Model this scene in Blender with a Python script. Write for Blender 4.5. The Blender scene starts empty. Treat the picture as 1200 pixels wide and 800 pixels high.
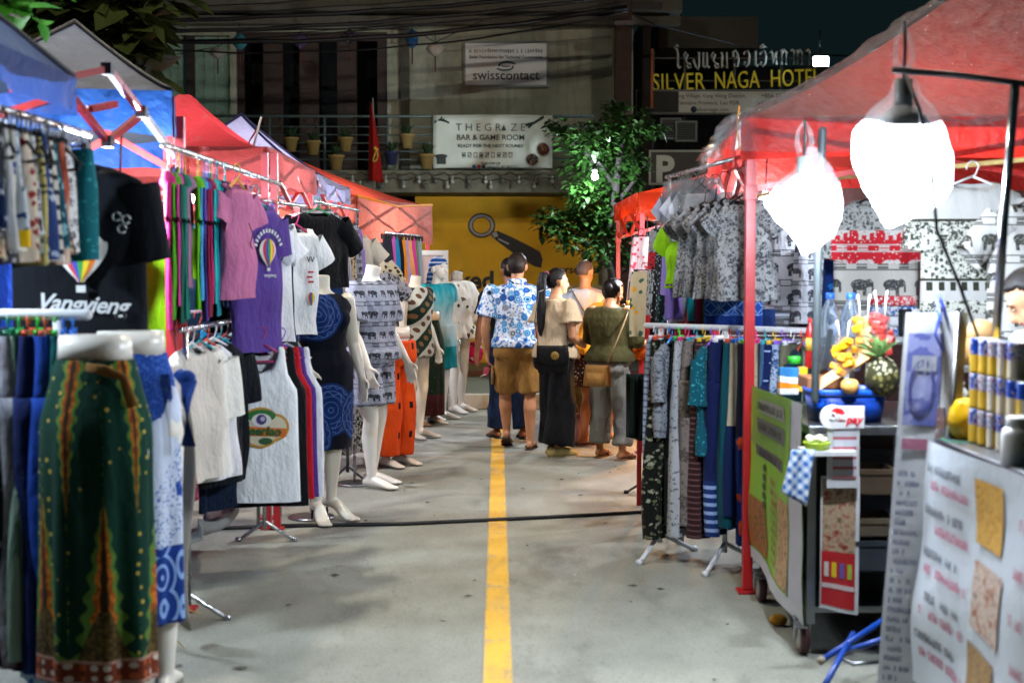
import bpy, math, random
import numpy as np
from mathutils import Vector, Matrix, Euler, noise
R = math.radians
PI = math.pi
rnd = random.Random(7)
scene = bpy.context.scene
COL = scene.collection

# ------------------------------------------------------------------ camera
CAMZ = 1.6
FPX = 1667.0
cam_d = bpy.data.cameras.new('camera')
cam = bpy.data.objects.new('camera', cam_d)
COL.objects.link(cam)
cam.location = (0, 0, CAMZ)
cam.rotation_euler = Euler((R(90 - 2.92), 0, R(-0.585)), 'XYZ')
cam_d.sensor_width = 36
cam_d.lens = 50.0
cam_d.clip_end = 600
cam_d.clip_start = .05
cam_d.dof.use_dof = True
cam_d.dof.focus_distance = 11.3
cam_d.dof.aperture_fstop = 2.5
scene.camera = cam
_RM = cam.rotation_euler.to_matrix()


def P(px, py, Y):
    """world point at distance Y down the street that the photograph shows at (px, py)"""
    d = _RM @ Vector(((px - 600) / FPX, -(py - 400) / FPX, -1))
    return Vector((0, 0, CAMZ)) + d * (Y / d.y)


# ------------------------------------------------------------------ mesh builder
class MB:
    def __init__(s):
        s.v, s.f, s.sm, s.mi, s.cur = [], [], [], [], 0

    def add(s, vs, fs, smooth=True):
        b = len(s.v)
        s.v += [tuple(p) for p in vs]
        for f in fs:
            s.f.append(tuple(i + b for i in f))
            s.sm.append(smooth)
            s.mi.append(s.cur)
        return s

    def box(s, c, size, rot=None, M=None):
        x, y, z = size[0] / 2, size[1] / 2, size[2] / 2
        vs = [Vector((a, b, d)) for d in (-z, z) for b in (-y, y) for a in (-x, x)]
        if rot:
            m = Euler(rot).to_matrix()
            vs = [m @ p for p in vs]
        if M:
            vs = [M @ p for p in vs]
        c = Vector(c)
        return s.add([p + c for p in vs], [(0, 2, 3, 1), (4, 5, 7, 6), (0, 1, 5, 4), (2, 6, 7, 3), (0, 4, 6, 2), (1, 3, 7, 5)], False)

    def loft(s, rings, cap0=True, cap1=True, close=True, smooth=True):
        n = len(rings[0])
        vs = [p for r in rings for p in r]
        fs = []
        for i in range(len(rings) - 1):
            for j in range(n if close else n - 1):
                k = (j + 1) % n
                fs.append((i * n + j, i * n + k, (i + 1) * n + k, (i + 1) * n + j))
        if cap0:
            fs.append(tuple(reversed(range(n))))
        if cap1:
            fs.append(tuple((len(rings) - 1) * n + j for j in range(n)))
        return s.add(vs, fs, smooth)

    def tube(s, pts, r, seg=8, ref=None, round_ends=False, smooth=True):
        """tube along a polyline; r a number, a list of numbers, or a list of (r1, r2)"""
        pts = [Vector(p) for p in pts]
        n = len(pts)
        rs = [r] * n if isinstance(r, (int, float)) else list(r)
        rs = [(q, q) if isinstance(q, (int, float)) else q for q in rs]
        t = [(pts[min(i + 1, n - 1)] - pts[max(i - 1, 0)]).normalized() for i in range(n)]
        ref = Vector(ref) if ref else (Vector((0, 0, 1)) if abs(t[0].z) < .9 else Vector((1, 0, 0)))
        rings = []
        if round_ends:
            q = []
            for k in (.15, .6, .9):
                c = math.sqrt(1 - k * k)
                q.append((pts[0] - t[0] * min(rs[0]) * c, (rs[0][0] * k, rs[0][1] * k), t[0]))
            q += list(zip(pts, rs, t))
            for k in (.9, .6, .15):
                c = math.sqrt(1 - k * k)
                q.append((pts[-1] + t[-1] * min(rs[-1]) * c, (rs[-1][0] * k, rs[-1][1] * k), t[-1]))
        else:
            q = list(zip(pts, rs, t))
        for p, (a, b), d in q:
            u = (ref - d * ref.dot(d))
            if u.length < 1e-4:
                u = d.orthogonal()
            u.normalize()
            w = d.cross(u)
            rings.append([p + u * (b * math.sin(2 * PI * k / seg)) + w * (a * math.cos(2 * PI * k / seg)) for k in range(seg)])
        return s.loft(rings, smooth=smooth)

    def bar(s, a, b, w, h=None):
        """square bar from a to b"""
        a, b = Vector(a), Vector(b)
        d = (b - a).normalized()
        u = Vector((0, 0, 1)) if abs(d.z) < .95 else Vector((0, 1, 0))
        x = d.cross(u).normalized() * (w / 2)
        y = x.cross(d).normalized() * ((h or w) / 2)
        vs = [p + i * x + j * y for p in (a, b) for i, j in ((-1, -1), (1, -1), (1, 1), (-1, 1))]
        return s.add(vs, [(3, 2, 1, 0), (4, 5, 6, 7), (0, 1, 5, 4), (1, 2, 6, 5), (2, 3, 7, 6), (3, 0, 4, 7)], False)

    def ball(s, c, r, seg=14, rows=9, fn=None):
        r = (r, r, r) if isinstance(r, (int, float)) else r
        c = Vector(c)
        rings = []
        for i in range(rows + 1):
            ph = -PI / 2 + PI * (i + .02) / (rows + .04)
            ring = []
            for j in range(seg):
                th = 2 * PI * j / seg
                p = Vector((math.cos(ph) * math.cos(th), math.cos(ph) * math.sin(th), math.sin(ph)))
                k = fn(p) if fn else 1
                ring.append(c + Vector((p.x * r[0] * k, p.y * r[1] * k, p.z * r[2] * k)))
            rings.append(ring)
        return s.loft(rings)

    def lathe(s, c, prof, seg=18):
        c = Vector(c)
        return s.loft([[c + Vector((r * math.cos(2 * PI * k / seg), r * math.sin(2 * PI * k / seg), z)) for k in range(seg)] for r, z in prof])

    def grid(s, fn, nu, nv, smooth=True):
        vs = [fn(i / nu, j / nv) for j in range(nv + 1) for i in range(nu + 1)]
        fs = [(j * (nu + 1) + i, j * (nu + 1) + i + 1, (j + 1) * (nu + 1) + i + 1, (j + 1) * (nu + 1) + i) for j in range(nv) for i in range(nu)]
        return s.add(vs, fs, smooth)

    def prism(s, pts, M, h):
        """2D outline extruded by h; M maps (x, y, z) to the builder's space"""
        n = len(pts)
        vs = [M @ Vector((x, y, 0)) for x, y in pts] + [M @ Vector((x, y, h)) for x, y in pts]
        return s.add(vs, [tuple(reversed(range(n))), tuple(range(n, 2 * n))] + [(i, (i + 1) % n, n + (i + 1) % n, n + i) for i in range(n)], False)

    def xf(s, M, start=0):
        for i in range(start, len(s.v)):
            s.v[i] = tuple(M @ Vector(s.v[i]))
        return s


def obj(name, mb, mats, parent=None, loc=None, rotz=0., bevel=0, solid=0):
    me = bpy.data.meshes.new(name)
    me.from_pydata(mb.v, [], mb.f)
    me.polygons.foreach_set('use_smooth', mb.sm)
    me.polygons.foreach_set('material_index', mb.mi)
    for m in (mats if isinstance(mats, (list, tuple)) else [mats]):
        me.materials.append(m)
    me.update()
    return link(name, me, parent, loc, rotz, bevel, solid)


def link(name, me, parent=None, loc=None, rotz=0., bevel=0, solid=0):
    o = bpy.data.objects.new(name, me)
    COL.objects.link(o)
    if parent:
        o.parent = parent
    if loc is not None:
        o.location = loc
    o.rotation_euler.z = rotz
    if solid:
        md = o.modifiers.new('solid', 'SOLIDIFY')
        md.thickness = solid
        md.offset = 0
    if bevel:
        md = o.modifiers.new('bevel', 'BEVEL')
        md.width = bevel
        md.segments = 2
        md.limit_method = 'ANGLE'
    return o


def empty(name, loc=(0, 0, 0), rotz=0.):
    o = bpy.data.objects.new(name, None)
    o.empty_display_size = .1
    COL.objects.link(o)
    o.location = loc
    o.rotation_euler.z = rotz
    return o


USED = {}


def tag(o, label=None, cat=None, group=None, kind=None):
    if label:
        o['label'] = label
        USED.setdefault(label, []).append(o.name)
    if cat:
        o['category'] = cat
    if group:
        o['group'] = group
    if kind:
        o['kind'] = kind
    return o


def baked(mb, voxel, smooth=3, disp=None):
    """the builder's overlapping pieces fused into one continuous skin"""
    me = bpy.data.meshes.new('tmp')
    me.from_pydata(mb.v, [], mb.f)
    o = bpy.data.objects.new('tmp', me)
    COL.objects.link(o)
    md = o.modifiers.new('r', 'REMESH')
    md.mode = 'VOXEL'
    md.voxel_size = voxel
    if smooth:
        sm = o.modifiers.new('s', 'SMOOTH')
        sm.factor = .5
        sm.iterations = smooth
    dg = bpy.context.evaluated_depsgraph_get()
    out = bpy.data.meshes.new_from_object(o.evaluated_get(dg))
    bpy.data.objects.remove(o)
    bpy.data.meshes.remove(me)
    if disp:
        n = len(out.vertices)
        co = np.empty(n * 3, 'f')
        no = np.empty(n * 3, 'f')
        out.vertices.foreach_get('co', co)
        out.vertices.foreach_get('normal', no)
        co = co.reshape(-1, 3)
        no = no.reshape(-1, 3)
        d = np.array([disp(Vector(map(float, p))) for p in co], 'f')
        out.vertices.foreach_set('co', (co + no * d[:, None]).ravel())
    out.polygons.foreach_set('use_smooth', [True] * len(out.polygons))
    out.update()
    return out


def body(name, mb, mat, parent=None, voxel=.008, smooth=3, disp=None, loc=None, rotz=0.):
    me = baked(mb, voxel, smooth, disp)
    me.materials.clear()
    me.materials.append(mat)
    me.name = name
    return link(name, me, parent, loc, rotz)


def wrinkle(a, f, seed=0., zs=.5):
    o = Vector((seed, seed * 1.7, seed * .3))
    def fn(p):
        q = Vector((p.x * f, p.y * f, p.z * f * zs)) + o
        return a * (noise.noise(q) + .5 * noise.noise(q * 2.3) + .7 - 1.5 * abs(noise.noise(q * 1.4 + o)) ** .7)
    return fn


def text_mesh(name, s, size, mat, parent, M, align='CENTER', extrude=.002, xscale=1., spacing=1., offset=0., shear=0., fit=0.):
    """lettering as a real, slightly raised mesh; M places it (x along the line, y up)"""
    cu = bpy.data.curves.new('tmp', 'FONT')
    cu.body = s
    cu.size = size
    cu.align_x = align
    cu.extrude = extrude
    cu.space_character = spacing
    cu.offset = offset
    cu.shear = shear
    cu.resolution_u = 3
    o = bpy.data.objects.new('tmp', cu)
    COL.objects.link(o)
    dg = bpy.context.evaluated_depsgraph_get()
    me = bpy.data.meshes.new_from_object(o.evaluated_get(dg))
    bpy.data.objects.remove(o)
    if fit:
        xs = [v.co.x for v in me.vertices]
        xscale = fit / (max(xs) - min(xs))
    me.transform(M @ Matrix.Diagonal((xscale, 1, 1, 1)))
    me.materials.clear()
    me.materials.append(mat)
    return link(name, me, parent)


def face_M(c, x, up, off=0.):
    """frame with x along the surface, y up it and z out of it, at c"""
    x = Vector(x).normalized()
    up = Vector(up)
    z = x.cross(up).normalized()
    y = z.cross(x)
    m = Matrix((x, y, z)).transposed().to_4x4()
    m.translation = Vector(c) + z * off
    return m


# ------------------------------------------------------------------ node expressions
def lin(h):
    if not isinstance(h, str):
        return tuple(h)
    c = [int(h[i:i + 2], 16) / 255 for i in (0, 2, 4)]
    return tuple(x / 12.92 if x <= .04045 else ((x + .055) / 1.055) ** 2.4 for x in c)


class V:
    def __init__(s, g, k):
        s.g, s.k = g, k

    def __add__(a, b): return a.g.m('ADD', a, b)
    __radd__ = __add__
    def __sub__(a, b): return a.g.m('SUBTRACT', a, b)
    def __rsub__(a, b): return a.g.m('SUBTRACT', b, a)
    def __mul__(a, b): return a.g.m('MULTIPLY', a, b)
    __rmul__ = __mul__
    def __truediv__(a, b): return a.g.m('DIVIDE', a, b)
    def abs(a): return a.g.m('ABSOLUTE', a)
    def floor(a): return a.g.m('FLOOR', a)
    def fract(a): return a.g.m('FRACT', a)
    def sin(a): return a.g.m('SINE', a)
    def sqrt(a): return a.g.m('SQRT', a)
    def lt(a, b): return a.g.m('LESS_THAN', a, b)
    def gt(a, b): return a.g.m('GREATER_THAN', a, b)
    def max(a, b): return a.g.m('MAXIMUM', a, b)
    def min(a, b): return a.g.m('MINIMUM', a, b)


class G:
    def __init__(s, name):
        s.mat = bpy.data.materials.new(name)
        s.mat.use_nodes = True
        s.nt = s.mat.node_tree
        s.b = s.nt.nodes['Principled BSDF']
        s.out = s.nt.nodes['Material Output']
        s._co = None

    def n(s, t): return s.nt.nodes.new(t)

    def put(s, sock, val):
        if isinstance(val, V):
            s.nt.links.new(val.k, sock)
        elif isinstance(val, bpy.types.NodeSocket):
            s.nt.links.new(val, sock)
        elif isinstance(val, (tuple, list)):
            sock.default_value = (*val[:3], 1) if len(sock.default_value) == 4 else val
        else:
            sock.default_value = val

    def m(s, op, *a):
        nd = s.n('ShaderNodeMath')
        nd.operation = op
        for i, q in enumerate(a):
            s.put(nd.inputs[i], q)
        return V(s, nd.outputs[0])

    def co(s):
        if s._co is None:
            tc = s.n('ShaderNodeTexCoord')
            sp = s.n('ShaderNodeSeparateXYZ')
            s.nt.links.new(tc.outputs['Object'], sp.inputs[0])
            s._co = tuple(V(s, q) for q in sp.outputs)
            s.oco = tc.outputs['Object']
        return s._co

    def vec(s, x, y, z=0.):
        nd = s.n('ShaderNodeCombineXYZ')
        for i, q in enumerate((x, y, z)):
            s.put(nd.inputs[i], q)
        return nd.outputs[0]

    def rand(s):
        return V(s, s.n('ShaderNodeObjectInfo').outputs['Random'])

    def noise(s, vec=None, scale=5., detail=3., rough=.55):
        s.co()
        nd = s.n('ShaderNodeTexNoise')
        s.put(nd.inputs['Vector'], vec if vec is not None else s.oco)
        nd.inputs['Scale'].default_value = scale
        nd.inputs['Detail'].default_value = detail
        nd.inputs['Roughness'].default_value = rough
        return V(s, nd.outputs['Fac'])

    def voro(s, vec=None, scale=5., feature='F1', rnd=1.):
        s.co()
        nd = s.n('ShaderNodeTexVoronoi')
        nd.feature = feature
        s.put(nd.inputs['Vector'], vec if vec is not None else s.oco)
        nd.inputs['Scale'].default_value = scale
        nd.inputs['Randomness'].default_value = rnd
        d = V(s, nd.outputs['Distance'])
        if feature == 'DISTANCE_TO_EDGE':
            return d
        sp = s.n('ShaderNodeSeparateXYZ')
        s.nt.links.new(nd.outputs['Color'], sp.inputs[0])
        return d, V(s, sp.outputs[0]), V(s, sp.outputs[1])

    def mix(s, f, a, b):
        nd = s.n('ShaderNodeMix')
        nd.data_type = 'RGBA'
        nd.clamp_factor = True
        s.put(nd.inputs[0], f)
        s.put(nd.inputs[6], lin(a) if isinstance(a, (str, tuple)) else a)
        s.put(nd.inputs[7], lin(b) if isinstance(b, (str, tuple)) else b)
        return nd.outputs[2]

    def ramp(s, f, stops, const=False):
        nd = s.n('ShaderNodeValToRGB')
        s.put(nd.inputs[0], f)
        cr = nd.color_ramp
        if const:
            cr.interpolation = 'CONSTANT'
        while len(cr.elements) < len(stops):
            cr.elements.new(.5)
        for e, (p, c) in zip(cr.elements, stops):
            e.position = p
            e.color = (*lin(c), 1)
        return nd.outputs[0]

    def bump(s, h, strength=.3, dist=.01):
        nd = s.n('ShaderNodeBump')
        nd.inputs['Strength'].default_value = strength
        nd.inputs['Distance'].default_value = dist
        s.put(nd.inputs['Height'], h)
        s.nt.links.new(nd.outputs[0], s.b.inputs['Normal'])
        return nd.outputs[0]

    def set(s, col=None, rough=None, metal=None, spec=None, sheen=None, alpha=None, trans=None, emit=None, coat=None):
        I = s.b.inputs
        if col is not None: s.put(I['Base Color'], lin(col) if isinstance(col, (str, tuple)) else col)
        if rough is not None: s.put(I['Roughness'], rough)
        if metal is not None: s.put(I['Metallic'], metal)
        if spec is not None: s.put(I['Specular IOR Level'], spec)
        if sheen is not None: s.put(I['Sheen Weight'], sheen)
        if alpha is not None: s.put(I['Alpha'], alpha)
        if trans is not None: s.put(I['Transmission Weight'], trans)
        if coat is not None: s.put(I['Coat Weight'], coat)
        if emit is not None:
            s.put(I['Emission Color'], lin(emit[0]))
            I['Emission Strength'].default_value = emit[1]
        return s.mat


MATS = {}


def plain(col, rough=.6, metal=0., spec=.5, var=.12, bump=0.):
    key = ('plain', col, rough, metal, var, bump)
    if key not in MATS:
        g = G('paint' if not metal else 'metal')
        nz = g.noise(scale=9, detail=4)
        c = lin(col)
        dk = tuple(q * (1 - var * 1.6) for q in c)
        lt = tuple(min(1, q * (1 + var)) for q in c)
        g.set(g.mix(nz, dk, lt), g.noise(scale=30) * .25 + (rough - .12), metal, spec)
        if bump:
            g.bump(g.noise(scale=60, detail=3), bump, .004)
        MATS[key] = g.mat
    return MATS[key]


def emitter(col, strength):
    key = ('emit', col, strength)
    if key not in MATS:
        g = G('lamp_light')
        e = g.n('ShaderNodeEmission')
        e.inputs[0].default_value = (*lin(col), 1)
        e.inputs[1].default_value = strength
        g.nt.links.new(e.outputs[0], g.out.inputs[0])
        MATS[key] = g.mat
    return MATS[key]


def cloth(name, fn, rough=.9, crease=.5, fine=.15, sheen=.03, back=0.):
    """woven cloth: a colour or a pattern, soft creases and a fine weave"""
    key = ('cloth', name)
    if key in MATS:
        return MATS[key]
    g = G(name)
    x, y, z = g.co()
    r = g.rand() * 20
    if isinstance(fn, (str, tuple)):
        c = lin(fn)
        col = g.mix(g.noise(g.vec(x * 1 + r, y, z), 6, 3), tuple(q * .86 for q in c), tuple(min(1, q * 1.1) for q in c))
    else:
        col = fn(g, x, y, z, r)
    g.set(col, rough, sheen=sheen, spec=.15)
    h = g.noise(g.vec(x * 1.8 + r, y * 1.8, z * .55), 7, 4) * 1.0 + g.noise(g.vec(x + r, y, z + x * .6), 22, 2) * .25 + g.noise(None, 260, 1) * (fine * .12)
    g.bump(h, crease, .035)
    if back:
        tr = g.n('ShaderNodeBsdfTranslucent')
        g.put(tr.inputs[0], col if not isinstance(col, tuple) else lin(col))
        mx = g.n('ShaderNodeMixShader')
        mx.inputs[0].default_value = back
        g.nt.links.new(g.b.outputs[0], mx.inputs[1])
        g.nt.links.new(tr.outputs[0], mx.inputs[2])
        g.nt.links.new(mx.outputs[0], g.out.inputs[0])
    MATS[key] = g.mat
    return g.mat
# ------------------------------------------------------------------ cloth patterns
def pat_elephants(bg, ink, cw=.12, ch=.14, band=None, mid=None):
    def fn(g, x, y, z, r):
        u = (x / cw + .03).fract() - .5
        vv = z / ch
        v = (vv.fract() - .5) * (ch / cw)
        row = vv.floor()
        body_ = ((u + .04) * (u + .04) / .075 + (v - .02) * (v - .02) / .028).lt(1)
        head = ((u - .25) * (u - .25) + (v - .07) * (v - .07)).lt(.016)
        legs = ((u + .05).abs() - .15).abs().lt(.06).min((v + .17).abs().lt(.14))
        trunk = (u - .36).abs().lt(.035).min((v + .05).abs().lt(.16))
        m = body_.max(head).max(legs).max(trunk)
        line = ((vv.fract() - .5).abs() - .40).abs().lt(.018)
        dec = ((vv.fract() - .5).abs() - .455).abs().lt(.03).min(((x * 60).sin()).gt(0.))
        b = bg
        if band:
            b = g.mix(((row * .5).fract()).gt(.25), bg, band)
        b = g.mix(g.noise(None, 40, 2).gt(.62), b, mid) if mid else b
        inner = g.noise(None, 120, 2).gt(.6)
        col = g.mix(m * (1 - inner * .6), b, ink)
        return g.mix(line.max(dec) * .85, col, ink)
    return fn


def pat_floral(bg, c1, c2=None, scale=22., amt=.34, c3=None):
    def fn(g, x, y, z, r):
        w = g.vec(x + r + g.noise(None, 30, 2) * .03, y * .4, z + g.noise(None, 25, 2) * .03)
        d, a, b = g.voro(w, scale)
        n = g.noise(g.vec(x + r, y, z), scale * 2.2, 3)
        col = g.mix((d + (n - .5) * .5).lt(amt), bg, c1)
        if c2:
            col = g.mix(((d + (n - .5) * .5).lt(amt)).min(a.gt(.55)), col, c2)
        if c3:
            col = g.mix(d.lt(amt * .35), col, c3)
        return col
    return fn


def pat_paisley(bg, ink, scale=30.):
    def fn(g, x, y, z, r):
        n = g.noise(g.vec(x + r, y, z), scale * 2.4, 3, .7)
        d, a, b = g.voro(g.vec(x + r, y * .3, z), scale)
        ring = ((d - .3).abs()).lt(.1)
        big = g.noise(g.vec(x + r, y, z), 7, 2)
        k = (n * 1.5 + big * .5 - d * .3).gt(.93).max(ring.min(a.gt(.35)))
        return g.mix(k, bg, ink)
    return fn


def pat_dots(bg, dot, pitch=.03, size=.16):
    def fn(g, x, y, z, r):
        row = (z / pitch).floor()
        u = (x / pitch + (row * .5).fract()).fract() - .5
        v = (z / pitch).fract() - .5
        return g.mix((u * u + v * v).lt(size * size), bg, dot)
    return fn


def pat_stripes(bg, ink, pitch=.06, width=.3, axis='z', c2=None):
    def fn(g, x, y, z, r):
        q = z if axis == 'z' else x
        f = (q / pitch + r).fract()
        col = g.mix(f.lt(width), bg, ink)
        if c2:
            col = g.mix(((f - .65).abs()).lt(.08), col, c2)
        return col
    return fn


def pat_tie(c0, c1, c2, scale=4.):
    def fn(g, x, y, z, r):
        n = g.noise(g.vec(x * 1.6 + r, y, z * .7), scale, 5, .62)
        return g.ramp(n, [(.34, c0), (.47, c1), (.6, c2), (.72, c1)])
    return fn


def pat_zones(stops, wob=.02, base=None, spk=None, patt=None):
    """colour by height: [(z above which, colour)], from the hem up"""
    def fn(g, x, y, z, r):
        zz = z + (g.noise(None, 9, 2) - .5) * wob
        col = base[1](g, x, y, z, r) if base and callable(base[1]) else lin(stops[0][1])
        for t, c in stops[0 if base else 1:]:
            cc = c(g, x, y, z, r) if callable(c) else lin(c)
            col = g.mix(zz.gt(t), col, cc)
        if spk:
            d, a, b = g.voro(g.vec(x + r, y * .3, z), spk[1])
            col = g.mix(d.lt(spk[2]), col, spk[0])
        return col
    return fn


def pat_mandala(bg, mid, line, cs, rad=.16):
    """big round ornaments with dotted rings"""
    def fn(g, x, y, z, r):
        col = lin(bg)
        for cx, cz in cs:
            dx, dz = x - cx, z - cz
            d = (dx * dx + dz * dz).sqrt()
            ins = d.lt(rad)
            ring = ((d / (rad * .2)).fract() - .5).abs().lt(.07)
            ang = g.m('ARCTAN2', dz, dx)
            pet = ((ang * 8).sin() * .012 + d - rad * .62).abs().lt(.004)
            pet2 = ((ang * 14).sin() * .008 + d - rad * .86).abs().lt(.003)
            col = g.mix(ins, col, g.mix(g.noise(None, 6, 2), mid, tuple(q * .6 for q in lin(mid))))
            col = g.mix(ins.min(ring.max(pet).max(pet2)) * .55, col, line)
        return col
    return fn


def pat_scales(bg, mid, line, pitch=.09, z0=-1., z1=1.):
    """rows of overlapping ringed circles"""
    def fn(g, x, y, z, r):
        u = (x / pitch).fract() - .5
        v = (z / pitch).fract() - .5
        d = (u * u + v * v).sqrt()
        u2 = (x / pitch + .5).fract() - .5
        v2 = (z / pitch + .5).fract() - .5
        d2 = (u2 * u2 + v2 * v2).sqrt()
        l = (d - .47).abs().lt(.025).max((d2 - .47).abs().lt(.025)).max((d - .3).abs().lt(.012)).max((d2 - .12).abs().lt(.02))
        ins = z.gt(z0).min(z.lt(z1))
        col = g.mix(ins, bg, g.mix(d.lt(.47), mid, tuple(q * .7 for q in lin(mid))))
        return g.mix(l.min(ins) * .6, col, line)
    return fn


def pat_rings(g, x, y, z, r):
    """pale cloth with blue ringed discs of many shades"""
    w = g.vec(x, y * .9, z)
    d, a, b = g.voro(w, 14.5, rnd=.6)
    disc = d.lt(.47)
    ring = ((d * 4.6 + a * 3).fract()).lt(.38)
    base = g.ramp(a, [(0, '4a8fd0'), (.22, '8ac0e4'), (.42, '2a5fac'), (.6, '6fb0dd'), (.76, '5f7a98'), (.9, 'a8b0b8')], True)
    dark = g.ramp(b, [(0, '123068'), (.5, '10182c'), (.75, '1c4c94')], True)
    col = g.mix(ring, base, dark)
    bg = g.mix(g.noise(None, 40, 3).gt(.53), 'cdd4de', '5f88bc')
    return g.mix(disc, bg, col)


# ------------------------------------------------------------------ garments (hook of the hanger at the origin, cloth hangs down -Z, X across)
def ring_pts(hw, dep, z, n, fn=None, p=.55):
    out = []
    for k in range(n):
        a = 2 * PI * k / n
        c, s = math.cos(a), math.sin(a)
        x = hw * math.copysign(abs(c) ** p, c)
        y = dep * math.copysign(abs(s) ** .8, s)
        q = Vector((x, y, z))
        out.append(fn(q, a) if fn else q)
    return out


def folds(seed, amp, kx, sag=.0):
    r = random.Random(seed)
    ph = [r.uniform(0, 6.28) for _ in range(6)]
    def fn(q, t):
        a = amp * (.25 + .75 * t)
        q = q.copy()
        f = math.sin(q.x * kx + ph[0] + q.z * 1.5) + .6 * math.sin(q.x * kx * 1.9 + ph[1] - q.z * 2.2) + .5 * math.sin(q.z * 7 + ph[2] + q.x * 9)
        q.y += a * f
        q.x += .35 * a * math.sin(q.z * 6 + ph[3]) + .3 * a * f * (1 if q.y > 0 else -1)
        q.z += .25 * a * math.sin(q.x * kx * .8 + ph[4]) * t
        return q
    return fn


def g_shirt(w=.5, L=.7, slv=.2, dep=.055, seed=1, top=-.085, neck=.085, dip=.07, flare=.0, droop=.62, amp=.019, slw=.085):
    """T-shirt or blouse: body, two sleeves and an open neck"""
    mb = MB()
    F = folds(seed, amp, 26)
    hw = w / 2
    rows = [(0, neck, .022), (.012, neck + .035, .028), (.035, hw * .72, .034), (.06, hw * .93, .04)]
    nb = 14
    rows += [(.09 + (L - .09) * i / nb, hw * (1 + flare * i / nb), dep * (.8 + .25 * math.sin(i * .7 + seed))) for i in range(nb + 1)]
    rings = []
    for i, (d, h, dp) in enumerate(rows):
        t = d / L
        def fn(q, a, i=i, t=t):
            if i < 2 and q.y > -.5:
                k = max(0, 1 - (q.x / (neck + .03)) ** 2)
                q.z -= (dip if q.y < 0 else dip * .2) * k * (1 if i == 0 else .55)
            return F(q, t)
        rings.append(ring_pts(h, dp, top - d, 28, fn))
    mb.loft(rings, False, False)
    if slv:
        for s in (-1, 1):
            a = Vector((s * hw * .80, 0, top - .085))
            d = Vector((s * math.cos(droop * 1.35), 0, -math.sin(droop * 1.35))).normalized()
            nrm = Vector((d.z * -s, 0, abs(d.x)))
            rr = []
            for k in range(6):
                t = k / 5
                c = a + d * (slv * t + .02 * t)
                wv = slw * (1.02 - .12 * t)
                rr.append([F(c + nrm * (wv * math.cos(q)) + Vector((0, (dep * .85) * math.sin(q), 0)), .3 + .4 * t) for q in [2 * PI * j / 14 for j in range(14)]])
            mb.loft(rr, False, False)
    return mb


def g_tank(w=.42, L=.75, seed=1, dep=.05, top=-.1):
    """sleeveless shirt with a deep round neck and cut-away shoulders"""
    mb = MB()
    F = folds(seed, .008, 20)
    hw = w / 2
    rows = [(0, hw * .62, .016), (.02, hw * .66, .026), (.07, hw * .68, .036), (.14, hw * .74, .042), (.19, hw * .88, .046), (.22, hw * .98, .05)]
    rows += [(.22 + (L - .22) * i / 12, hw * (1 + .05 * i / 12), dep) for i in range(1, 13)]
    rings = []
    for i, (d, h, dp) in enumerate(rows):
        def fn(q, a, i=i, d=d):
            k = max(0., 1 - (q.x / (hw * .5)) ** 2)
            if i < 4:
                q.z -= (.15 if q.y < 0 else .05) * k ** .6 * (1 - i / 4)
            return F(q, d / L)
        rings.append(ring_pts(h, dp, top - d, 32, fn))
    mb.loft(rings, False, False)
    return mb


def g_drape(w0=.3, w1=.36, L=.9, dep=.05, seed=1, amp=.02, kx=34, top=-.07, n=36, waist=0., hem=.0, rows=16, cap=False):
    """skirt, wrap, dress body or folded trousers hanging in soft folds"""
    mb = MB()
    F = folds(seed, amp, kx)
    rings = []
    for i in range(rows + 1):
        t = i / rows
        h = (w0 + (w1 - w0) * t ** .8) / 2
        if waist:
            h *= 1 - waist * math.exp(-((t - .28) / .1) ** 2)
        d = dep * (.55 + .45 * min(1, t * 3)) * (1 if t < .96 else 1)
        rings.append(ring_pts(h, d, top - L * t, n, lambda q, a: F(q, t)))
    if hem:
        rings[-1] = [q + Vector((0, 0, hem * math.sin(q.x * 40 + seed))) for q in rings[-1]]
    mb.loft(rings, cap, False)
    return mb


def g_pants(w=.34, L=1.0, seed=1, leg=.17, dep=.05, top=-.07, flare=1.15, amp=.014, short=False):
    """trousers: hips and two separate legs"""
    mb = MB()
    F = folds(seed, amp, 40)
    hip = .24 if not short else .2
    rings = []
    for i in range(6):
        t = i / 5
        rings.append(ring_pts(w / 2 * (.9 + .14 * t), dep * (.7 + .3 * t), top - hip * t, 30, lambda q, a: F(q, t * .3)))
    mb.loft(rings, False, True)
    for s in (-1, 1):
        rings = []
        for i in range(13):
            t = i / 12
            lw = leg / 2 * (1.02 + (flare - 1.02) * t)
            cx = s * (w / 2 * 1.04 - leg / 2 + .012 * t)
            rings.append([F(q + Vector((cx, 0, 0)), .3 + .7 * t) for q in ring_pts(lw, dep * .95, top - hip + .03 - (L - hip) * t, 20)])
        mb.loft(rings, True, False)
    return mb


def g_dress(w=.42, L=.85, seed=1, dep=.06, top=-.11, straps=True, waist=.3, w1=.5, slv=0, amp=.018):
    mb = g_drape(w * .86, w1, L, dep, seed, amp, 30, top, waist=waist, rows=18)
    if straps:
        for s in (-1, 1):
            mb.tube([(s * w * .3, -.02, top - .02), (s * w * .27, -.01, top + .07), (s * w * .27, .01, top + .07), (s * w * .3, .02, top - .02)], (.012), 6)
    if slv:
        for s in (-1, 1):
            mb.tube([(s * w * .34, 0, top - .05), (s * w * .52, 0, top - .12), (s * w * .62, 0, top - .12 - slv)], [(.05, .035), (.07, .045), (.075, .05)], 12)
    return mb


def g_scarf(w=.16, L=.8, seed=1, top=-.03):
    return g_drape(w * .5, w, L, .03, seed, .016, 60, top, n=24, rows=12)


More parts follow.
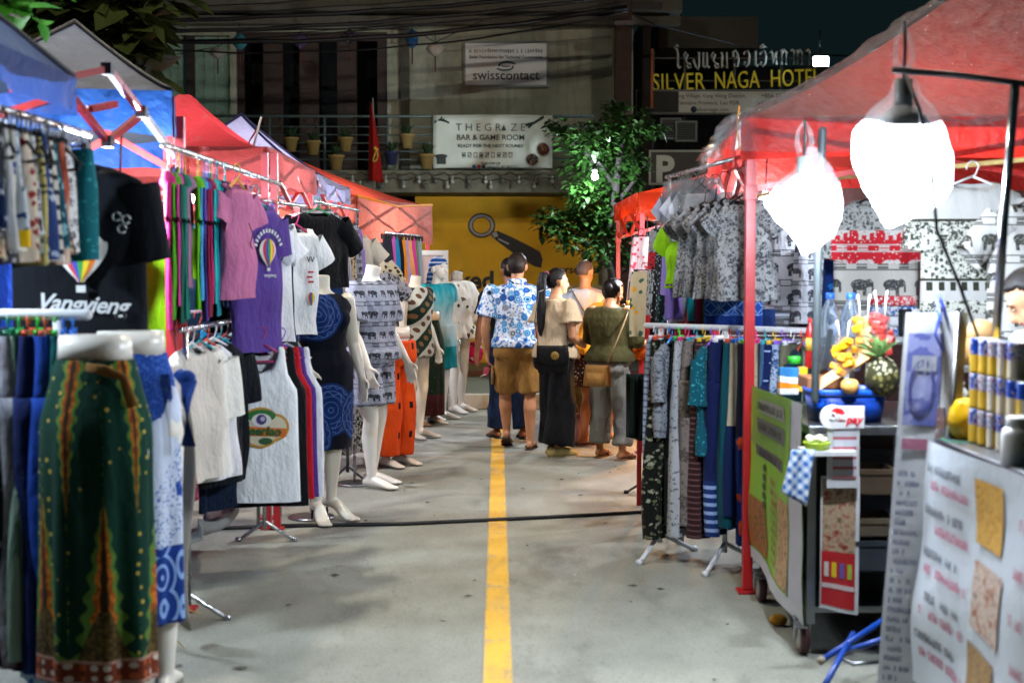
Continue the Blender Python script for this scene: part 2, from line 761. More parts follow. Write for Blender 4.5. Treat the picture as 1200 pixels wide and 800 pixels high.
def m_hanger(w=.4, top=-.085):
    """hook, neck and a bent wire triangle with shoulders"""
    mb = MB()
    hk = [(.028 * math.sin(a), 0, -.024 + .028 * math.cos(a)) for a in [(-1.9 + .42 * k) for k in range(9)]]
    hk += [(.012, 0, -.058), (0, 0, top + .02)]
    mb.tube(hk, .0035, 6)
    a = w * .44
    mb.tube([(0, 0, top + .02), (-a * .5, 0, top - .015), (-a, 0, top - .06), (-a * .9, 0, top - .075), (a * .9, 0, top - .075), (a, 0, top - .06), (a * .5, 0, top - .015), (0, 0, top + .02)], .006, 6)
    return mb


def m_clip_hanger(w=.3, top=-.07):
    mb = MB()
    hk = [(.028 * math.sin(a), 0, -.024 + .028 * math.cos(a)) for a in [(-1.9 + .42 * k) for k in range(9)]]
    hk += [(.01, 0, -.05), (0, 0, top + .015)]
    mb.tube(hk, .0035, 6)
    mb.tube([(-w * .46, 0, top + .012), (w * .46, 0, top + .012)], .006, 6)
    for s in (-1, 1):
        mb.box((s * w * .36, 0, top - .005), (.028, .022, .05))
    return mb


def hex_h(c):
    return plain(c, .35, var=.05)


GN = {'shirt': ('hanging_shirt', 'shirt'), 'tank': ('hanging_tank_top', 'tank top'), 'drape': ('hanging_wrap', 'wrap skirt'), 'pants': ('hanging_trousers', 'trousers'),
      'shorts': ('hanging_shorts', 'shorts'), 'dress': ('hanging_dress', 'dress'), 'scarf': ('hanging_scarf', 'scarf'), 'skirt': ('hanging_skirt', 'skirt'),
      'blouse': ('hanging_blouse', 'blouse'), 'robe': ('hanging_robe', 'robe')}


def garment(kind, mat, p, rot, label, group, hang='2a2a30', seed=None, tilt=0., name=None, cat=None, **kw):
    """one garment on its hanger; p is where the hook meets the rail"""
    seed = seed if seed is not None else rnd.randint(1, 9999)
    if kind in ('shirt', 'blouse'):
        mb = g_shirt(seed=seed, **kw)
        hg = m_hanger(kw.get('w', .5) * .86, kw.get('top', -.085))
    elif kind == 'tank':
        mb = g_tank(seed=seed, **kw)
        hg = m_hanger(kw.get('w', .42) * .8, kw.get('top', -.1))
    elif kind == 'robe':
        mb = g_shirt(seed=seed, **{**dict(w=.5, L=1.0, slv=.38, slw=.11, droop=.85, flare=.1), **kw})
        hg = m_hanger(.42)
    elif kind in ('pants', 'shorts'):
        mb = g_pants(seed=seed, short=kind == 'shorts', **kw)
        hg = m_clip_hanger(kw.get('w', .34) * .9)
    elif kind == 'dress':
        mb = g_dress(seed=seed, **kw)
        hg = m_hanger(kw.get('w', .42) * .8, -.06)
    elif kind == 'scarf':
        mb = g_scarf(seed=seed, **kw)
        hg = m_clip_hanger(.14, -.03)
    else:
        mb = g_drape(seed=seed, **kw)
        hg = m_clip_hanger(kw.get('w0', .3) * .95)
    nm, ct = GN[kind]
    o = obj(name or nm, mb, mat, None, p, rot)
    if tilt:
        o.rotation_euler.y = tilt
    tag(o, label, cat or ct, group)
    if hang:
        h = obj('hanger', hg, hex_h(hang), o)
    return o


def along(a, b, n):
    a, b = Vector(a), Vector(b)
    return [a.lerp(b, (i + .5) / n) for i in range(n)]


METAL = lambda: plain('b8bcc0', .28, 1., var=.06)
WHITEPIPE = lambda: plain('c9ccd0', .35, var=.06)


def rack(name, a, b, z, feet, label, r=.014, mat=None, group=None, foot=.28, low=None, side=None):
    """clothes rail with uprights on splayed feet; feet = positions 0..1 along the rail"""
    a, b = Vector((*a, 0)), Vector((*b, 0))
    mat = mat or METAL()
    e = empty(name, a)
    d = (b - a).normalized()
    up = Vector((0, 0, z))
    obj('rail', MB().tube([up - d * .04, (b - a) + up + d * .04], r, 10, round_ends=True), mat, e)
    q = Vector((-d.y, d.x, 0))
    for t in feet:
        c = (b - a) * t
        obj('upright', MB().tube([c + Vector((0, 0, .08)), c + up - Vector((0, 0, r))], r * .95, 10), mat, e)
        if foot:
            f = MB()
            for s in (-1, 1):
                f.tube([c + Vector((0, 0, .13)), c + q * (s * foot) + d * (.05) + Vector((0, 0, .016))], r * .8, 8, round_ends=True)
                f.tube([c + q * (s * foot) + d * .05 + Vector((0, 0, .012)), c + q * (s * (foot + .03)) + d * .055 + Vector((0, 0, .012))], r * 1.1, 8)
            obj('foot', f, mat, e)
    tag(e, label, 'clothes rack', group or 'clothes racks of the market stalls')
    return e
# ------------------------------------------------------------------ world (night)
w = bpy.data.worlds.new('World')
scene.world = w
w.use_nodes = True
bg = w.node_tree.nodes['Background']
bg.inputs[0].default_value = (.17, .42, .46, 1)
bg.inputs[1].default_value = .0038

ADDED_STREET = 230  # strength of the added, unseen street lamps
# ------------------------------------------------------------------ ground, road, kerb
def m_road():
    g = G('street_concrete')
    x, y, z = g.co()
    big = g.noise(None, .55, 4, .6)
    mid = g.noise(g.vec(x, y * .6, z), 3.2, 5, .65)
    fine = g.noise(None, 120, 4, .75)
    spots = g.noise(None, 26, 2, .5)
    col = g.mix(big, '83867c', '9a9c90')
    col = g.mix((mid - .3) * 1.7, col, '727469')
    col = g.mix((fine - .47) * 3.0, col, '5c5a52')
    col = g.mix((.44 - fine) * 2.5, col, 'b4b6aa')
    stain = g.noise(g.vec(x * 1.5, y * .5, z + 4), 1.7, 4, .7)
    col = g.mix((stain - .56) * 3.2, col, '4c4d46')
    d, a, b = g.voro(None, 5.5)
    col = g.mix(((d * 75).lt(1.)).min(a.gt(.8)), col, '3a3936')
    d2, a2, b2 = g.voro(None, 2.1)
    col = g.mix(((d2 * 55).lt(1.)).min(a2.gt(.5)), col, 'c9c6bd')
    ck = g.voro(g.vec(x + g.noise(None, 3.5, 4) * .7, y + g.noise(None, 3.1, 4) * .7, 0.), .4, 'DISTANCE_TO_EDGE')
    col = g.mix(ck.lt(.0011) * .4, col, '4a4a44')
    gr = g.noise(None, 55, 2, .6)
    col = g.mix((gr - .56) * 4., col, '55554e')
    g.set(col, .62 + .25 * mid, spec=.4)
    g.bump(fine * .5 + spots * .4 + mid * .6, .35, .006)
    return g.mat


def m_line():
    g = G('road_paint')
    x, y, z = g.co()
    n = g.noise(None, 7, 5, .7)
    f = g.noise(None, 70, 3, .7)
    e = (x.abs() / .06)
    worn = ((n - .5) * 1.6 + (f - .5) * .9 + (e - .8).max(0.) * 3.2 + (g.noise(None, 2.2, 3) - .5) * .8).gt(.22)
    col = g.mix(n, 'd8aa3a', 'cc9c2e')
    col = g.mix(worn * .8, col, '9a8f74')
    col = g.mix((f - .5) * 1.6, col, '8a6a20')
    col = g.mix((g.noise(g.vec(x * 3, y * .7, z), 2., 5, .7) - .5) * 2.4, col, '7d7358')
    g.set(col, .7)
    g.bump(f, .2, .003)
    return g.mat


tag(obj('ground', MB().grid(lambda u, v: (-150 + 300 * u, -60 + 300 * v, -.012), 4, 4), plain('3c3c38', .9)), kind='structure')
tag(obj('road', MB().grid(lambda u, v: (-7 + 14 * u, -8 + 24.2 * v, 0), 14, 24), m_road()), kind='structure')
tag(obj('road_line', MB().grid(lambda u, v: (-.06 + .12 * u, -8 + 23.8 * v, .004), 1, 40), m_line()), kind='structure')


def m_tiles(c1, c2, sx, sy, grout='6d6b64'):
    g = G('paving_tiles')
    x, y, z = g.co()
    fx = ((x / sx).fract() - .5).abs()
    fy = (((y + z) / sy).fract() - .5).abs()
    col = g.mix(g.noise(None, 1.7, 4), c1, c2)
    col = g.mix((g.noise(None, 14, 4) - .5) * 1.4, col, '55534c')
    col = g.mix(fx.gt(.487).max(fy.gt(.484)), col, grout)
    g.set(col, .55)
    return g.mat


pv = MB()
pv.box((0, 16.2 + .06, .085), (26, .12, .17))
tag(obj('kerb', pv, m_tiles('b5b3a6', 'a5a396', .6, .62), bevel=.01), kind='structure')
tag(obj('pavement', MB().box((0, 26.32, .08), (40, 20, .17)), m_tiles('646a5c', '555b50', .5, .5, '4a4b44')), kind='structure')
tag(obj('pavement_tile_strip', MB().grid(lambda u, v: (-6 + 12 * u, 18.9 + 1.1 * v, .170), 8, 2), plain('64302c', .6)), kind='structure')

lt = MB()
r_ = random.Random(21)
for k in range(46):
    x, y = r_.uniform(-1.5, 1.3), r_.uniform(4.9, 15.5)
    if abs(x) < .1:
        continue
    a, s = r_.uniform(0, 3.1), r_.uniform(.008, .03)
    c, q = math.cos(a) * s, math.sin(a) * s
    w_ = r_.uniform(.3, .8)
    lt.add([(x - c, y - q, .004), (x - q * w_, y + c * w_, .010), (x + c, y + q, .005), (x + q * w_, y - c * w_, .006)], [(0, 3, 2, 1)], False)
tag(obj('litter', lt, plain('4a463c', .8, var=.4)), kind='stuff')

# ------------------------------------------------------------------ the concrete building behind the market
BY = 22.0


def m_wall():
    g = G('stained_concrete')
    x, y, z = g.co()
    n = g.noise(None, 1.1, 6, .68)
    st = g.noise(g.vec(x * 2.4, y, z * .35), 1.6, 5, .66)
    col = g.ramp(n, [(.25, '7a7e6c'), (.5, '999c88'), (.7, 'b0b29c')])
    col = g.mix((st - .52) * 2.8, col, '484a3e')
    col = g.mix((g.noise(None, .8, 3) - .58) * 5, col, '8c897a')
    g.set(col, .9)
    g.bump(g.noise(None, 30, 5, .7), .4, .02)
    return g.mat


def m_yellow():
    g = G('yellow_mural_paint')
    x, y, z = g.co()
    fx = (((x + (z / .42).floor() * .5) / 1.1).fract() - .5).abs()
    fz = ((z / .42).fract() - .5).abs()
    blk = g.noise(g.vec((x / 1.1).floor(), 0., (z / .42).floor()), 1.3, 1)
    col = g.mix(blk, 'dca60a', 'e8b61c')
    col = g.mix((g.noise(None, 2.2, 5) - .5) * 1.6, col, 'a07a10')
    g.set(col, .75)
    g.bump(fx.lt(.49).min(fz.lt(.48)) + g.noise(None, 20, 3) * .4, .15, .006)
    return g.mat


WALL, YEL = m_wall(), m_yellow()
DARK = plain('15161a', .6)
bl = empty('concrete_building', (0, BY, 0))


def wx(px, Y=BY): return (px - 583) * Y / FPX
def wz(py, Y=BY): return CAMZ + (315 - py) * Y / FPX


wl = MB()
def wbox(mb, x0, x1, z0, z1, y0=0., y1=.3):
    mb.box(((x0 + x1) / 2, (y0 + y1) / 2, (z0 + z1) / 2), (x1 - x0, y1 - y0, z1 - z0))


oL, oR, oT, oB = wx(280), wx(455), wz(41), wz(205)
gL, gR = wx(186), wx(279) - .08
wbox(wl, -13, gL, 2.9, 9)
wbox(wl, gR, oL, 2.9, 9)
wbox(wl, oR, wx(741), 2.9, 9)
wbox(wl, gL, gR, wz(45), 9)
wbox(wl, oL, oR, oT, 9)
wbox(wl, wx(700), wx(741), .16, 2.9)
wbox(wl, -13, wx(400), .16, 2.9)
obj('wall', wl, WALL, bl)
obj('pilaster', MB().box((wx(476), -.05, 5.9), (.13, .1, 6.2)), plain('4b4a40', .9), bl)
cor = MB()
cor.box((wx(430), -.22, wz(14)), (9.6, .44, .22))
cor.box((wx(430), -.12, wz(30)), (9.6, .24, .12))
obj('cornice', cor, plain('615f54', .9, var=.25), bl)
obj('room_shade_sheet', MB().box(((oL + oR) / 2, 1.2, 4.1), (3.4, .06, 2.6)), plain('0a0b0e', .8), bl)  # near-black sheet: the room's shade is put into its colour
for i, px in enumerate((283, 322, 364, 408, 449)):
    o = obj('door_frame', MB().box((wx(px), .1, (oB + oT) / 2), (.15 if i in (0, 4) else .3, .09, oT - oB)), plain('2c1a13', .55), bl)
    obj('door_handle', MB().tube([(wx(px) + .1, .04, 3.75), (wx(px) + .1, .04, 3.92)], .012, 6), plain('a08d5c', .3, 1.), o)
obj('lintel', MB().box(((oL + oR) / 2, .08, oT - .06), (oR - oL, .12, .14)), plain('2c1a13', .55), bl)
for a, b in ((186, 222), (231, 279)):
    d = MB()
    wbox(d, wx(a), wx(b) - .06, 2.9, wz(46), .08, .13)
    for k in range(1, 4):
        x = wx(a) + (wx(b) - wx(a)) * k / 4
        d.box((x, .075, 4.1), (.02, .02, 2.3))
    obj('door_panel', d, plain('7d9a86', .7, var=.3), bl)
obj('door_frame', MB().box((wx(226.5), .08, 4.1), (.13, .12, 2.4)), plain('221713', .6), bl)
SY = -1.2
sl = MB()
sl.box(((wx(190) + wx(705)) / 2, SY / 2, 2.87), (wx(705) - wx(190), -SY, .32))
obj('balcony_slab', sl, plain('6a6a5a', .9, var=.3), bl)
obj('mural_wall', MB().box(((wx(488) + wx(700)) / 2, -.12, 1.43), (wx(700) - wx(488), .2, 2.54)), YEL, bl)
obj('shop_shade_sheet', MB().box((wx(443), 1.4, 1.5), (1.6, .1, 2.6)), plain('17191a', .8), bl)  # dark sheet across the recess, its shade painted as colour
dp = MB()
for px in (424, 446):
    dp.bar((wx(px), .1, .17), (wx(px), .1, 2.7), .08)
dp.bar((wx(402), .1, 2.3), (wx(487), .1, 2.3), .07)
obj('shop_front_frame', dp, plain('3a3a36', .6), bl)
# balcony railing
rl = MB()
rx0, rx1 = wx(196), wx(690)
for k, py in enumerate((138, 150, 159.5, 169, 178.5, 188)):
    z = wz(py, BY + SY + .06)
    rl.tube([(rx0, SY + .06, z), (rx1, SY + .06, z)], .022 if k == 0 else .011, 6)
obj('railing', rl, plain('5f7370', .5, .5), bl)
for px in (200, 318, 382, 455, 508, 575, 645):
    obj('railing_post', MB().tube([(wx(px, 20.86), SY + .07, 3.03), (wx(px, 20.86), SY + .07, wz(138, BY + SY + .06))], .02, 6), plain('5f7370', .5, .5), bl)
tag(bl, 'old stained concrete building with dark upstairs doors, balcony and yellow painted ground floor', 'building')

# mural on the yellow wall (drawing and words)
BLK, GREY, CREAM = plain('141210', .6), plain('9a9b98', .5), plain('b9ad7a', .6)
MY = BY - .222
mu = MB()
def MP(px, py, off=0.): 
    return Vector((wx(px, MY), -.222 - off, wz(py, MY)))
def flat(mb, px, off, h=.004):
    """a painted patch whose outline is given in picture units on the wall plane"""
    pts = [MP(a, b) for a, b in px]
    n = len(pts)
    v = [p + Vector((0, -off, 0)) for p in pts] + [p + Vector((0, -off - h, 0)) for p in pts]
    mb.add(v, [tuple(range(n)), tuple(reversed(range(n, 2 * n)))] + [(i, n + i, n + (i + 1) % n, (i + 1) % n) for i in range(n)], False)
def ringpatch(mb, cx, cy, rx, ry, r0, off):
    vs, fs, n = [], [], 28
    for k in range(n):
        a = 2 * PI * k / n
        for f in (1, r0):
            vs.append(MP(cx + rx * f * math.cos(a), cy + ry * f * math.sin(a), off))
    for k in range(n):
        j = (k + 1) % n
        fs.append((2 * k, 2 * k + 1, 2 * j + 1, 2 * j))
    mb.add(vs, fs, False)
dr = MB()
ringpatch(dr, 564.5, 264.5, 16, 14.5, .62, .003)
flat(dr, [(576, 272), (584, 271), (600, 278), (618, 287), (633, 295), (636, 304), (634, 314), (626, 312), (612, 304), (598, 294), (583, 283), (576, 277)], .003)
obj('mural_outline', dr, BLK, bl)
dg_ = MB()
ringpatch(dg_, 564.5, 264.5, 14.2, 12.7, .78, .009)
flat(dg_, [(576.5, 273), (582, 272), (584, 277), (579, 279)], .009)
flat(dg_, [(584, 279), (597, 285.5), (596, 287), (584, 281)], .009)
obj('mural_highlight', dg_, GREY, bl)
fm = face_M((0, -.222, 0), (1, 0, 0), (0, 0, 1))
def wtext(s, px, py, size, mat, **k):
    c = MP(px, py, .004)
    return text_mesh('mural_lettering', s, size, mat, bl, face_M(c, (1, 0, 0), (0, 0, 1)), **k)
wtext('ked', 558, 338, .38, BLK, offset=.012)
wtext('YAY', 553, 361, .26, BLK, offset=.006, spacing=1.15)
wtext('espresso', 656, 346, .36, CREAM, offset=.008, spacing=1.05)
wtext('personals', 674, 320, .17, BLK, offset=.003)

# ------------------------------------------------------------------ signs on and beside the building
def panel_sign(name, c, wd, ht, mat, label, cat='sign', frame=None, thick=.04, rotz=0., group=None):
    e = empty(name, c, rotz)
    obj('board', MB().box((0, 0, 0), (wd, thick, ht)), mat, e)
    if frame:
        f = MB()
        for s in (-1, 1):
            f.box((s * wd / 2, -.006, 0), (.03, thick + .016, ht + .03))
            f.box((0, -.006, s * ht / 2), (wd - .03, thick + .016, .03))
        obj('frame', f, frame, e)
    return tag(e, label, cat, group)


def sign_text(e, s, x, z, size, mat, y=-.023, **k):
    return text_mesh('lettering', s, size, mat, e, face_M((x, y, z), (1, 0, 0), (0, 0, 1)), **k)


def scribble(mb, x0, x1, z, h, seed, y=-.024, dens=1.):
    """a line of writing too small to read in the photograph, as little pen strokes"""
    r = random.Random(seed)
    x = x0
    while x < x1:
        if r.random() < .14:
            x += h * .5
            continue
        wd = h * r.uniform(.35, .6)
        t = h * .13
        k = r.random()
        mb.box((x + t, y, z), (t, .003, h * r.uniform(.6, 1)))
        if k < .7:
            mb.box((x + wd / 2, y - .001, z + r.choice((-.4, 0, .4)) * h), (wd, .003, t))
        if k > .3:
            mb.box((x + wd - t, y - .0005, z - r.uniform(0, .1) * h), (t, .003, h * r.uniform(.5, .9)))
        x += wd + h * .18 / dens


OFFW = plain('a9b3ad', .5, var=.08)
INK = plain('1b2320', .6)
c = Vector(((wx(593, 21.9)), 21.93, wz(77.5, 21.9)))
sw = panel_sign('wall_sign', c, wx(641) - wx(545), .66, plain('dfe5e1', .45, var=.05), 'white framed rectangular office sign on the bare concrete wall above the bar banner', frame=plain('7f8886', .5))
sign_text(sw, 'swisscontact', 0, -.235, .20, INK, offset=.002)
sign_text(sw, 'Swiss Foundation for Technical Cooperation', 0, .085, .062, INK, offset=.0015)
sb = MB()
scribble(sb, -.56, .56, .2, .06, 5)
obj('line_lettering', sb, INK, sw)
lg = MB()
def arc(cx, cz, rx, rz, a0, a1, wdt, n=14, y=-.024):
    vs, fs = [], []
    for k in range(n + 1):
        a = a0 + (a1 - a0) * k / n
        for f in (-1, 1):
            vs.append((cx + (rx + f * wdt) * math.cos(a), y, cz + (rz + f * wdt) * math.sin(a)))
    for k in range(n):
        fs.append((2 * k, 2 * k + 1, 2 * k + 3, 2 * k + 2))
    lg.add(vs, fs, False)
arc(0.02, -.02, .125, .05, R(20), R(200), .014)
arc(-.02, -.045, .125, .05, R(-160), R(20), .014, y=-.026)
arc(0.0, -.02, .07, .018, R(160), R(330), .009, y=-.028)
obj('emblem', lg, plain('2a4038', .5), sw)

# bar banner tied to the balcony railing
bc = Vector((wx(577.5, 20.82), 20.80, wz(167.5, 20.82)))
def m_banner_wave(u, v): return None
gb = empty('bar_banner', bc)
W2, H2 = (647 - 508) * 20.82 / FPX, 61 * 20.82 / FPX
obj('sheet', MB().grid(lambda u, v: ((u - .5) * W2, .012 * math.sin(u * 19) * math.sin(v * 5) - .0, (v - .5) * H2 + .012 * math.sin(u * 3)), 24, 8), plain('cbd7cb', .5, var=.06), gb, solid=.006)
for s, z, sz, xs in (('T H E G R   Z E', .185, .155, 1.), ('BAR & GAME ROOM', .055, .11, 1.), ('READY FOR THE NEXT ROUND?', -.052, .066, 1.), ('FOLLOW US', -.30, .05, 1.)):
    text_mesh('lettering', s, sz, plain('2f3d36', .6), gb, face_M((-.03, -.02, z - .03), (1, 0, 0), (0, 0, 1)), offset=.001 if sz < .12 else -.002, xscale=xs)
ex = MB()
ex.add([(.162 + a, -.022, .16 + b) for a, b in ((-.035, 0), (.035, 0), (0, .09))], [(0, 1, 2)], False)
IK = plain('2f3d36', .6)
obj('small_drawing', ex, IK, gb)
for k in range(9):
    x = -.42 + k * .085
    q = k % 3
    ex = MB()
    ex.box((x, -.021, -.16), (.05, .003, .008))
    ex.box((x, -.021, -.225), (.05, .003, .008))
    ex.box((x - .022, -.0215, -.19), (.007, .003, .07))
    ex.box((x + .022, -.0215, -.19), (.007, .003, .07))
    if q == 0: ex.box((x, -.0205, -.195), (.03, .003, .03))
    if q == 1: ex.tube([(x - .02, -.022, -.22), (x + .02, -.022, -.165)], .004, 4)
    obj('icon_drawing', ex, IK, gb)
ex = MB()
scribble(ex, -.2, .32, -.36, .035, 9)
obj('line_lettering', ex, IK, gb)
ex = MB()
for k in range(7):
    ex.tube([(-.82 + k * .02, -.021, .30), (-.84 + k * .035, -.021, .36 - .03 * abs(k - 3))], (.012), 4)
obj('leaf_drawing', ex, IK, gb)
ex = MB()
ex.tube([(.48, -.021, .24), (.6, -.021, .27), (.74, -.021, .36)], .018, 5)
ex.tube([(.52, -.021, .20), (.6, -.021, .28)], .014, 5)
obj('leaf_drawing', ex, plain('2f3d36', .6), gb)
for x, cc in ((-.27, '27427c'), (-.20, '9b2b3c'), (-.13, '1d1d20')):
    obj('badge', MB().tube([(x, -.018, -.36), (x, -.026, -.36)], .028, 12), plain(cc, .5), gb)
for x, z, rr, cc in ((.735, -.11, .105, '5d3a2d'), (.575, -.26, .10, '3a3b38')):
    d = obj('round_photo', MB().tube([(x, -.018, z), (x, -.030, z)], rr, 20), plain('c8cdc6', .5), gb)
    obj('picture', MB().tube([(x, -.029, z), (x, -.034, z)], rr * .86, 20), cloth('food_picture' + cc, pat_paisley(cc, '8f6f5c', 16)), d)
obj('potted_drawing', MB().box((-.745, -.02, -.27), (.13, .006, .11)).ball((-.745, -.02, -.21), (.09, .01, .03)), plain('22302a', .6), gb)
tag(gb, 'pale green white bar banner with round food photos tied to the balcony railing', 'banner')

# ------------------------------------------------------------------ the hotel side, in the dark
ht = empty('hotel_building', (0, 25.5, 0))
hw_ = MB()
hw_.box((8.2, .2, 2.6), (11.4, .4, 5.2))
obj('wall', hw_, plain('0f1f22', .8), ht)
obj('roof_edge', MB().box((3.4, -1.2, 5.4), (1.6, 2.4, .5)), plain('4a4a44', .9), ht)
obj('side_wall', MB().box((2.28, -1.8, 2.7), (.12, 3.6, 5.4)), plain('241f1c', .8), ht)
obj('painted_lit_gap', MB().box((2.36, -3.64, 4.5), (.04, .03, .9)), plain('a85a2a', .6), ht)  # glow in the gap painted as a plain orange strip
tag(ht, 'dark hotel building behind the hotel sign, almost lost in the night', 'building')

HY = 22.5
hs = empty('hotel_sign', (0, HY, 0))
YELP = G('yellow_sign_letter'); YELP.set('9c8f1c', .5, emit=('b9a71a', .04)); YELP = YELP.mat
WHP = plain('cdd8d6', .5)
def hz(py): return CAMZ + (315 - py) * HY / FPX
def hx(px): return (px - 583) * HY / FPX
for wd_, px_, fw_ in (('SILVER', 794, .82), ('NAGA', 862, .70), ('HOTEL', 930, .77)):
    text_mesh('yellow_lettering', wd_, .385, YELP, hs, face_M((hx(px_), 0, hz(107.5 - .035 * (px_ - 793))), (1, 0, .025), (0, 0, 1)), extrude=.03, fit=fw_, spacing=1.04, offset=-.003)
# the upper line of looping script letters, drawn as tubes stroke by stroke (letter box 1 wide, 1 high)
ST = {
 'o': [[(.5, 1.35), (.25, 1.5), (.1, 1.3), (.35, 1.15), (.45, .9), (.45, .1), (.6, 0), (.75, .1)]],
 'h': [[(.15, .75), (.3, .65), (.15, .55), (.1, .8), (.3, 1), (.5, .85), (.3, .5), (.5, .3), (.8, .25), (.85, .05), (.6, 0), (.45, .2)]],
 'g': [[(.1, .6), (.25, .5), (.1, .4)], [(.1, .5), (.4, .1), (.65, -.1), (.75, .1), (.75, 1), (.55, 1)]],
 'e': [[(.2, 1), (.2, .1), (.35, 0), (.45, .12)], [(.6, 1), (.6, .1), (.75, 0), (.85, .12)]],
 'm': [[(.1, .9), (.2, 1), (.25, .85), (.25, 0), (.45, .2), (.75, 0), (.75, 1)]],
 's': [[(.1, .7), (.25, .6), (.15, .9), (.4, 1), (.6, .8), (.5, .5), (.3, .5)], [(.6, .8), (.7, .4), (.6, .0), (.3, 0), (.35, .15)]],
 'v': [[(.2, .75), (.3, .9), (.6, 1), (.75, .7), (.7, .2), (.45, 0), (.25, .15), (.35, .3)]],
 'l': [[(.35, 1), (.35, .1), (.5, 0), (.6, .12)]],
 'n': [[(.05, .8), (.15, .9), (.25, .75), (.35, .1), (.6, .75), (.7, .9), (.7, 0)]],
 'a': [[(.2, .9), (.35, 1), (.5, .85), (.5, 0)]],
 'k': [[(.1, .9), (.2, 1), (.25, .8), (.25, 0)], [(.25, .7), (.5, 1), (.7, .8), (.7, 0)]],
 'i': [[(.2, 1.2), (.5, 1.4), (.8, 1.25), (.2, 1.2)]],
}
sc_ = MB()
def script(s, x0, z0, adv, hgt):
    x = x0
    for ch in s:
        if ch == ' ':
            x += adv * .55
            continue
        if ch == 'i':
            x -= adv
        for st in ST[ch]:
            sc_.tube([(x + a * adv, -.01, z0 + b * hgt) for a, b in st], .019, 5)
        x += adv * (.6 if ch in 'la' else .98)
script('ohgehm', hx(788), hz(82), .148, .245)
script('svlvi', hx(855), hz(80), .165, .245)
script('nkaka', hx(900), hz(78), .155, .235)
obj('script_lettering', sc_, WHP, hs)
fr = MB()
for z in (hz(70), hz(96)):
    fr.bar((hx(762), .06, z), (hx(966), .06, z), .025)
for px in (765, 802, 860, 915, 962):
    fr.bar((hx(px), .08, .17), (hx(px), .08, hz(62)), .04)
obj('frame', fr, plain('2a3336', .5), hs)
tag(hs, 'big yellow letter hotel sign with a white looping script line above, on a dark frame', 'sign')

ad = panel_sign('address_sign', (hx(842), HY - .08, hz(122)), hx(925) - hx(760) + .4, .36, plain('c4cdc8', .5), 'grey white strip of hotel address lines mounted below the yellow letters', frame=plain('5b6664', .5))
obj('dark_end', MB().box((-.99, -.024, 0), (.66, .02, .32)), plain('182226', .6), ad)
for i, (t, x, z) in enumerate((('Savang Village, Vang Vieng District,', -.2, .07), ('Vientiane Province, Lao PDR', -.2, -.04), ('silvernaga.com', -.12, -.145))):
    sign_text(ad, t, x, z, .085, INK, y=-.024)
sign_text(ad, '+856 23 511822', .95, .07, .095, INK, y=-.024)
sign_text(ad, '+856 20 5556 5625', .95, -.055, .095, INK, y=-.024)
obj('round_mark', MB().tube([(-.42, -.02, -.115), (-.42, -.028, -.115)], .05, 14), plain('20304a', .5), ad)

def line_panel(px, py, w_, h_, n, label, Y=22.2):
    e = panel_sign('notice_panel', (wx(px, Y), Y, wz(py, Y)), w_, h_, plain('101c20', .5), label, frame=plain('6d7c7c', .5))
    m = MB()
    for k in range(n):
        m.box((0, -.022, h_ * (.36 - .72 * k / (n - 1))), (w_ * .84, .004, .008))
    obj('ruled_line', m, plain('465658', .6), e)
line_panel(785, 152, .30, .30, 4, 'small dark square panel in a pale frame, half behind a lined one')
line_panel(803, 155, .31, .29, 7, 'small dark lined panel in a pale frame below the hotel address strip', 22.1)
pk = panel_sign('parking_sign', (wx(800, 20.2), 20.2, wz(197, 20.2)), .95, .46, plain('0d1a1e', .4), 'dark parking sign with a large letter P and a small car drawing', frame=plain('8d9a9a', .5))
sign_text(pk, 'P', -.27, -.2, .52, plain('b4c4c2', .5), offset=.018)
cr = MB()
cr.box((.02, -.024, -.13), (.2, .006, .06))
cr.box((.02, -.0235, -.08), (.14, .006, .05))
cr.box((-.05, -.025, -.17), (.035, .006, .035))
cr.box((.09, -.025, -.17), (.035, .006, .035))
obj('car_drawing', cr, plain('7d8d8c', .5), pk)

# utility pole, downpipe
e = empty('utility_pole', (wx(729, 20.4), 20.4, .165))
obj('shaft', MB().box((0, 0, 4), (.24, .24, 8)), plain('40302a', .85, var=.3), e, bevel=.02)
obj('cross_arm', MB().box((.1, -.05, 5.15), (.9, .1, .1)), plain('33302c', .8), e)
obj('band', MB().box((0, 0, 4.9), (.27, .27, .06)), plain('55524c', .6), e)
tag(e, 'brown weathered utility pole between the concrete building and the hotel sign', 'pole')
tag(obj('downpipe', MB().tube([(wx(719, 21.9), 21.9, .17), (wx(719, 21.9), 21.9, 8)], .035, 8), plain('8a7f5f', .7, var=.3)), 'tan downpipe running up the wall edge beside the utility pole', 'pipe')

# power cables, each a sagging line
CAB = [((140, 38), (735, -6), 10), ((140, 33), (735, 3), 14), ((140, 26), (735, -12), 6), ((130, 45), (735, 8), 18), ((130, 50), (560, 22), 6), ((140, 20), (735, -20), 5), ((150, 12), (735, -30), 4), ((150, 56), (735, 14), 22)]
cd = ['thick topmost', 'thin', 'thick', 'lowest thick', 'short thin', 'thin high', 'highest thin', 'lowest thin']
for i, (a, b, sag) in enumerate(CAB):
    Y = 19.2 + .12 * i
    pts = []
    for k in range(15):
        t = k / 14
        pts.append(P(a[0] + (b[0] - a[0]) * t, a[1] + (b[1] - a[1]) * t + sag * 4 * t * (1 - t) + .8 * math.sin(k * 2.1 + i), Y))
    tag(obj('power_cable', MB().tube(pts, (.028, .012, .03, .034, .012, .01, .01, .014)[i], 6), plain('0b0b0d', .5)), 'black power cable sagging across the concrete front from the utility pole', 'cable', 'power cables across the building')
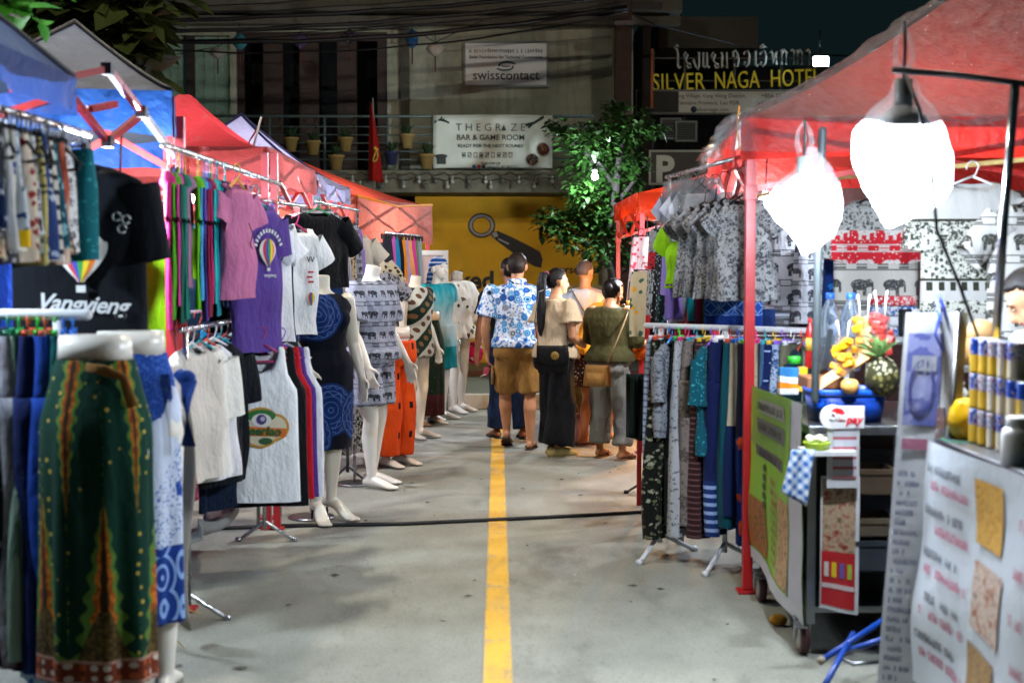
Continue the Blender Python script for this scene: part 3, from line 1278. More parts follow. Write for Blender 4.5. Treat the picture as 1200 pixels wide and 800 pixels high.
tag(obj('guy_wire', MB().tube([P(735, 14, 20.3), P(770, 30, 20.6), P(900, 62, 23), P(1000, 66, 23)], .014, 6), plain('0b0b0d', .5)), 'single black wire running from the utility pole out over the hotel sign', 'cable')
tag(obj('thin_wire', MB().tube([P(1000, 66, 22.4), P(1060, 50, 21.6), P(1130, 10, 20.5), P(1180, -30, 19.5)], .016, 6), plain('8a9390', .5)), 'pale wire climbing into the night sky above the red plastic covered canopy', 'cable')

# lanterns
def lantern(px, py, col, wd, hh, label, shape):
    Y = 20.75
    e = empty('silk_lantern', P(px, py, Y))
    pr = {'bell': [(.02, .5), (.5, .42), (.95, .15), (1, 0), (.6, -.3), (.2, -.5)], 'diamond': [(.06, .5), (.5, .3), (1, .05), (.55, -.25), (.1, -.5)], 'garlic': [(.05, .55), (.4, .42), (.7, .3), (1, .05), (.9, -.2), (.4, -.42), (.15, -.5)]}[shape]
    obj('shade', MB().lathe((0, 0, 0), [(r * wd / 2, z * hh) for r, z in pr], 12), cloth('lantern_silk' + col, pat_floral(col, '8d8a80', None, 26, .2)), e)
    obj('tassel', MB().tube([(0, 0, -hh * .5), (0, 0, -hh * .5 - .22)], .012, 6), plain('5a2420', .8), e)
    obj('cord', MB().tube([(0, 0, hh * .5), (0, 0, hh * .5 + .16)], .005, 5), plain('111111', .7), e)
    tag(e, label, 'lantern', 'silk lanterns hanging on a string before the building')
lantern(255, 62, '9a938a', .26, .17, 'grey white bell lantern before the green doors', 'bell')
lantern(281, 49, '2c6f78', .22, .24, 'teal round lantern by the edge of the green doors', 'garlic')
lantern(352, 48, '4a3a5c', .29, .25, 'purple diamond lantern over the dark doorway', 'diamond')
lantern(410, 43, '2a2430', .3, .22, 'blackish flat topped lantern over the dark doorway', 'diamond')
lantern(483, 46, '22507a', .18, .28, 'narrow blue lantern on the concrete pier', 'garlic')
lantern(510, 58, 'a59a8a', .27, .2, 'cream pumpkin lantern beside the narrow blue one', 'bell')
tag(obj('lantern_string', MB().tube([P(x, y, 20.75) for x, y in ((195, 66), (255, 55), (281, 41), (352, 38), (410, 34), (483, 35), (497, 42), (510, 50), (545, 33), (580, 18), (700, 17))], .007, 5), plain('0c0c0c', .6)), 'black string sagging across the building with silk lanterns tied on', 'string')

# string lights along the balcony edge (unlit bulbs)
for row, (py0, nb, label) in enumerate(((203, 17, 'upper string of small unlit bulbs looping along the balcony slab'), (209, 13, 'lower string of small unlit bulbs drooping under the balcony slab'))):
    e = empty('string_lights', (0, 20.7, 0))
    ps = []
    for k in range(nb * 4 + 1):
        t = k / (nb * 4)
        ps.append((wx(385 + 330 * t, 20.7), 0, wz(py0 + 3.5 * abs(math.sin(t * nb * PI)), 20.7)))
    obj('wire', MB().tube(ps, .007, 5), plain('121212', .6), e)
    for k in range(nb):
        q = Vector(ps[k * 4 + 2])
        b = MB().tube([q, q + Vector((0, 0, -.05))], .016, 6)
        b.ball(q + Vector((0, 0, -.085)), .033, 8, 6)
        obj('bulb', b, plain('9fa39a' if k % 2 else '5f625c', .2), e)
    tag(e, label, 'string lights')

# flower pots on the railing
def pot(px, py, sc, col, label, Y=20.68):
    e = empty('flower_pot', P(px, py, Y))
    k = .125 * sc
    obj('pot', MB().lathe((0, 0, 0), [(k * .62, -k), (k * .95, k * .6), (k * 1.08, k * .62), (k * 1.08, k * .9), (k * .9, k * .9), (k * .7, k * .2)], 14), plain(col, .7, var=.2), e)
    m = MB()
    r = random.Random(int(px))
    for q in range(34):
        a, l = r.uniform(0, 6.28), r.uniform(.1, .26) * sc
        d = Vector((math.cos(a) * r.uniform(.2, .8), math.sin(a) * .6, r.uniform(.4, 1))).normalized()
        s_ = d.cross(Vector((0, 0, 1))).normalized() * .02 * sc
        b = Vector((0, 0, k * .8))
        m.add([b, b + d * l * .6 + s_, b + d * l, b + d * l * .6 - s_], [(0, 1, 2, 3)], False)
    obj('plant', m, plain('24401f', .6, var=.3), e)
    tag(e, label, 'flower pot', 'flower pots hung on the balcony railing')
pot(341, 169, .85, '86703a', 'yellow flower pot with a bushy plant, alone above the pale striped canopy')
pot(367, 173, .85, '86703a', 'yellow flower pot hanging next to the railing post')
pot(405, 169, .85, '86703a', 'yellow flower pot between the railing post and the red flag, upper one')
pot(394, 190, .9, '86703a', 'yellow flower pot low on the slab, below its neighbours')
pot(477, 165, .85, '94804a', 'yellow flower pot on the upper rails before the concrete pier')
pot(500, 189, .9, '8c7640', 'yellow flower pot beside the edge of the bar banner')
pot(459, 185, .8, '1f2a4c', 'dark blue flower pot just past the red flag')

# red flag on the balcony
e = empty('red_flag', P(437, 118, 20.55))
obj('pole', MB().tube([(0, 0, .04), (.02, 0, -1.25)], .012, 6), plain('8a8a82', .5), e)
def fl(u, v):
    t = v
    wd = .02 + .2 * t ** .8
    return (-.03 + (u - .35) * wd + .03 * t, .05 * math.sin(u * 7 + t * 2), -.02 - 1.12 * t - .03 * u)
obj('cloth', MB().grid(fl, 14, 12), cloth('flag_red', '8c1712'), e, solid=.004)
fm = MB()
fm.tube([(.02 + .05 * math.cos(a), -.062, -.78 + .09 * math.sin(a)) for a in [R(-120 + 24 * k) for k in range(10)]], .012, 5)
fm.tube([(.0, -.062, -.86), (.05, -.065, -.7)], .013, 5)
fm.box((.05, -.065, -.69), (.07, .02, .03), rot=(0, .7, 0))
obj('emblem', fm, plain('b8922a', .6), e)
tag(e, 'limp red flag with a yellow emblem hanging from the balcony railing', 'flag')

# floodlight on the hotel frame
e = empty('floodlight', P(962, 72, 22.3))
obj('housing', MB().box((0, .05, 0), (.26, .1, .18)), plain('20262a', .5), e, bevel=.01)
obj('bracket', MB().tube([(0, .08, .09), (0, .1, .5)], .015, 6), plain('20262a', .5), e)
obj('lit_glass', MB().box((0, -.004, 0), (.22, .01, .13)), emitter('d8ecff', 300), e)
tag(e, 'bright white floodlight on the dark frame beside the last yellow letter', 'floodlight')

# street lamps, out of view, added to light the building and canopy tops
def added_street_lamp(p, arm, h, power, label):
    e = empty('added_street_lamp', p)
    m = plain('5c6062', .4, .6)
    ax, ay = arm
    obj('pole', MB().tube([(0, 0, 0), (0, 0, h - .6), (ax * .25, ay * .25, h - .1), (ax, ay, h)], [.07, .05, .045, .04], 10), m, e)
    d = Vector((ax, ay, 0)).normalized()
    hd = MB()
    hd.tube([Vector((ax, ay, h)) - d * .1, Vector((ax, ay, h + .03)) + d * .2, Vector((ax, ay, h)) + d * .55], [(.09, .05), (.16, .07), (.1, .04)], 12, ref=(0, 0, 1), round_ends=True)
    obj('head', hd, m, e)
    obj('lit_lens', MB().ball(Vector((ax, ay, h - .05)) + d * .22, (.17, .17, .06), 14, 8), emitter('fff4e2', power), e)
    tag(e, label, 'street lamp', 'street lamps added behind the market stalls')


added_street_lamp((-4.6, 7.5, 0), (1.6, .4), 7.2, ADDED_STREET, 'grey street lamp added out of view behind the T-shirt stalls')
added_street_lamp((5.0, 9.0, 0), (-1.7, .6), 7.4, ADDED_STREET, 'grey street lamp added out of view behind the plastic wrapped canopy')

# ------------------------------------------------------------------ trees
def m_leaf(c0, c1, tr=.35, sc=3.5):
    g = G('leaf')
    r = g.noise(None, sc, 2)
    col = g.mix(r, c0, c1)
    g.set(col, .5, spec=.4)
    t = g.n('ShaderNodeBsdfTranslucent')
    g.put(t.inputs[0], g.mix(r, c0, c1))
    mx = g.n('ShaderNodeMixShader')
    mx.inputs[0].default_value = tr
    g.nt.links.new(g.b.outputs[0], mx.inputs[1])
    g.nt.links.new(t.outputs[0], mx.inputs[2])
    g.nt.links.new(mx.outputs[0], g.out.inputs[0])
    return g.mat


def leaf(mb, p, d, l, wd, r):
    """one folded, drooping leaf"""
    d = d.normalized()
    s = d.cross(Vector((r.uniform(-.4, .4), r.uniform(-.4, .4), 1))).normalized()
    n = s.cross(d)
    q = lambda t, w_, dn: p + d * (l * t) + s * (w_ * wd) - n * (dn * l) + Vector((0, 0, -.25 * l * t * t))
    a0, a1, a2, a3 = q(0, 0, 0), q(.4, 0, .03), q(.75, 0, .03), q(1, 0, 0)
    mb.add([a0, q(.3, 1, -.04), q(.68, .8, -.04), a3, q(.68, -.8, -.04), q(.3, -1, -.04), a1, a2],
           [(0, 1, 6), (1, 2, 7, 6), (2, 3, 7), (0, 6, 5), (5, 6, 7, 4), (4, 7, 3)], True)


def tree(name, base, trunk_pts, limbs, clumps, n, ls, mat, bark, label, seed=3, group=None):
    r = random.Random(seed)
    e = empty(name, base)
    b = Vector(base)
    tm = MB().tube([Vector(p) - b for p, _ in trunk_pts], [q for _, q in trunk_pts], 10)
    for l in limbs:
        tm.tube([Vector(p) - b for p in l], [.035 - .024 * k / (len(l) - 1) for k in range(len(l))], 6)
    obj('trunk', tm, bark, e)
    lm = MB()
    tot = sum(c[1] ** 2 for c in clumps)
    for c, rad in clumps:
        c = Vector(c) - b
        for k in range(int(n * rad * rad / tot)):
            u = Vector((r.gauss(0, 1), r.gauss(0, 1), r.gauss(0, 1))).normalized() * rad * r.random() ** .45
            u.z *= .75
            d = Vector((u.x * 1.2 / rad + r.gauss(0, .5), u.y / rad + r.gauss(0, .5), r.uniform(-.6, .5)))
            L = ls * r.uniform(.6, 1.25)
            leaf(lm, c + u, d, L, L * r.uniform(.26, .36), r)
    obj('crown', lm, mat, e)
    return tag(e, label, 'tree', group)


def PC(px, py, Y, rp): return (P(px, py, Y), rp * Y / FPX)
TY = 17.9
cl = [PC(735, 148, TY, 34), PC(690, 165, TY - .2, 36), PC(655, 150, TY, 17), PC(712, 190, TY + .3, 40), PC(745, 192, TY, 20), PC(655, 262, TY, 30), PC(700, 250, TY + .1, 40), PC(732, 245, TY + .2, 28), PC(680, 225, TY - .3, 22), PC(705, 290, TY, 30), PC(735, 300, TY + .2, 24), PC(640, 258, TY, 14), PC(768, 152, TY, 13), PC(668, 285, TY - .2, 14), PC(720, 125, TY, 16), PC(690, 200, TY + .2, 34), PC(722, 215, TY + .2, 34), PC(680, 258, TY + .1, 32), PC(712, 265, TY + .3, 36), PC(720, 165, TY + .3, 36)]
tb = P(722, 400, TY); tb.z = .17
tree('broadleaf_tree', tb, [(tb, .10), (P(724, 370, TY), .08), (P(716, 300, TY), .065), (P(722, 220, TY), .05), (P(730, 150, TY), .03)],
     [[P(717, 300, TY), P(690, 285, TY), P(655, 265, TY)], [P(722, 220, TY), P(700, 190, TY), P(680, 165, TY)], [P(721, 240, TY), P(745, 210, TY), P(762, 185, TY)], [P(716, 290, TY), P(740, 260, TY), P(748, 240, TY)], [P(697, 190, TY), P(670, 165, TY), P(652, 150, TY)]],
     cl, 5200, .095, m_leaf('0c2008', '2a5018', .25, 24), plain('191613', .9, var=.3), 'small bushy broadleaf tree standing before the yellow wall, a lamp shining in it', 5)
# lamp in the tree
e = empty('garden_lamp', P(697, 207, TY - .75))
obj('bulb', MB().ball((0, 0, 0), .035, 10, 7), emitter('eaf6ff', 1200), e)
obj('socket', MB().tube([(0, 0, .05), (0, 0, .13)], .03, 8), plain('222222', .5), e)
obj('arm', MB().tube([(0, 0, .13), (.05, .2, .2), (.22, .6, .1)], .012, 6), plain('222222', .5), e)
tag(e, 'bright white bulb shining out of the leaves of the bushy tree', 'lamp')

TY = 12.6
tb = (-4.25, TY, 0)
cl = [PC(150, 30, TY, 42), PC(95, 20, TY, 40), PC(160, 62, TY, 24), PC(120, -20, TY, 50), PC(60, 10, TY, 34), PC(168, 84, TY, 14), PC(75, 55, TY + .4, 30), PC(180, -10, TY, 30)]
tree('large_leaf_tree', tb, [(tb, .11), ((-4.1, TY, 1.6), .09), ((-3.8, TY, 3.0), .07), ((-3.6, TY, 4.2), .04)], [[(-3.8, TY, 3.0), P(110, 60, TY), P(155, 40, TY)], [(-3.9, TY, 2.6), P(80, 70, TY), P(70, 30, TY)]],
     cl, 420, .36, m_leaf('1c260a', '363f14', .2), plain('4a4238', .9), 'dark tree with long leathery leaves rising behind the grey blue canopy', 11)
TY = 6.0
tb = (-3.1, TY, 0)
cl = [PC(22, 12, TY, 20), PC(48, 22, TY, 12), PC(-15, 5, TY, 26), PC(30, -14, TY, 22)]
tree('leafy_sapling', tb, [(tb, .05), ((-3.0, TY, 1.4), .04), ((-2.6, TY, 2.6), .025), (P(0, 0, TY), .015)], [[(-2.6, TY, 2.6), P(-10, 8, TY), P(30, 20, TY)]],
     cl, 34, .15, m_leaf('245c10', '418020', .3), plain('4a4238', .9), 'fresh green leafy branch reaching over the blue canopy beside the dark tree', 4)
# ------------------------------------------------------------------ figures (people and mannequins): one fused skin each, facing +Y in their own frame
def joints(H, male=True, **ov):
    """joint positions of a standing figure; any joint can be overridden"""
    sw = (.128 if male else .112) * H
    hp = .052 * H
    J = dict(H=H, male=male, pel=(0, 0, .535 * H), wai=(0, 0, .625 * H), che=(0, .005, .735 * H), nek=(0, -.005, .845 * H), hea=(0, .015 * H, .93 * H),
             shL=(-sw, 0, .812 * H), shR=(sw, 0, .812 * H), elL=(-sw - .04 * H, -.01, .63 * H), elR=(sw + .04 * H, -.01, .63 * H),
             wrL=(-sw - .05 * H, .04, .485 * H), wrR=(sw + .05 * H, .04, .485 * H), hdL=(-.05, .12, -1), hdR=(.05, .12, -1),
             hiL=(-hp, 0, .52 * H), hiR=(hp, 0, .52 * H), knL=(-hp * 1.1, .015, .285 * H), knR=(hp * 1.1, .015, .285 * H),
             anL=(-hp * 1.1, -.02, .047 * H), anR=(hp * 1.1, -.02, .047 * H), toL=(-.12, 1, 0), toR=(.12, 1, 0), heel=0., yaw=0., nod=0., curl=.35)
    J.update(ov)
    return {k: (Vector(v) if isinstance(v, tuple) else v) for k, v in J.items()}


def ell_ring(c, rx, ry, ax, up, n=18, p=.85):
    ax = Vector(ax).normalized()
    up = Vector(up).normalized()
    fy = up.cross(ax).normalized()
    out = []
    for k in range(n):
        a = 2 * PI * k / n
        cs, sn = math.cos(a), math.sin(a)
        out.append(Vector(c) + ax * (rx * math.copysign(abs(cs) ** p, cs)) + fy * (ry * math.copysign(abs(sn) ** p, sn)))
    return out


def torso_rings(J, off=0., z0=None, n=18, hem=1.):
    """ellipse rings up the trunk; off fattens them for clothes"""
    H, ml = J['H'], J['male']
    k = H / 1.7
    pel, wai, che, nek = J['pel'], J['wai'], J['che'], J['nek']
    shax = (J['shR'] - J['shL']).normalized()
    hpax = (J['hiR'] - J['hiL']).normalized()
    up1 = (wai - pel).normalized()
    up2 = (che - wai).normalized()
    up3 = (nek - che).normalized()
    f = J.get('fat', 1.)
    sh = (J['shL'] + J['shR']) / 2
    sw = (J['shR'] - J['shL']).length / 2
    R_ = [(pel - up1 * .07 * k, (.115 if ml else .12) * k * f, .095 * k * f, hpax, up1),
          (pel - up1 * .01 * k, (.165 if ml else .172) * k * f, .115 * k * f, hpax, up1),
          (pel + up1 * .05 * k, (.162 if ml else .162) * k * f, .112 * k * f, hpax, up1),
          (wai, (.148 if ml else .125) * k * f, .1 * k * f, (hpax + shax).normalized(), up2),
          (wai.lerp(che, .5), (.155 if ml else .132) * k * f, .108 * k * f, shax, up2),
          (che, (.168 if ml else .146) * k * f, .116 * k * f, shax, up2),
          (che.lerp(sh, .62), sw * .98, .1 * k * f, shax, up3),
          (sh + up3 * .005 * k, sw * .84, .078 * k, shax, up3),
          (sh.lerp(nek, .45) + up3 * .012 * k, sw * .52, .062 * k, shax, up3),
          (nek, .062 * k, .06 * k, shax, up3)]
    return [ell_ring(c, rx + off, ry + off, ax, u, n) for c, rx, ry, ax, u in R_]


def hand(mb, w, d, k, side, palm, curl):
    """palm, four unequal bent fingers and a thumb at the side"""
    d = Vector(d).normalized()
    pn = Vector(palm)
    pn = (pn - d * pn.dot(d)).normalized()
    sx = d.cross(pn) * side
    L = .085 * k
    mb.tube([w - d * .02 * k, w + d * .02 * k, w + d * .055 * k, w + d * L], [(.024 * k, .019 * k), (.033 * k, .017 * k), (.040 * k, .016 * k), (.038 * k, .014 * k)], 12, ref=pn, round_ends=True)
    for i, (o, ln) in enumerate(((-.030, .072), (-.010, .082), (.010, .076), (.029, .060))):
        a = w + d * (L * .9) + sx * (o * k)
        b = a + (d + sx * o * 2 + pn * curl * .5).normalized() * ln * .45 * k
        c = b + (d + sx * o * 2 + pn * curl * 1.3).normalized() * ln * .33 * k
        e = c + (d + sx * o * 1.5 + pn * curl * 2.2).normalized() * ln * .3 * k
        mb.tube([a - d * .02 * k, a, b, c, e], [.0092 * k, .0092 * k, .0086 * k, .008 * k, .0066 * k], 8, round_ends=True)
    a = w + d * .018 * k - sx * .026 * k
    b = a + (d * .7 - sx * .8 + pn * .3).normalized() * .036 * k
    c = b + (d * .9 - sx * .3 + pn * .45).normalized() * .032 * k
    mb.tube([w + d * .01 * k - sx * .01 * k, a, b, c], [.014 * k, .013 * k, .0105 * k, .0085 * k], 8, round_ends=True)


def foot(mb, an, to, k, heel=0., pitch=0.):
    """heel, instep and toes; heel > 0 lifts the heel (high-heel stance), pitch tips the whole foot toe-down"""
    to = Vector((to.x, to.y, 0)).normalized()
    up = Vector((0, 0, 1))
    g = an.z - .075 * k - heel
    q = lambda f, z: Vector((an.x, an.y, 0)) + to * (f * k) + up * (g + z * k)
    pts = [q(-.052, .035 + heel / k), q(-.02, .042 + heel / k), q(.05, .042 + heel / k * .72), q(.11, .030 + heel / k * .22), q(.15, .022), q(.185, .017)]
    rr = [(.027, .028), (.034, .036), (.036, .036), (.044, .027), (.046, .019), (.036, .014)]
    st = len(mb.v)
    mb.tube(pts, [(a * k, b * k) for a, b in rr], 14, ref=up, round_ends=True)
    s = to.cross(up)
    for i, (o, l) in enumerate(((-.030, .20), (-.012, .212), (.004, .208), (.018, .2), (.031, .188))):
        mb.tube([q(.15, .016) + s * o * k, q(l, .012) + s * o * k * 1.05], [(.0115 if i else .014) * k, (.009 if i else .0125) * k], 8, round_ends=True)
    if pitch:
        side = to.cross(up)
        M = Matrix.Translation(an) @ Matrix.Rotation(-pitch, 4, side) @ Matrix.Translation(-an)
        for i in range(st, len(mb.v)):
            mb.v[i] = tuple(M @ Vector(mb.v[i]))


def figure(J, head=True, arms='LR', legs='LR', feet=True, torso=True, neckcap=False, bust=False, pitch=(0, 0)):
    mb = MB()
    k = J['H'] / 1.7
    f = J.get('fat', 1.)
    if torso:
        mb.loft(torso_rings(J))
        if bust:
            ax = (J['shR'] - J['shL']).normalized()
            fy = Vector((0, 0, 1)).cross(ax)
            for s in (-1, 1):
                mb.ball(J['che'] + ax * (s * .07 * k) + fy * .075 * k + Vector((0, 0, -.0)), (.062 * k, .06 * k, .06 * k), 12, 8)
        for s in 'LR':
            mb.ball(J['pel'] + (J['hi' + s] - J['pel']) * 1.15 + Vector((0, -.045 * k, -.02 * k)), (.085 * k * f, .08 * k * f, .09 * k), 12, 8)
    up3 = (J['hea'] - J['nek']).normalized()
    if torso:
        top = J['hea'] - up3 * .02 * k if head else J['nek'] + up3 * .10 * k
        mb.tube([J['nek'] - up3 * .04 * k, J['nek'] + up3 * .03 * k, top], [(.07 * k, .066 * k), .054 * k, .052 * k], 14, round_ends=head)
    if head:
        M = Matrix.Translation(J['hea']) @ Matrix.Rotation(J['yaw'], 4, 'Z') @ Matrix.Rotation(-J['nod'], 4, 'X')
        h = MB()
        h.ball((0, -.012 * k, .022 * k), (.076 * k, .094 * k, .092 * k), 18, 12)
        h.ball((0, .028 * k, -.04 * k), (.058 * k, .06 * k, .072 * k), 16, 10)
        h.tube([(0, .088 * k, .018 * k), (0, .1 * k, -.008 * k), (0, .104 * k, -.026 * k)], [.009 * k, .013 * k, .016 * k], 8, round_ends=True)
        h.ball((0, .074 * k, -.086 * k), (.024 * k, .02 * k, .018 * k), 10, 6)
        h.tube([(-.022 * k, .084 * k, -.056 * k), (0, .09 * k, -.055 * k), (.022 * k, .084 * k, -.056 * k)], [.006 * k, .0095 * k, .006 * k], 8, round_ends=True)
        for s in (-1, 1):
            h.tube([(s * .076 * k, -.012 * k, -.032 * k), (s * .084 * k, -.018 * k, .0), (s * .08 * k, -.014 * k, .026 * k)], [(.012 * k, .008 * k), (.02 * k, .009 * k), (.014 * k, .008 * k)], 10, ref=(s, 0, 0), round_ends=True)
            h.ball((s * .03 * k, .072 * k, .03 * k), (.02 * k, .014 * k, .008 * k), 10, 6)
        h.xf(M)
        mb.add(h.v, h.f)
    for s in arms:
        a, b, c = J['sh' + s], J['el' + s], J['wr' + s]
        mb.tube([a, a.lerp(b, .25), a.lerp(b, .7), b, b.lerp(c, .25), b.lerp(c, .7), c], [.05 * k * f, .05 * k * f, .041 * k * f, .036 * k, .04 * k, .031 * k, .0235 * k], 14, round_ends=True)
        pn = J.get('palm' + s, Vector((1 if s == 'L' else -1, .3, 0)))
        hand(mb, c, J['hd' + s], k, 1 if s == 'L' else -1, pn, J['curl'])
    for i, s in enumerate('LR'):
        if s not in legs:
            continue
        a, b, c = J['hi' + s], J['kn' + s], J['an' + s]
        bk = Vector((0, -1, 0))
        mb.tube([a + Vector((0, 0, .02 * k)), a.lerp(b, .3), a.lerp(b, .75), b, b.lerp(c, .12)], [.088 * k * f, .08 * k * f, .062 * k * f, .055 * k, .052 * k], 16, round_ends=True)
        mb.tube([b, b.lerp(c, .15) + bk * .006 * k, b.lerp(c, .35) + bk * .014 * k, b.lerp(c, .7) + bk * .006 * k, c + Vector((0, 0, .03 * k)), c - Vector((0, 0, .02 * k))], [.05 * k, .054 * k, .056 * k, .042 * k, .034 * k, .034 * k], 16, round_ends=True)
        if feet:
            foot(mb, c, J['to' + s], k, J['heel'], pitch[i])
    return mb


def tee(J, off=.022, sl=.62, hem=None, collar=0., slr=1., drop=0.):
    """shirt over a figure: trunk to the hem plus sleeves down the upper arms"""
    mb = MB()
    k = J['H'] / 1.7
    r = torso_rings(J, off)
    n0 = len(r)
    if hem is not None:
        base = J['pel'] + Vector((0, 0, hem))
        ax = (J['hiR'] - J['hiL']).normalized()
        f = J.get('fat', 1.)
        r = [ell_ring(base, (.172 * f + drop) * k + off, (.125 * f + drop) * k + off, ax, (0, 0, 1)), ell_ring(base + Vector((0, 0, .06)), (.17 * f + drop * .8) * k + off, (.122 * f + drop * .8) * k + off, ax, (0, 0, 1))] + r[3 if hem > -.02 else 2:]
    r[-1] = [q + Vector((0, 0, -.012 + collar)) for q in r[-1]]
    mb.loft(r)
    f = J.get('fat', 1.)
    for s in 'LR':
        a, b, c = J['sh' + s], J['el' + s], J['wr' + s]
        pts, rr = [a - Vector((0, 0, .012)), a.lerp(b, .3)], [(.052 * f + off * .5) * k, (.058 * f + off * .7) * k]
        if sl <= 1:
            pts.append(a.lerp(b, sl))
            rr.append((.056 * f * slr + off * .9) * k)
        else:
            pts += [b, b.lerp(c, sl - 1)]
            rr += [(.045 * f * slr + off) * k, (.038 * slr + off) * k]
        mb.tube(pts, rr, 16)
        mb.ball(a - Vector((0, 0, .014)), (.052 * f + off * .4) * k, 12, 8)
    return mb


def legs_cloth(J, off=.02, to=1., flare=0., waist=.05, under=False):
    """trousers or shorts; to is how far down the leg (1 = knee, 2 = ankle)"""
    mb = MB()
    k = J['H'] / 1.7
    f = J.get('fat', 1.)
    r = torso_rings(J, off)[:3]
    ax = (J['hiR'] - J['hiL']).normalized()
    r.append(ell_ring(J['pel'] + Vector((0, 0, waist + .03)), .155 * k * f + off, .108 * k * f + off, ax, (0, 0, 1)))
    mb.loft(r)
    for s in 'LR':
        a, b, c = J['hi' + s], J['kn' + s], J['an' + s]
        mb.ball(J['pel'] + (a - J['pel']) * 1.1 + Vector((0, -.04 * k, -.02 * k)), (.088 * k * f + off * .8, .085 * k * f + off * .6, .1 * k), 12, 8)
        pts = [a, a.lerp(b, .35), a.lerp(b, min(to, 1.))]
        rr = [.088 * k * f + off * .5, .078 * k * f + off * .7, (.062 + flare) * k * f + off * .8]
        if to > 1:
            for t in (.3, .7, 1.):
                tt = t * (to - 1)
                pts.append(b.lerp(c, tt))
                rr.append((.058 + flare * (.7 + t * .6)) * k + off)
        mb.tube(pts, rr, 18)
    return mb


def hair(J, mat, parent, style='short', seed=1):
    k = J['H'] / 1.7
    M = Matrix.Translation(J['hea']) @ Matrix.Rotation(J['yaw'], 4, 'Z') @ Matrix.Rotation(-J['nod'], 4, 'X')
    h = MB()
    def fn(p):
        line = {'short': -.78, 'buzz': -.6, 'long': -.85, 'bob': -1.1}[style]
        up = p.z > .32 + max(0, p.y) * .42
        back = p.y < .22 and p.z > line + max(0, p.y + .45) * 1.5
        side = abs(p.x) > .86 and p.z < -.05 and style in ('short', 'buzz')
        ok = (up or back) and not (side and p.y > -.35)
        n_ = noise.noise(Vector((p.x * 5, p.y * 5, p.z * 5 + seed))) * .03 + noise.noise(Vector((p.x * 16, p.y * 16, p.z * 3 + seed))) * .028
        gr = {'short': 1.12, 'buzz': 1.045, 'long': 1.14, 'bob': 1.17}[style]
        return (gr + n_) if ok else .8
    h.ball((0, -.012 * k, .022 * k), (.078 * k, .097 * k, .095 * k), 54, 34, fn)
    h.xf(M)
    return obj('hair', h, mat, parent), M, k


def face(J, parent, skin='3a2318'):
    """eyes, brows and lips"""
    k = J['H'] / 1.7
    M = Matrix.Translation(J['hea']) @ Matrix.Rotation(J['yaw'], 4, 'Z') @ Matrix.Rotation(-J['nod'], 4, 'X')
    for s in (-1, 1):
        e = MB().ball((s * .03 * k, .079 * k, .006 * k), (.0125 * k, .008 * k, .0042 * k), 10, 6).xf(M)
        obj('eye', e, plain('9a8c80', .3), parent)
        p = MB().ball((s * .03 * k, .087 * k, .006 * k), (.005 * k, .003 * k, .004 * k), 8, 6).xf(M)
        obj('iris', p, plain('120c08', .15), parent)
        b = MB().tube([(s * .015 * k, .088 * k, .029 * k), (s * .032 * k, .087 * k, .034 * k), (s * .048 * k, .076 * k, .028 * k)], [(.003 * k), .0042 * k, .002 * k], 6).xf(M)
        obj('eyebrow', b, plain('17100c', .8), parent)
    l = MB().tube([(-.021 * k, .088 * k, -.056 * k), (0, .0965 * k, -.0555 * k), (.021 * k, .088 * k, -.056 * k)], [.004 * k, .006 * k, .004 * k], 8, round_ends=True).xf(M)
    obj('lips', l, plain('7a3b34', .5), parent)


def sole(an, to, k, mat, parent, strap=None, thick=.018, name='sandal', drop=.075):
    to = Vector((to.x, to.y, 0)).normalized()
    s = to.cross(Vector((0, 0, 1)))
    out = []
    for f, w_ in ((-.09, .02), (-.07, .034), (0, .038), (.08, .044), (.14, .052), (.19, .045), (.215, .022)):
        out.append((f, w_))
    pts = [(w_, f) for f, w_ in out] + [(-w_, f) for f, w_ in reversed(out)]
    M = Matrix((s, to, Vector((0, 0, 1)))).transposed().to_4x4()
    M.translation = Vector((an.x, an.y, an.z - drop * k - thick + .006))
    mb = MB().prism([(a * k, b * k) for a, b in reversed(pts)], M, thick)
    o = obj(name, mb, mat, parent)
    if strap:
        q = lambda a, b, z: M @ Vector((a * k, b * k, z))
        st = MB()
        st.tube([q(-.046, .07, .02), q(-.03, .10, .06), q(0, .135, .058), q(.03, .10, .06), q(.046, .07, .02)], [(.012, .005)] * 5, 8)
        obj('strap', st, strap, o)
    return o


def m_skin(col):
    key = ('skin', col)
    if key not in MATS:
        g = G('skin')
        c = lin(col)
        g.set(g.mix(g.noise(None, 18, 3), tuple(q * .88 for q in c), tuple(min(1, q * 1.1) for q in c)), .52, spec=.4)
        g.b.inputs['Subsurface Weight'].default_value = .12
        g.b.inputs['Subsurface Radius'].default_value = (.02, .008, .004)
        g.bump(g.noise(None, 180, 2), .08, .002)
        MATS[key] = g.mat
    return MATS[key]


def m_hair(col):
    key = ('hair', col)
    if key not in MATS:
        g = G('hair')
        x, y, z = g.co()
        c = lin(col)
        n = g.noise(g.vec(x * 6, y * 6, z * .6), 40, 3, .7)
        g.set(g.mix(n, tuple(q * .4 for q in c), tuple(q * 1.3 for q in c)), .5, spec=.22)
        g.bump(n, .5, .006)
        MATS[key] = g.mat
    return MATS[key]


def m_plastic_skin(col, rough=.3):
    key = ('mannequin', col)
    if key not in MATS:
        g = G('mannequin_plastic')
        c = lin(col)
        g.set(g.mix(g.noise(None, 5, 4), tuple(q * .9 for q in c), c), rough, spec=.5, coat=.15)
        g.b.inputs['Subsurface Weight'].default_value = .05
        MATS[key] = g.mat
    return MATS[key]


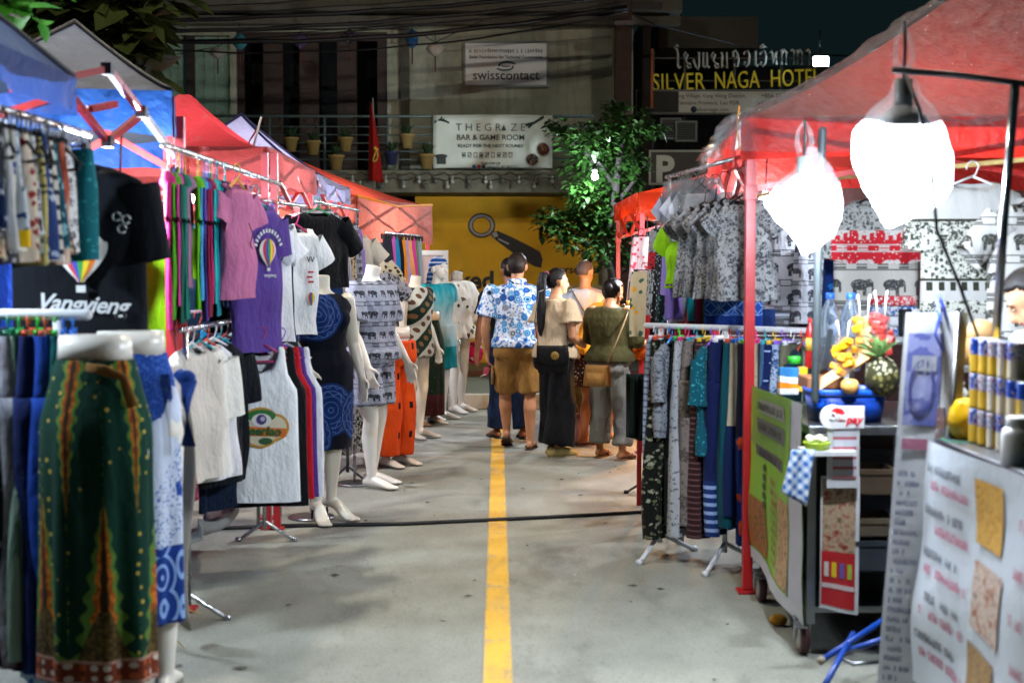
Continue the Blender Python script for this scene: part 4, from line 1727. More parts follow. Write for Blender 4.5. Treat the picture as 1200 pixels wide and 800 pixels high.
def stand_rod(parent, z=.5, base=.16, off=(0, -.06), h0=0.):
    m = plain('9a9da0', .3, 1.)
    b = MB().lathe((off[0], off[1], 0), [(0, .002), (base, .002), (base, .012), (base * .9, .016), (0, .018)], 24)
    obj('base', b, m, parent)
    obj('rod', MB().tube([(off[0], off[1], .01), (off[0], off[1], z)], .011, 8), m, parent)


def gown(rings, folds_=.012, kx=16, seed=1, n=40, cap=True):
    """skirt or dress below the waist: rings of (centre, rx, ry), soft vertical folds growing to the hem"""
    mb = MB()
    out = []
    N = len(rings)
    r = random.Random(seed)
    p1, p2 = r.uniform(0, 6), r.uniform(0, 6)
    for i, (c, rx, ry) in enumerate(rings):
        t = i / (N - 1)
        ring = []
        for j in range(n):
            a = 2 * PI * j / n
            f = 1 + folds_ / max(rx, .01) * t * (math.sin(a * kx * .5 + p1 + t) + .5 * math.sin(a * kx * .83 + p2))
            ring.append(Vector(c) + Vector((rx * f * math.cos(a), ry * f * math.sin(a), 0)))
        out.append(ring)
    mb.loft(out, False, cap)
    return mb
# ------------------------------------------------------------------ canopies
def m_canopy(col, tr=.45, crease=.6, stain='6a6460', rough=.6):
    key = ('canopy', col)
    if key in MATS:
        return MATS[key]
    g = G('canopy_fabric')
    x, y, z = g.co()
    c = lin(col)
    n = g.noise(None, 1.6, 5, .6)
    cc = g.mix(n, tuple(q * .72 for q in c), tuple(min(1, q * 1.1) for q in c))
    cc = g.mix((g.noise(g.vec(x * 2, y * 2, z * .7), 2.3, 5, .7) - .6) * 2.5, cc, stain)
    g.set(cc, rough, spec=.4)
    bm = g.bump(g.noise(None, 4.5, 5, .6) + g.noise(g.vec(x + z, y - z, z * .3), 14, 3) * .35, crease, .05)
    t = g.n('ShaderNodeBsdfTranslucent')
    g.put(t.inputs[0], cc)
    g.nt.links.new(bm, t.inputs[1])
    mx = g.n('ShaderNodeMixShader')
    mx.inputs[0].default_value = tr
    g.nt.links.new(g.b.outputs[0], mx.inputs[1])
    g.nt.links.new(t.outputs[0], mx.inputs[2])
    g.nt.links.new(mx.outputs[0], g.out.inputs[0])
    MATS[key] = g.mat
    return g.mat


def m_clear_plastic(amount=.22, wr=1., tint='a4a8aa'):
    """thin crumpled clear sheet"""
    key = ('clear', amount, wr)
    if key in MATS:
        return MATS[key]
    g = G('clear_plastic')
    x, y, z = g.co()
    w1 = g.noise(g.vec(x + g.noise(None, 2, 3) * .5, y, z * 1.4), 5.5, 6, .72)
    w2 = g.voro(g.vec(x * 1.3 + w1 * .3, y * 1.3, z), 4., 'DISTANCE_TO_EDGE')
    g.set(tint, .09, spec=1.)
    w3 = g.noise(g.vec((y + x) * 2.2, (y - x) * .4, z * .6), 6, 4, .6)
    g.bump(w1 * 1.3 + w2.min(.10) * 3. + w3 * 1.2, 1. * wr, .11)
    tr = g.n('ShaderNodeBsdfTransparent')
    tr.inputs[0].default_value = (.93, .93, .93, 1)
    mx = g.n('ShaderNodeMixShader')
    fz = g.noise(None, 3, 4, .7)
    g.put(mx.inputs[0], fz * amount * 1.1 + amount * .45)
    g.nt.links.new(tr.outputs[0], mx.inputs[1])
    g.nt.links.new(g.b.outputs[0], mx.inputs[2])
    g.nt.links.new(mx.outputs[0], g.out.inputs[0])
    MATS[key] = g.mat
    return g.mat


def roof_mb(cor, eave, peak, p=1.2, sag=.05, wr=.02, over=0., lift=0., seed=0, nu=22, nv=14, flat=.0):
    """four sagging panels from the eave rectangle (4 corners, in order) to the peak"""
    mb = MB()
    C_ = [Vector((*c, eave)) for c in cor]
    pk = Vector(peak)
    mid = sum(C_, Vector()) / 4
    C_ = [c + (c - mid).normalized() * over * 1.3 for c in C_]
    for i in range(4):
        a, b = C_[i], C_[(i + 1) % 4]
        def fn(u, v):
            e = a.lerp(b, u)
            t = v * (1 - flat)
            q = e.lerp(pk, t)
            q.z = eave + (pk.z - eave) * t ** p - sag * 4 * u * (1 - u) * (1 - t) ** 2 - over * .5 * (1 - t)
            nn = noise.noise(Vector((q.x * 2.2 + seed, q.y * 2.2, q.z * 3))) + .5 * noise.noise(Vector((q.x * 6 + seed, q.y * 6, q.z * 6)))
            if lift:
                nn += .9 * abs(noise.noise(Vector((u * 9 + i * 3, t * 2.2, seed)))) + .5 * noise.noise(Vector((q.x * 13, q.y * 13, q.z * 13)))
            q.z += wr * nn * min(1, 4 * u * (1 - u) + .1) + lift
            return q
        mb.grid(fn, nu, nv)
    return mb


def valance_mb(cor, eave, h, seed=0, amp=.015, drop=None, sides=(0, 1, 2, 3), out=.012):
    mb = MB()
    C_ = [Vector((*c, eave)) for c in cor]
    mid = sum(C_, Vector()) / 4
    for i in sides:
        a, b = C_[i], C_[(i + 1) % 4]
        nrm = Vector((b.y - a.y, a.x - b.x, 0)).normalized()
        if nrm.dot((a + b) / 2 - mid) < 0:
            nrm = -nrm
        hh = h if not drop else drop.get(i, h)
        def fn(u, v):
            q = a.lerp(b, u) + nrm * out
            q.z -= hh * v + .012 * v * math.sin(u * 9 + seed + i)
            q += nrm * (amp * v * (math.sin(u * 23 + seed) + .6 * math.sin(u * 41 + seed * 2)))
            return q
        mb.grid(fn, 26, 4)
    return mb


def scissor(mb, a, b, z1, z0, n=2, w=.026):
    a, b = Vector(a), Vector(b)
    for k in range(n):
        p, q = a.lerp(b, k / n), a.lerp(b, (k + 1) / n)
        off = (b - a).normalized().cross(Vector((0, 0, 1))) * .016
        mb.bar((p.x + off.x, p.y + off.y, z1), (q.x + off.x, q.y + off.y, z0), w)
        mb.bar((p.x - off.x, p.y - off.y, z0), (q.x - off.x, q.y - off.y, z1), w)


def gazebo(label, cor, eave, peak, col, val, legs, vcol=None, truss='b8322e', leg='a8282c', p=1.2, sag=.05, wr=.02, seed=0, seam=None, tr=.45, trs=(0, 1, 2, 3), vdrop=None, vs=(0, 1, 2, 3), flat=0., legw=.042, tz=(-.06, -.34)):
    e = empty('market_canopy', (0, 0, 0))
    obj('roof', roof_mb(cor, eave, peak, p, sag, wr, seed=seed, flat=flat), m_canopy(col, tr), e)
    obj('valance', valance_mb(cor, eave, val, seed, drop=vdrop, sides=vs), m_canopy(vcol or col, tr), e)
    tm = plain(truss, .35, var=.08)
    mid = sum((Vector((*c, 0)) for c in cor), Vector()) / 4
    ins = [Vector((*c, 0)).lerp(mid, .03) for c in cor]
    for i in trs:
        m = MB()
        scissor(m, ins[i], ins[(i + 1) % 4], eave + tz[0], eave + tz[1])
        obj('truss', m, tm, e)
    for i in legs:
        q = ins[i]
        m = MB().bar((q.x, q.y, .02), (q.x, q.y, eave - .02), legw)
        m.box((q.x, q.y, .008), (.10, .10, .014))
        m.box((q.x, q.y, eave - .36), (.058, .058, .07))
        obj('leg', m, plain(leg, .35, var=.1), e, bevel=.002)
    if seam:
        m = MB()
        for c in cor:
            a = Vector((*c, eave))
            pts = []
            for k in range(13):
                t = k / 12 * (1 - flat)
                q = a.lerp(Vector(peak), t)
                q.z = eave + (peak[2] - eave) * t ** p + .006
                pts.append(q)
            m.tube(pts, .012, 6)
        obj('seam_tape', m, plain(seam, .6), e)
    return tag(e, label, 'canopy', 'market stall canopies')


g1 = gazebo('blue market canopy at the photo edge, its roof faded grey, drooping over its red frame', [(-1.56, 3.2), (-1.56, 5.3), (-3.4, 5.3), (-3.4, 3.2)], 2.3, (-2.35, 4.25, 3.05), '364258', .12, (0,), vcol='2a4684', truss='a82a28', p=1.0, sag=.1, wr=.05, seed=1, seam='121826', trs=(1,))
g2 = gazebo('pointed grey blue market canopy with black seam tape and a blue inner skirt', [(-1.45, 6.4), (-1.97, 8.7), (-2.97, 8.5), (-2.45, 6.2)], 2.39, (-2.2, 7.5, 2.88), '505258', .19, (0,), vcol='24549c', p=1.12, seed=2, seam='0e1016', trs=(3,))
# folding frame arms that stick out between the two blue canopies
fr = MB()
for a, b in (((12, 104, 5.25), (126, 81, 5.55)), ((126, 81, 5.55), (166, 131, 5.9)), ((70, 96, 5.4), (126, 166, 5.75)), ((126, 166, 5.75), (162, 137, 5.95)), ((105, 128, 5.6), (135, 122, 5.8))):
    fr.bar(P(*a), P(*b), .026)
obj('folding_arm', fr, plain('a83030', .3, var=.15), g1)
obj('folding_arm', MB().bar(P(166, 131, 5.9), P(203, 180, 6.35), .026), plain('c9c4c6', .2, .8), g1)  # highlight along this stretch of arm put into its pale colour
for a in ((126, 81, 5.55), (166, 131, 5.9), (126, 166, 5.75)):
    obj('joint', MB().box(P(*a), (.04, .05, .045)), plain('151515', .5), g1)
gR_ = gazebo('red market canopy with a boxy sagging roof, next after the grey blue pointed one', [(-1.45, 9.05), (-1.45, 11.3), (-3.1, 11.3), (-3.1, 9.05)], 2.37, (-2.2, 10.15, 2.86), '8c2428', .2, (0, 1), vcol='a8423e', p=1.7, wr=.03, seed=3, tr=.5, flat=.04)
gW = gazebo('pale lilac grey market canopy with a navy edge between the two red ones', [(-1.45, 11.5), (-1.42, 13.7), (-3.0, 13.7), (-3.0, 11.5)], 2.36, (-2.25, 12.6, 2.95), '8d8aa4', .16, (1,), vcol='7f7ea0', p=1.35, seed=4, tr=.4, seam='1c2250')
gO = gazebo('salmon red market canopy with orange edge at the end of the T-shirt row', [(-1.37, 13.9), (-.74, 15.9), (-2.7, 16.6), (-3.2, 14.3)], 2.30, (-2.1, 15.2, 2.75), '943424', .34, (0, 1), vcol='b05844', p=1.3, seed=5, tr=.55, vdrop={0: .42})
obj('edge_binding', MB().tube([(-1.36, 13.9, 2.31), (-1.05, 14.9, 2.25), (-.73, 15.9, 2.31)], .014, 6), plain('d98a20', .6), gO)
# little flag on the red canopy
e = empty('small_flag', P(294, 165, 9.6))
obj('pole', MB().tube([(0, 0, -.1), (.07, 0, .16)], .008, 6), plain('9a958c', .5), e)
obj('cloth', MB().grid(lambda u, v: (.065 - .09 * u - .02 * v + .01, .01 * math.sin(u * 6), .15 - .16 * u - .05 * v), 8, 4), cloth('flag_red', '8c1712'), e, solid=.003)
tag(e, 'tiny red flag on a stick poking up from the boxy red canopy', 'flag')

# ------------------------------------------------------------------ lamps under the canopies
def hanging_bulb(p, col, power, label, cord=.25, r=.04, name='hanging_bulb'):
    e = empty(name, p)
    obj('bulb', MB().ball((0, 0, 0), r, 10, 7), emitter(col, power), e)
    obj('socket', MB().tube([(0, 0, r * .8), (0, 0, r * .8 + .06)], .022, 8), plain('2a2a2c', .5), e)
    obj('cord', MB().tube([(0, 0, r * .8 + .06), (.01, 0, r + cord)], .005, 5), plain('151515', .5), e)
    return tag(e, label, 'bulb', 'bulbs hanging under the stall canopies')


CW, NW, WW = 'dfeeff', 'f4f6ff', 'ffb45c'
LP = 1.7
hanging_bulb((-2.25, 4.75, 1.98), CW, 210 * LP, 'cold white bulb hanging under the blue canopy at the photo edge')
hanging_bulb((-1.62, 6.15, 1.92), CW, 200 * LP, 'cold white bulb glaring past the shoulder of the big black balloon T-shirt')
hanging_bulb((-2.25, 7.9, 2.12), CW, 260 * LP, 'cold white bulb hanging under the pointed grey blue canopy')
hanging_bulb((-2.2, 10.2, 2.1), NW, 340 * LP, 'white bulb hanging under the boxy red canopy')
hanging_bulb((-2.2, 12.6, 2.1), NW, 330 * LP, 'white bulb hanging under the pale lilac canopy')
hanging_bulb((-1.75, 14.9, 1.95), NW, 260 * LP, 'warm white bulb hanging under the salmon red canopy')

# ------------------------------------------------------------------ racks and garments on the T-shirt side
GA = 'small printed garments packed on the near high rail'
rack('high_clothes_rail', (-1.6, 3.5), (-1.52, 5.3), 2.1, (.4,), 'high chrome rail crowded with small printed garments under the blue canopy', .013, foot=0)
fl = lambda n, *a, **k: cloth(n, pat_floral(*a, **k))
tiny = [
    ('dark green floral romper', fl('romper_green', '16302c', '8d9a90', None, 30), 'dress'), ('white and brown leaf print romper', fl('romper_leaf', 'b9b4a6', '4b2f26', None, 26), 'dress'),
    ('mustard hem white print shorts', cloth('mustard_hem', pat_zones([(-9, 'c79a10'), (-.40, pat_paisley('b3b4ae', '2a2a30', 40))], base=(0, 'c79a10'))), 'shorts'), ('rust brown floral top', fl('top_rust', '5f3226', 'c8c0b4', None, 30), 'drape'),
    ('black and white paisley top', cloth('top_bw', pat_paisley('b8b9b6', '17181c', 40)), 'drape'), ('navy and white sprig shorts', fl('sprig_navy', '17284e', 'b9c2cc', None, 34, .3), 'shorts'),
    ('white top with orange splash', cloth('orange_splash', pat_tie('c2551c', 'b9b9b4', 'a3a7ab')), 'drape'), ('yellow hem blue sprig shorts', cloth('yellow_hem', pat_zones([(-9, 'd2a90c'), (-.38, pat_floral('aeb7bd', '22406c', None, 34))], base=(0, 'd2a90c'))), 'shorts'),
    ('red and cream spotted top', fl('top_redcream', 'b7aa98', '7d2420', None, 28), 'drape'), ('grey elephant row shorts', cloth('ele_grey', pat_elephants('a6a9ad', '2b2c31', .09, .1)), 'shorts'),
    ('indigo leaf romper', fl('romper_indigo', '24386a', '93a3b7', None, 26), 'dress'), ('cream and black band top', cloth('bandtop', pat_stripes('b3ada0', '26252a', .05, .35)), 'drape'),
    ('rusty red mottled scarf top', cloth('mottle_red', pat_tie('5c1f1a', '9c4a34', 'b9a898')), 'drape'), ('pale grey paisley top', cloth('top_pale', pat_paisley('bfc1c0', '55585e', 34)), 'drape')]
for i, (d, c0, c1, k) in enumerate((('white daisy print', 'c4c4bc', '4a6a3c', 40), ('black and coral print', '17181c', 'a84a3c', 34), ('sky blue leaf print', '5f8cb0', 'c4ccd0', 30), ('forest green dotted', '12342a', 'a8b09a', 50), ('sand and rust print', 'a8987c', '7c3420', 32), ('charcoal floral', '202228', '8c8e92', 36), ('cream and indigo print', 'b8b4a4', '24306c', 36), ('wine red floral', '4a1420', 'b09a94', 34), ('grey green sprig', '6c7a70', '22302a', 38), ('pale lemon print', 'b8ac6c', '4a4a3c', 40), ('black and white daisy', '101114', 'b4b6b4', 44), ('petrol leaf print', '0e3c4a', '6c9aa0', 32), ('brown zigzag print', '4a3424', 'a89880', 46))):
    tiny.insert(2 * i + 1, (d + ' top', fl('tiny%d' % i, c0, c1, None, k), 'drape'))
for i, (d, m, kd) in enumerate(tiny):
    t = (i + .4) / (len(tiny) + .6)
    y = 4.0 + 1.12 * t
    L = .385 + .03 * math.sin(i * 2.4) + (.1 if i < 2 else 0)
    kw = {'dress': dict(w=.24, L=L, w1=.28, dep=.034), 'shorts': dict(w=.25, L=L * .95, leg=.12, dep=.034), 'drape': dict(w0=.22, w1=.25, L=L, dep=.03, kx=30)}[kd]
    garment(kd, m, (-1.6 + .08 * (y - 3.5) / 1.8, y, 2.1 - .0), R(-72 + rnd.uniform(-8, 8)), d + (', packed on the near high rail under the blue canopy'), GA, rnd.choice(('1a1a1e', '202024', '3a3a3e')), seed=i + 50, **kw)
garment('drape', cloth('teal_lace', pat_floral('0d5a62', '2f8a8c', None, 60, .25)), (-1.525, 5.2, 2.1), R(-35), 'teal lace top at the aisle end of the near high rail', GA, '1a1a1e', seed=4, w0=.16, w1=.19, L=.40, dep=.05, kx=30, name='hanging_lace_blouse', cat='blouse')
# extra empty hangers crowding the rail
for i in range(9):
    o = obj('spare_hanger', m_hanger(.34), plain('16181c', .4), None, (-1.57 + .05 * i / 9, 4.0 + .125 * i, 2.1), R(-60 + rnd.uniform(-14, 14)))
    tag(o, 'bare black hanger squeezed between printed garments on the near high rail', 'hanger', 'spare black hangers on the near high rail')

# big black T-shirt with a balloon print
BTY = 5.42
bt = garment('shirt', cloth('black_tee', '0a0e14'), (-1.585, BTY, 2.08), R(4), 'big black T-shirt printed with a rainbow hot air balloon and white script', 'T-shirts on show between the blue canopies', '222226', seed=12, w=.50, L=.76, slv=.27, dep=.075, droop=1.02, slw=.1, amp=.006)
def balloon(parent, cx, cz, r, y, name='balloon_print', basket=True):
    """rainbow hot air balloon print, a slightly raised patch of stripes"""
    cols = ['c7c9c4', 'b3242a', '2f3f9c', '2e8a3a', 'd8c020', 'd0701c', 'c7c9c4']
    for i, c in enumerate(cols):
        mb = MB()
        vs, fs = [], []
        for k in range(17):
            t = k / 16
            z = cz + r * (1 - 2.25 * t)
            prof = math.sqrt(max(0, 1 - ((t - .42) / .44) ** 2)) if t < .45 else max(.12, 1 - ((t - .42) / .6) ** 1.6)
            sl = .35 * (t - .3)
            for f in (i / 7, (i + 1) / 7):
                x = (2 * f - 1)
                vs.append((cx + r * prof * x * (1 - .1 * abs(sl)), y - .012 * (1 - x * x), z))
        for k in range(16):
            fs.append((2 * k, 2 * k + 1, 2 * k + 3, 2 * k + 2))
        mb.add(vs, fs)
        obj(name, mb, plain(c, .75, var=.15), parent)
    if basket:
        obj('basket_print', MB().box((cx, y - .004, cz - r * 1.5), (r * .34, .004, r * .26)), plain('c9cbc8', .7), parent)


WHI = plain('c4c8c9', .7)
balloon(bt, .02, -.405, .10, -.072)
text_mesh('script_print', 'Vangvieng', .088, WHI, bt, face_M((.02, -.079, -.64), (1, 0, -.06), (0, 0, 1)), shear=.35, offset=.0015, spacing=.95)
sq = MB()
for cx, cz in ((.155, -.285), (.19, -.295), (.175, -.33)):
    sq.tube([(cx + .016 * math.cos(a), -.078, cz + .016 * math.sin(a)) for a in [R(40 * k) for k in range(9)]], .0035, 5)
obj('flourish_print', sq, WHI, bt)
rack('low_rail_across', (-2.35, 5.02), (-1.48, 5.0), 1.44, (.3, .93), 'white pipe rail across the stall carrying coloured hangers behind the green skirt', .02, WHITEPIPE(), foot=.2)

GB = 'long trousers and skirts on the white pipe rail'
lows = [(-3, 'charcoal lotus print trousers', fl('low_charcoal', '1b1d22', '5e6168', None, 18), 'pants', '303036'), (8, 'grey and maroon flower trousers', cloth('low_greymaroon', pat_tie('3a1820', '8d8f96', '5a5c66')), 'pants', '2c8a70'), (21, 'pale sage striped skirt', cloth('low_sage', pat_stripes('7d9484', '4c6656', .02, .4, 'x')), 'drape', '2fb45a'),
        (32, 'navy cotton trousers', cloth('low_navy', '0d1c4a'), 'pants', 'd8553a'), (43, 'ice blue lace print skirt', fl('low_ice', 'a9bed2', '3d6eb2', None, 36), 'drape', '35d040'), (52, 'cobalt blue wide trousers', cloth('low_cobalt', '123a8e'), 'pants', 'd8604a'),
        (63, 'blue green peacock skirt', cloth('low_peacock', pat_tie('0e4a60', '10706c', '0d2a44')), 'drape', '35d040'), (73, 'dark teal wrap skirt', cloth('low_teal', pat_floral('0d343c', '1f6a68', None, 20)), 'drape', '2f7ad8'), (84, 'red and white hem skirt', cloth('low_red', pat_stripes('8c2030', 'b9b4b0', .05, .3)), 'drape', '2f7ad8')]
for i, (px, d, m, kd, hc) in enumerate(lows):
    q = P(px, 369, 5.0)
    kw = dict(w=.3, L=1.16 + .05 * math.sin(i * 3), dep=.055) if kd == 'pants' else dict(w0=.26, w1=.36, L=1.15 + .05 * math.sin(i * 2), dep=.05)
    garment(kd, m, (q.x, 5.01, 1.44), R(-76 + rnd.uniform(-5, 5)), d + ' on a bright hanger on the white pipe rail', GB, hc, seed=80 + i, **kw)

# two hip mannequins in long skirts
MW = m_plastic_skin('dedbd0')
def hip_form(p, rotz, H, label, cloth_part, cat='mannequin', legs=True, toes=None, capz=1.12, skin=MW, waist_r=(.115, .088)):
    e = empty('hip_mannequin', p, rotz)
    J = joints(H, False)
    mb = MB()
    r = torso_rings(J)[:4]
    mb.loft(r + [ell_ring((0, 0, capz), waist_r[0], waist_r[1], (1, 0, 0), (0, 0, 1))])
    k = H / 1.7
    for s in 'LR':
        a, b, c = J['hi' + s], J['kn' + s], J['an' + s]
        mb.tube([a, a.lerp(b, .4), b, b.lerp(c, .35), c], [.085 * k, .075 * k, .054 * k, .056 * k, .034 * k], 14, round_ends=True)
        foot(mb, c, J['to' + s], k)
    body('legs', mb, skin, e, .009, 3)
    cap = MB()
    cap.loft([ell_ring((0, 0, capz - .085), waist_r[0] * 1.1, waist_r[1] * 1.12, (1, 0, 0), (0, 0, 1), 24), ell_ring((0, 0, capz), waist_r[0] * 1.05, waist_r[1] * 1.07, (1, 0, 0), (0, 0, 1), 24)])
    obj('waist', cap, skin, e)
    cloth_part(e, J)
    stand_rod(e, .4, .14)
    return tag(e, label, cat, 'shop mannequins along the T-shirt stalls')


def pat_green_skirt(g, x, y, z, r):
    """deep green wrap with tapering gold flame ornaments, scattered stars and a brown bordered hem"""
    ang = g.m('ARCTAN2', y * 1.3, x) * 1.0
    u = (ang * (5 / (2 * PI)) * 1.0 + .42).fract() - .5
    zz = z - .2
    up = (z - .22) / .62                       # flame from the hem upward
    w_up = (1. - up).max(0.) * .46 * (1. + ((z * 90).sin() * .18))
    dn = (1.27 - z) / .5                       # flame from the waist downward
    w_dn = (1. - dn).max(0.) * .2 * (1. + ((z * 110).sin() * .22))
    u2 = (ang * (5 / (2 * PI)) + .92).fract() - .5
    n = g.noise(None, 60, 3, .7)
    col = g.mix(g.noise(None, 5, 3), '06281f', '0b3a2c')
    d, a, b = g.voro(g.vec(x, y, z), 23, rnd=.4)
    col = g.mix(d.lt(.17), col, 'b09a3c')
    f1 = u.abs().lt(w_up + (n - .5) * .05)
    f2 = u2.abs().lt(w_dn + (n - .5) * .05)
    col = g.mix(f1.max(f2), col, g.mix(n, '1f6a2e', '6d7a28'))
    col = g.mix(u.abs().lt(w_up * .55).max(u2.abs().lt(w_dn * .6)), col, g.mix(g.noise(None, 45, 3).gt(.5), 'b5651a', '8a4312'))
    col = g.mix(u.abs().lt(w_up * .22).max(u2.abs().lt(w_dn * .25)), col, '3a2a14')
    low = z.lt(.46).min(u.abs().lt((.5 - z) * 1.9))
    col = g.mix(low, col, g.mix(g.noise(None, 70, 2).gt(.52), '3b2f18', '5c4a22'))
    hem = z.lt(.295)
    dd, aa, bb = g.voro(g.vec(ang * .17, 0., z), 26, rnd=.2)
    hc = g.mix(dd.lt(.3), '6a2f1c', g.mix(aa.gt(.5), 'b9a898', 'a8502a'))
    hc = g.mix(((z - .29).abs().lt(.006)).max((z - .215).abs().lt(.006)), hc, 'a07c6c')
    return g.mix(hem, col, hc)


def green_skirt(e, J):
    rg = [((0, 0, 1.295 - 1.09 * t), .135 + .055 * min(1, t * 5) + .012 * t, .105 + .05 * min(1, t * 5)) for t in [i / 26 for i in range(27)]]
    obj('skirt', gown(rg, .016, 17, 3, 72, False), cloth('green_wrap', pat_green_skirt, crease=.35), e)
    obj('skirt_tie', MB().tube([(.02, -.122, 1.275), (.08, -.12, 1.265), (.135, -.09, 1.24), (.165, -.08, 1.14)], [(.005, .014), (.006, .018), (.006, .014), (.004, .02)], 8), cloth('green_tie', '6a4a20'), e)


hip_form((-1.37, 4.85, 0), R(-8), 1.9, 'hip mannequin in a long deep green skirt with gold flame ornaments and brown hem', green_skirt, capz=1.375)


def pat_bluewhite(g, x, y, z, r):
    n = g.noise(g.vec(x * 1.8, y, z * .9), 6, 4, .6)
    wv = (z * 11 + (x * 24).sin() * 1.1).sin()
    col = g.mix((n * 1.3 + wv * .2 + (z - 1.05) * .5).gt(.72), 'b9c4d6', '1c3f8c')
    col = g.mix((g.noise(None, 90, 2).gt(.58)).min(wv.gt(-.2)), col, '3d62a8')
    col = g.mix(z.lt(.58), col, g.mix((((g.voro(g.vec(x * 1.5, y, z), 6.5, rnd=.3)[0] * 4.).fract()).lt(.33)), '16357e', '7f9fd0'))
    return g.mix(z.lt(.3), col, '10245c')


def blue_skirt(e, J):
    rg = [((0, 0, 1.29 - 1.0 * t), .13 + .05 * min(1, t * 5), .10 + .05 * min(1, t * 5)) for t in [i / 22 for i in range(23)]]
    obj('skirt', gown(rg, .012, 14, 9, 60, False), cloth('blue_white_wrap', pat_bluewhite, crease=.35), e)
    kn = MB()
    kn.tube([(.17, -.08, 1.22), (.21, -.1, 1.18), (.2, -.12, 1.12), (.205, -.11, .95)], [(.03, .02), (.035, .025), (.02, .015), (.03, .008)], 10)
    kn.ball((.2, -.1, 1.2), (.035, .03, .03), 10, 7)
    obj('skirt_tie', kn, cloth('navy_tie', '12306e'), e)


hip_form((-1.36, 5.28, 0), R(12), 1.88, 'hip mannequin in a blue and white marbled wrap skirt tied at the side', blue_skirt, capz=1.37)
# dusty rose scarf and the frayed pale cloth at the table end
tag(obj('hanging_rose_scarf', g_drape(.05, .12, .3, .04, 5, .02, 50, -.01, n=20).xf(Matrix.Translation((0, 0, 0))), cloth('rose_scarf', pat_floral('6a2438', '93485a', None, 50)), None, P(217, 500, 6.0)), 'dusty rose scarf end hanging beside the blue wrap skirt', 'scarf')
def m_sheet(u, v):
    return Vector((-1.60 + .33 * u + .02 * math.sin(v * 6), 6.12 + .02 * math.sin(u * 12) * v - .25 * u, 1.02 - .82 * v + .12 * (1 - u) * v - .10 * v * (u > .85)))
e = empty('table_cloth', (0, 0, 0))
obj('sheet', MB().grid(m_sheet, 14, 12), cloth('beige_sheet', '8f897c'), e, solid=.006)
fr = MB()
for k in range(12):
    q = m_sheet(.2 + .06 * k, 1)
    fr.tube([q, q + Vector((.05 * math.sin(k * 2.1), .02, -.05)), q + Vector((.11 * math.sin(k * 1.7) + .03, .03 * math.cos(k), -.1 - .05 * math.cos(k)))], .003, 4)
obj('frayed_thread', fr, plain('a8934a', .8), e)
tag(e, 'plain beige table cloth with frayed yellow threads hanging at the stall corner', 'cloth')
# stall table behind, with cloth
e = empty('stall_table', (-2.25, 7.2, 0))
obj('tabletop', MB().box((0, 0, .72), (.9, 1.6, .03)), plain('5a4a3a', .6), e)
for x in (-.4, .4):
    for y in (-.75, .75):
        obj('leg', MB().bar((x, y, 0), (x, y, .7), .03), plain('4a4a4e', .4, .8), e)
tag(e, 'bare folding table standing deep inside the T-shirt stall', 'table')
tag(obj('dust_sheet', MB().grid(lambda u, v: (-1.44 - .06 * math.sin(u * 9) - .3 * (v > .5) * (v - .5), 6.9 + 1.2 * u, .33 + .03 * math.sin(u * 14) - .1 * (v)), 20, 6), plain('8a8a88', .6), solid=.005), 'pale sheet lying low under the hanging white tank tops', 'sheet')

# ---- high rail with bright T-shirts
GC = 'bright T-shirts on the chrome rail by the red posts'
RA, RB = Vector((-1.40, 6.05, 0)), Vector((-1.34, 8.75, 0))
rack('high_clothes_rail', RA.xy, RB.xy, 2.12, (.98,), 'long chrome rail of bright T-shirts running past the twin red posts', .014, foot=0)
def onrail(a, b, y, z):
    t = (y - a.y) / (b.y - a.y)
    q = a.lerp(b, t)
    return Vector((q.x, y, z))
def CT(c):
    k = 1.17 if min(int(c[i:i + 2], 16) for i in (0, 2, 4)) > 150 else 1
    return cloth('tee_' + c, ''.join('%02x' % min(234, int(int(c[i:i + 2], 16) * k)) for i in (0, 2, 4)), crease=.9)
tees = [(6.32, 'white piped magenta T-shirt', 'a81860', 78, .46, .7, 'd8d8dc'), (6.42, 'bright grass green T-shirt', '3f8c12', 66, .48, .66, '2f7ad8'), (6.55, 'deep green T-shirt', '0c4a3e', 72, .48, .68, '2f7ad8'), (6.68, 'dusty mauve T-shirt', '86607c', 62, .44, .52, 'd8553a'),
        (6.86, 'lime green T-shirt', '58a80e', 70, .46, .62, 'd0b020'), (6.98, 'violet T-shirt', '4a3484', 72, .46, .68, '2f7ad8'), (7.10, 'raspberry T-shirt', '9c1450', 66, .42, .6, '2f9a5a'), (7.24, 'turquoise T-shirt', '0c7c8c', 66, .46, .66, '2f9aa8'),
        (7.40, 'navy T-shirt with thin sleeves', '16204c', 74, .46, .62, '2f9aa8'), (6.49, 'bright pink T-shirt', 'b83a84', 70, .46, .6, '35d040'), (6.61, 'teal green T-shirt', '0a6a5c', 70, .46, .66, 'd8b030'), (6.92, 'sky blue T-shirt', '3c8cc0', 72, .44, .58, 'd8553a'), (7.05, 'wine T-shirt', '6c1030', 70, .44, .66, '2f7ad8'), (7.18, 'aqua T-shirt', '1ca0a0', 70, .44, .6, 'd83a7a')]
for i, (y, d, c, rt, w_, L, hc) in enumerate(tees):
    garment('shirt', CT(c), Vector((-1.46, 6.36, 2.12)).lerp(Vector((-1.345, 7.06, 2.12)), (y - 6.32) / 1.08), R(101 + .1 * (rt - 70)), d + ' on the bright T-shirt rail', GC, hc, seed=120 + i, w=w_ * .84 + .012 * (i % 3), L=L, slv=.13, dep=.014, droop=.95, amp=.004, slw=.075)
pk_ = garment('shirt', CT('b0688c'), Vector((-1.255, 6.9, 2.10)), R(66), 'soft pink T-shirt with a small dark drawing, before the purple balloon shirt', GC, 'c89a2a', seed=140, w=.24, L=.56, slv=.12, dep=.045, droop=.8)
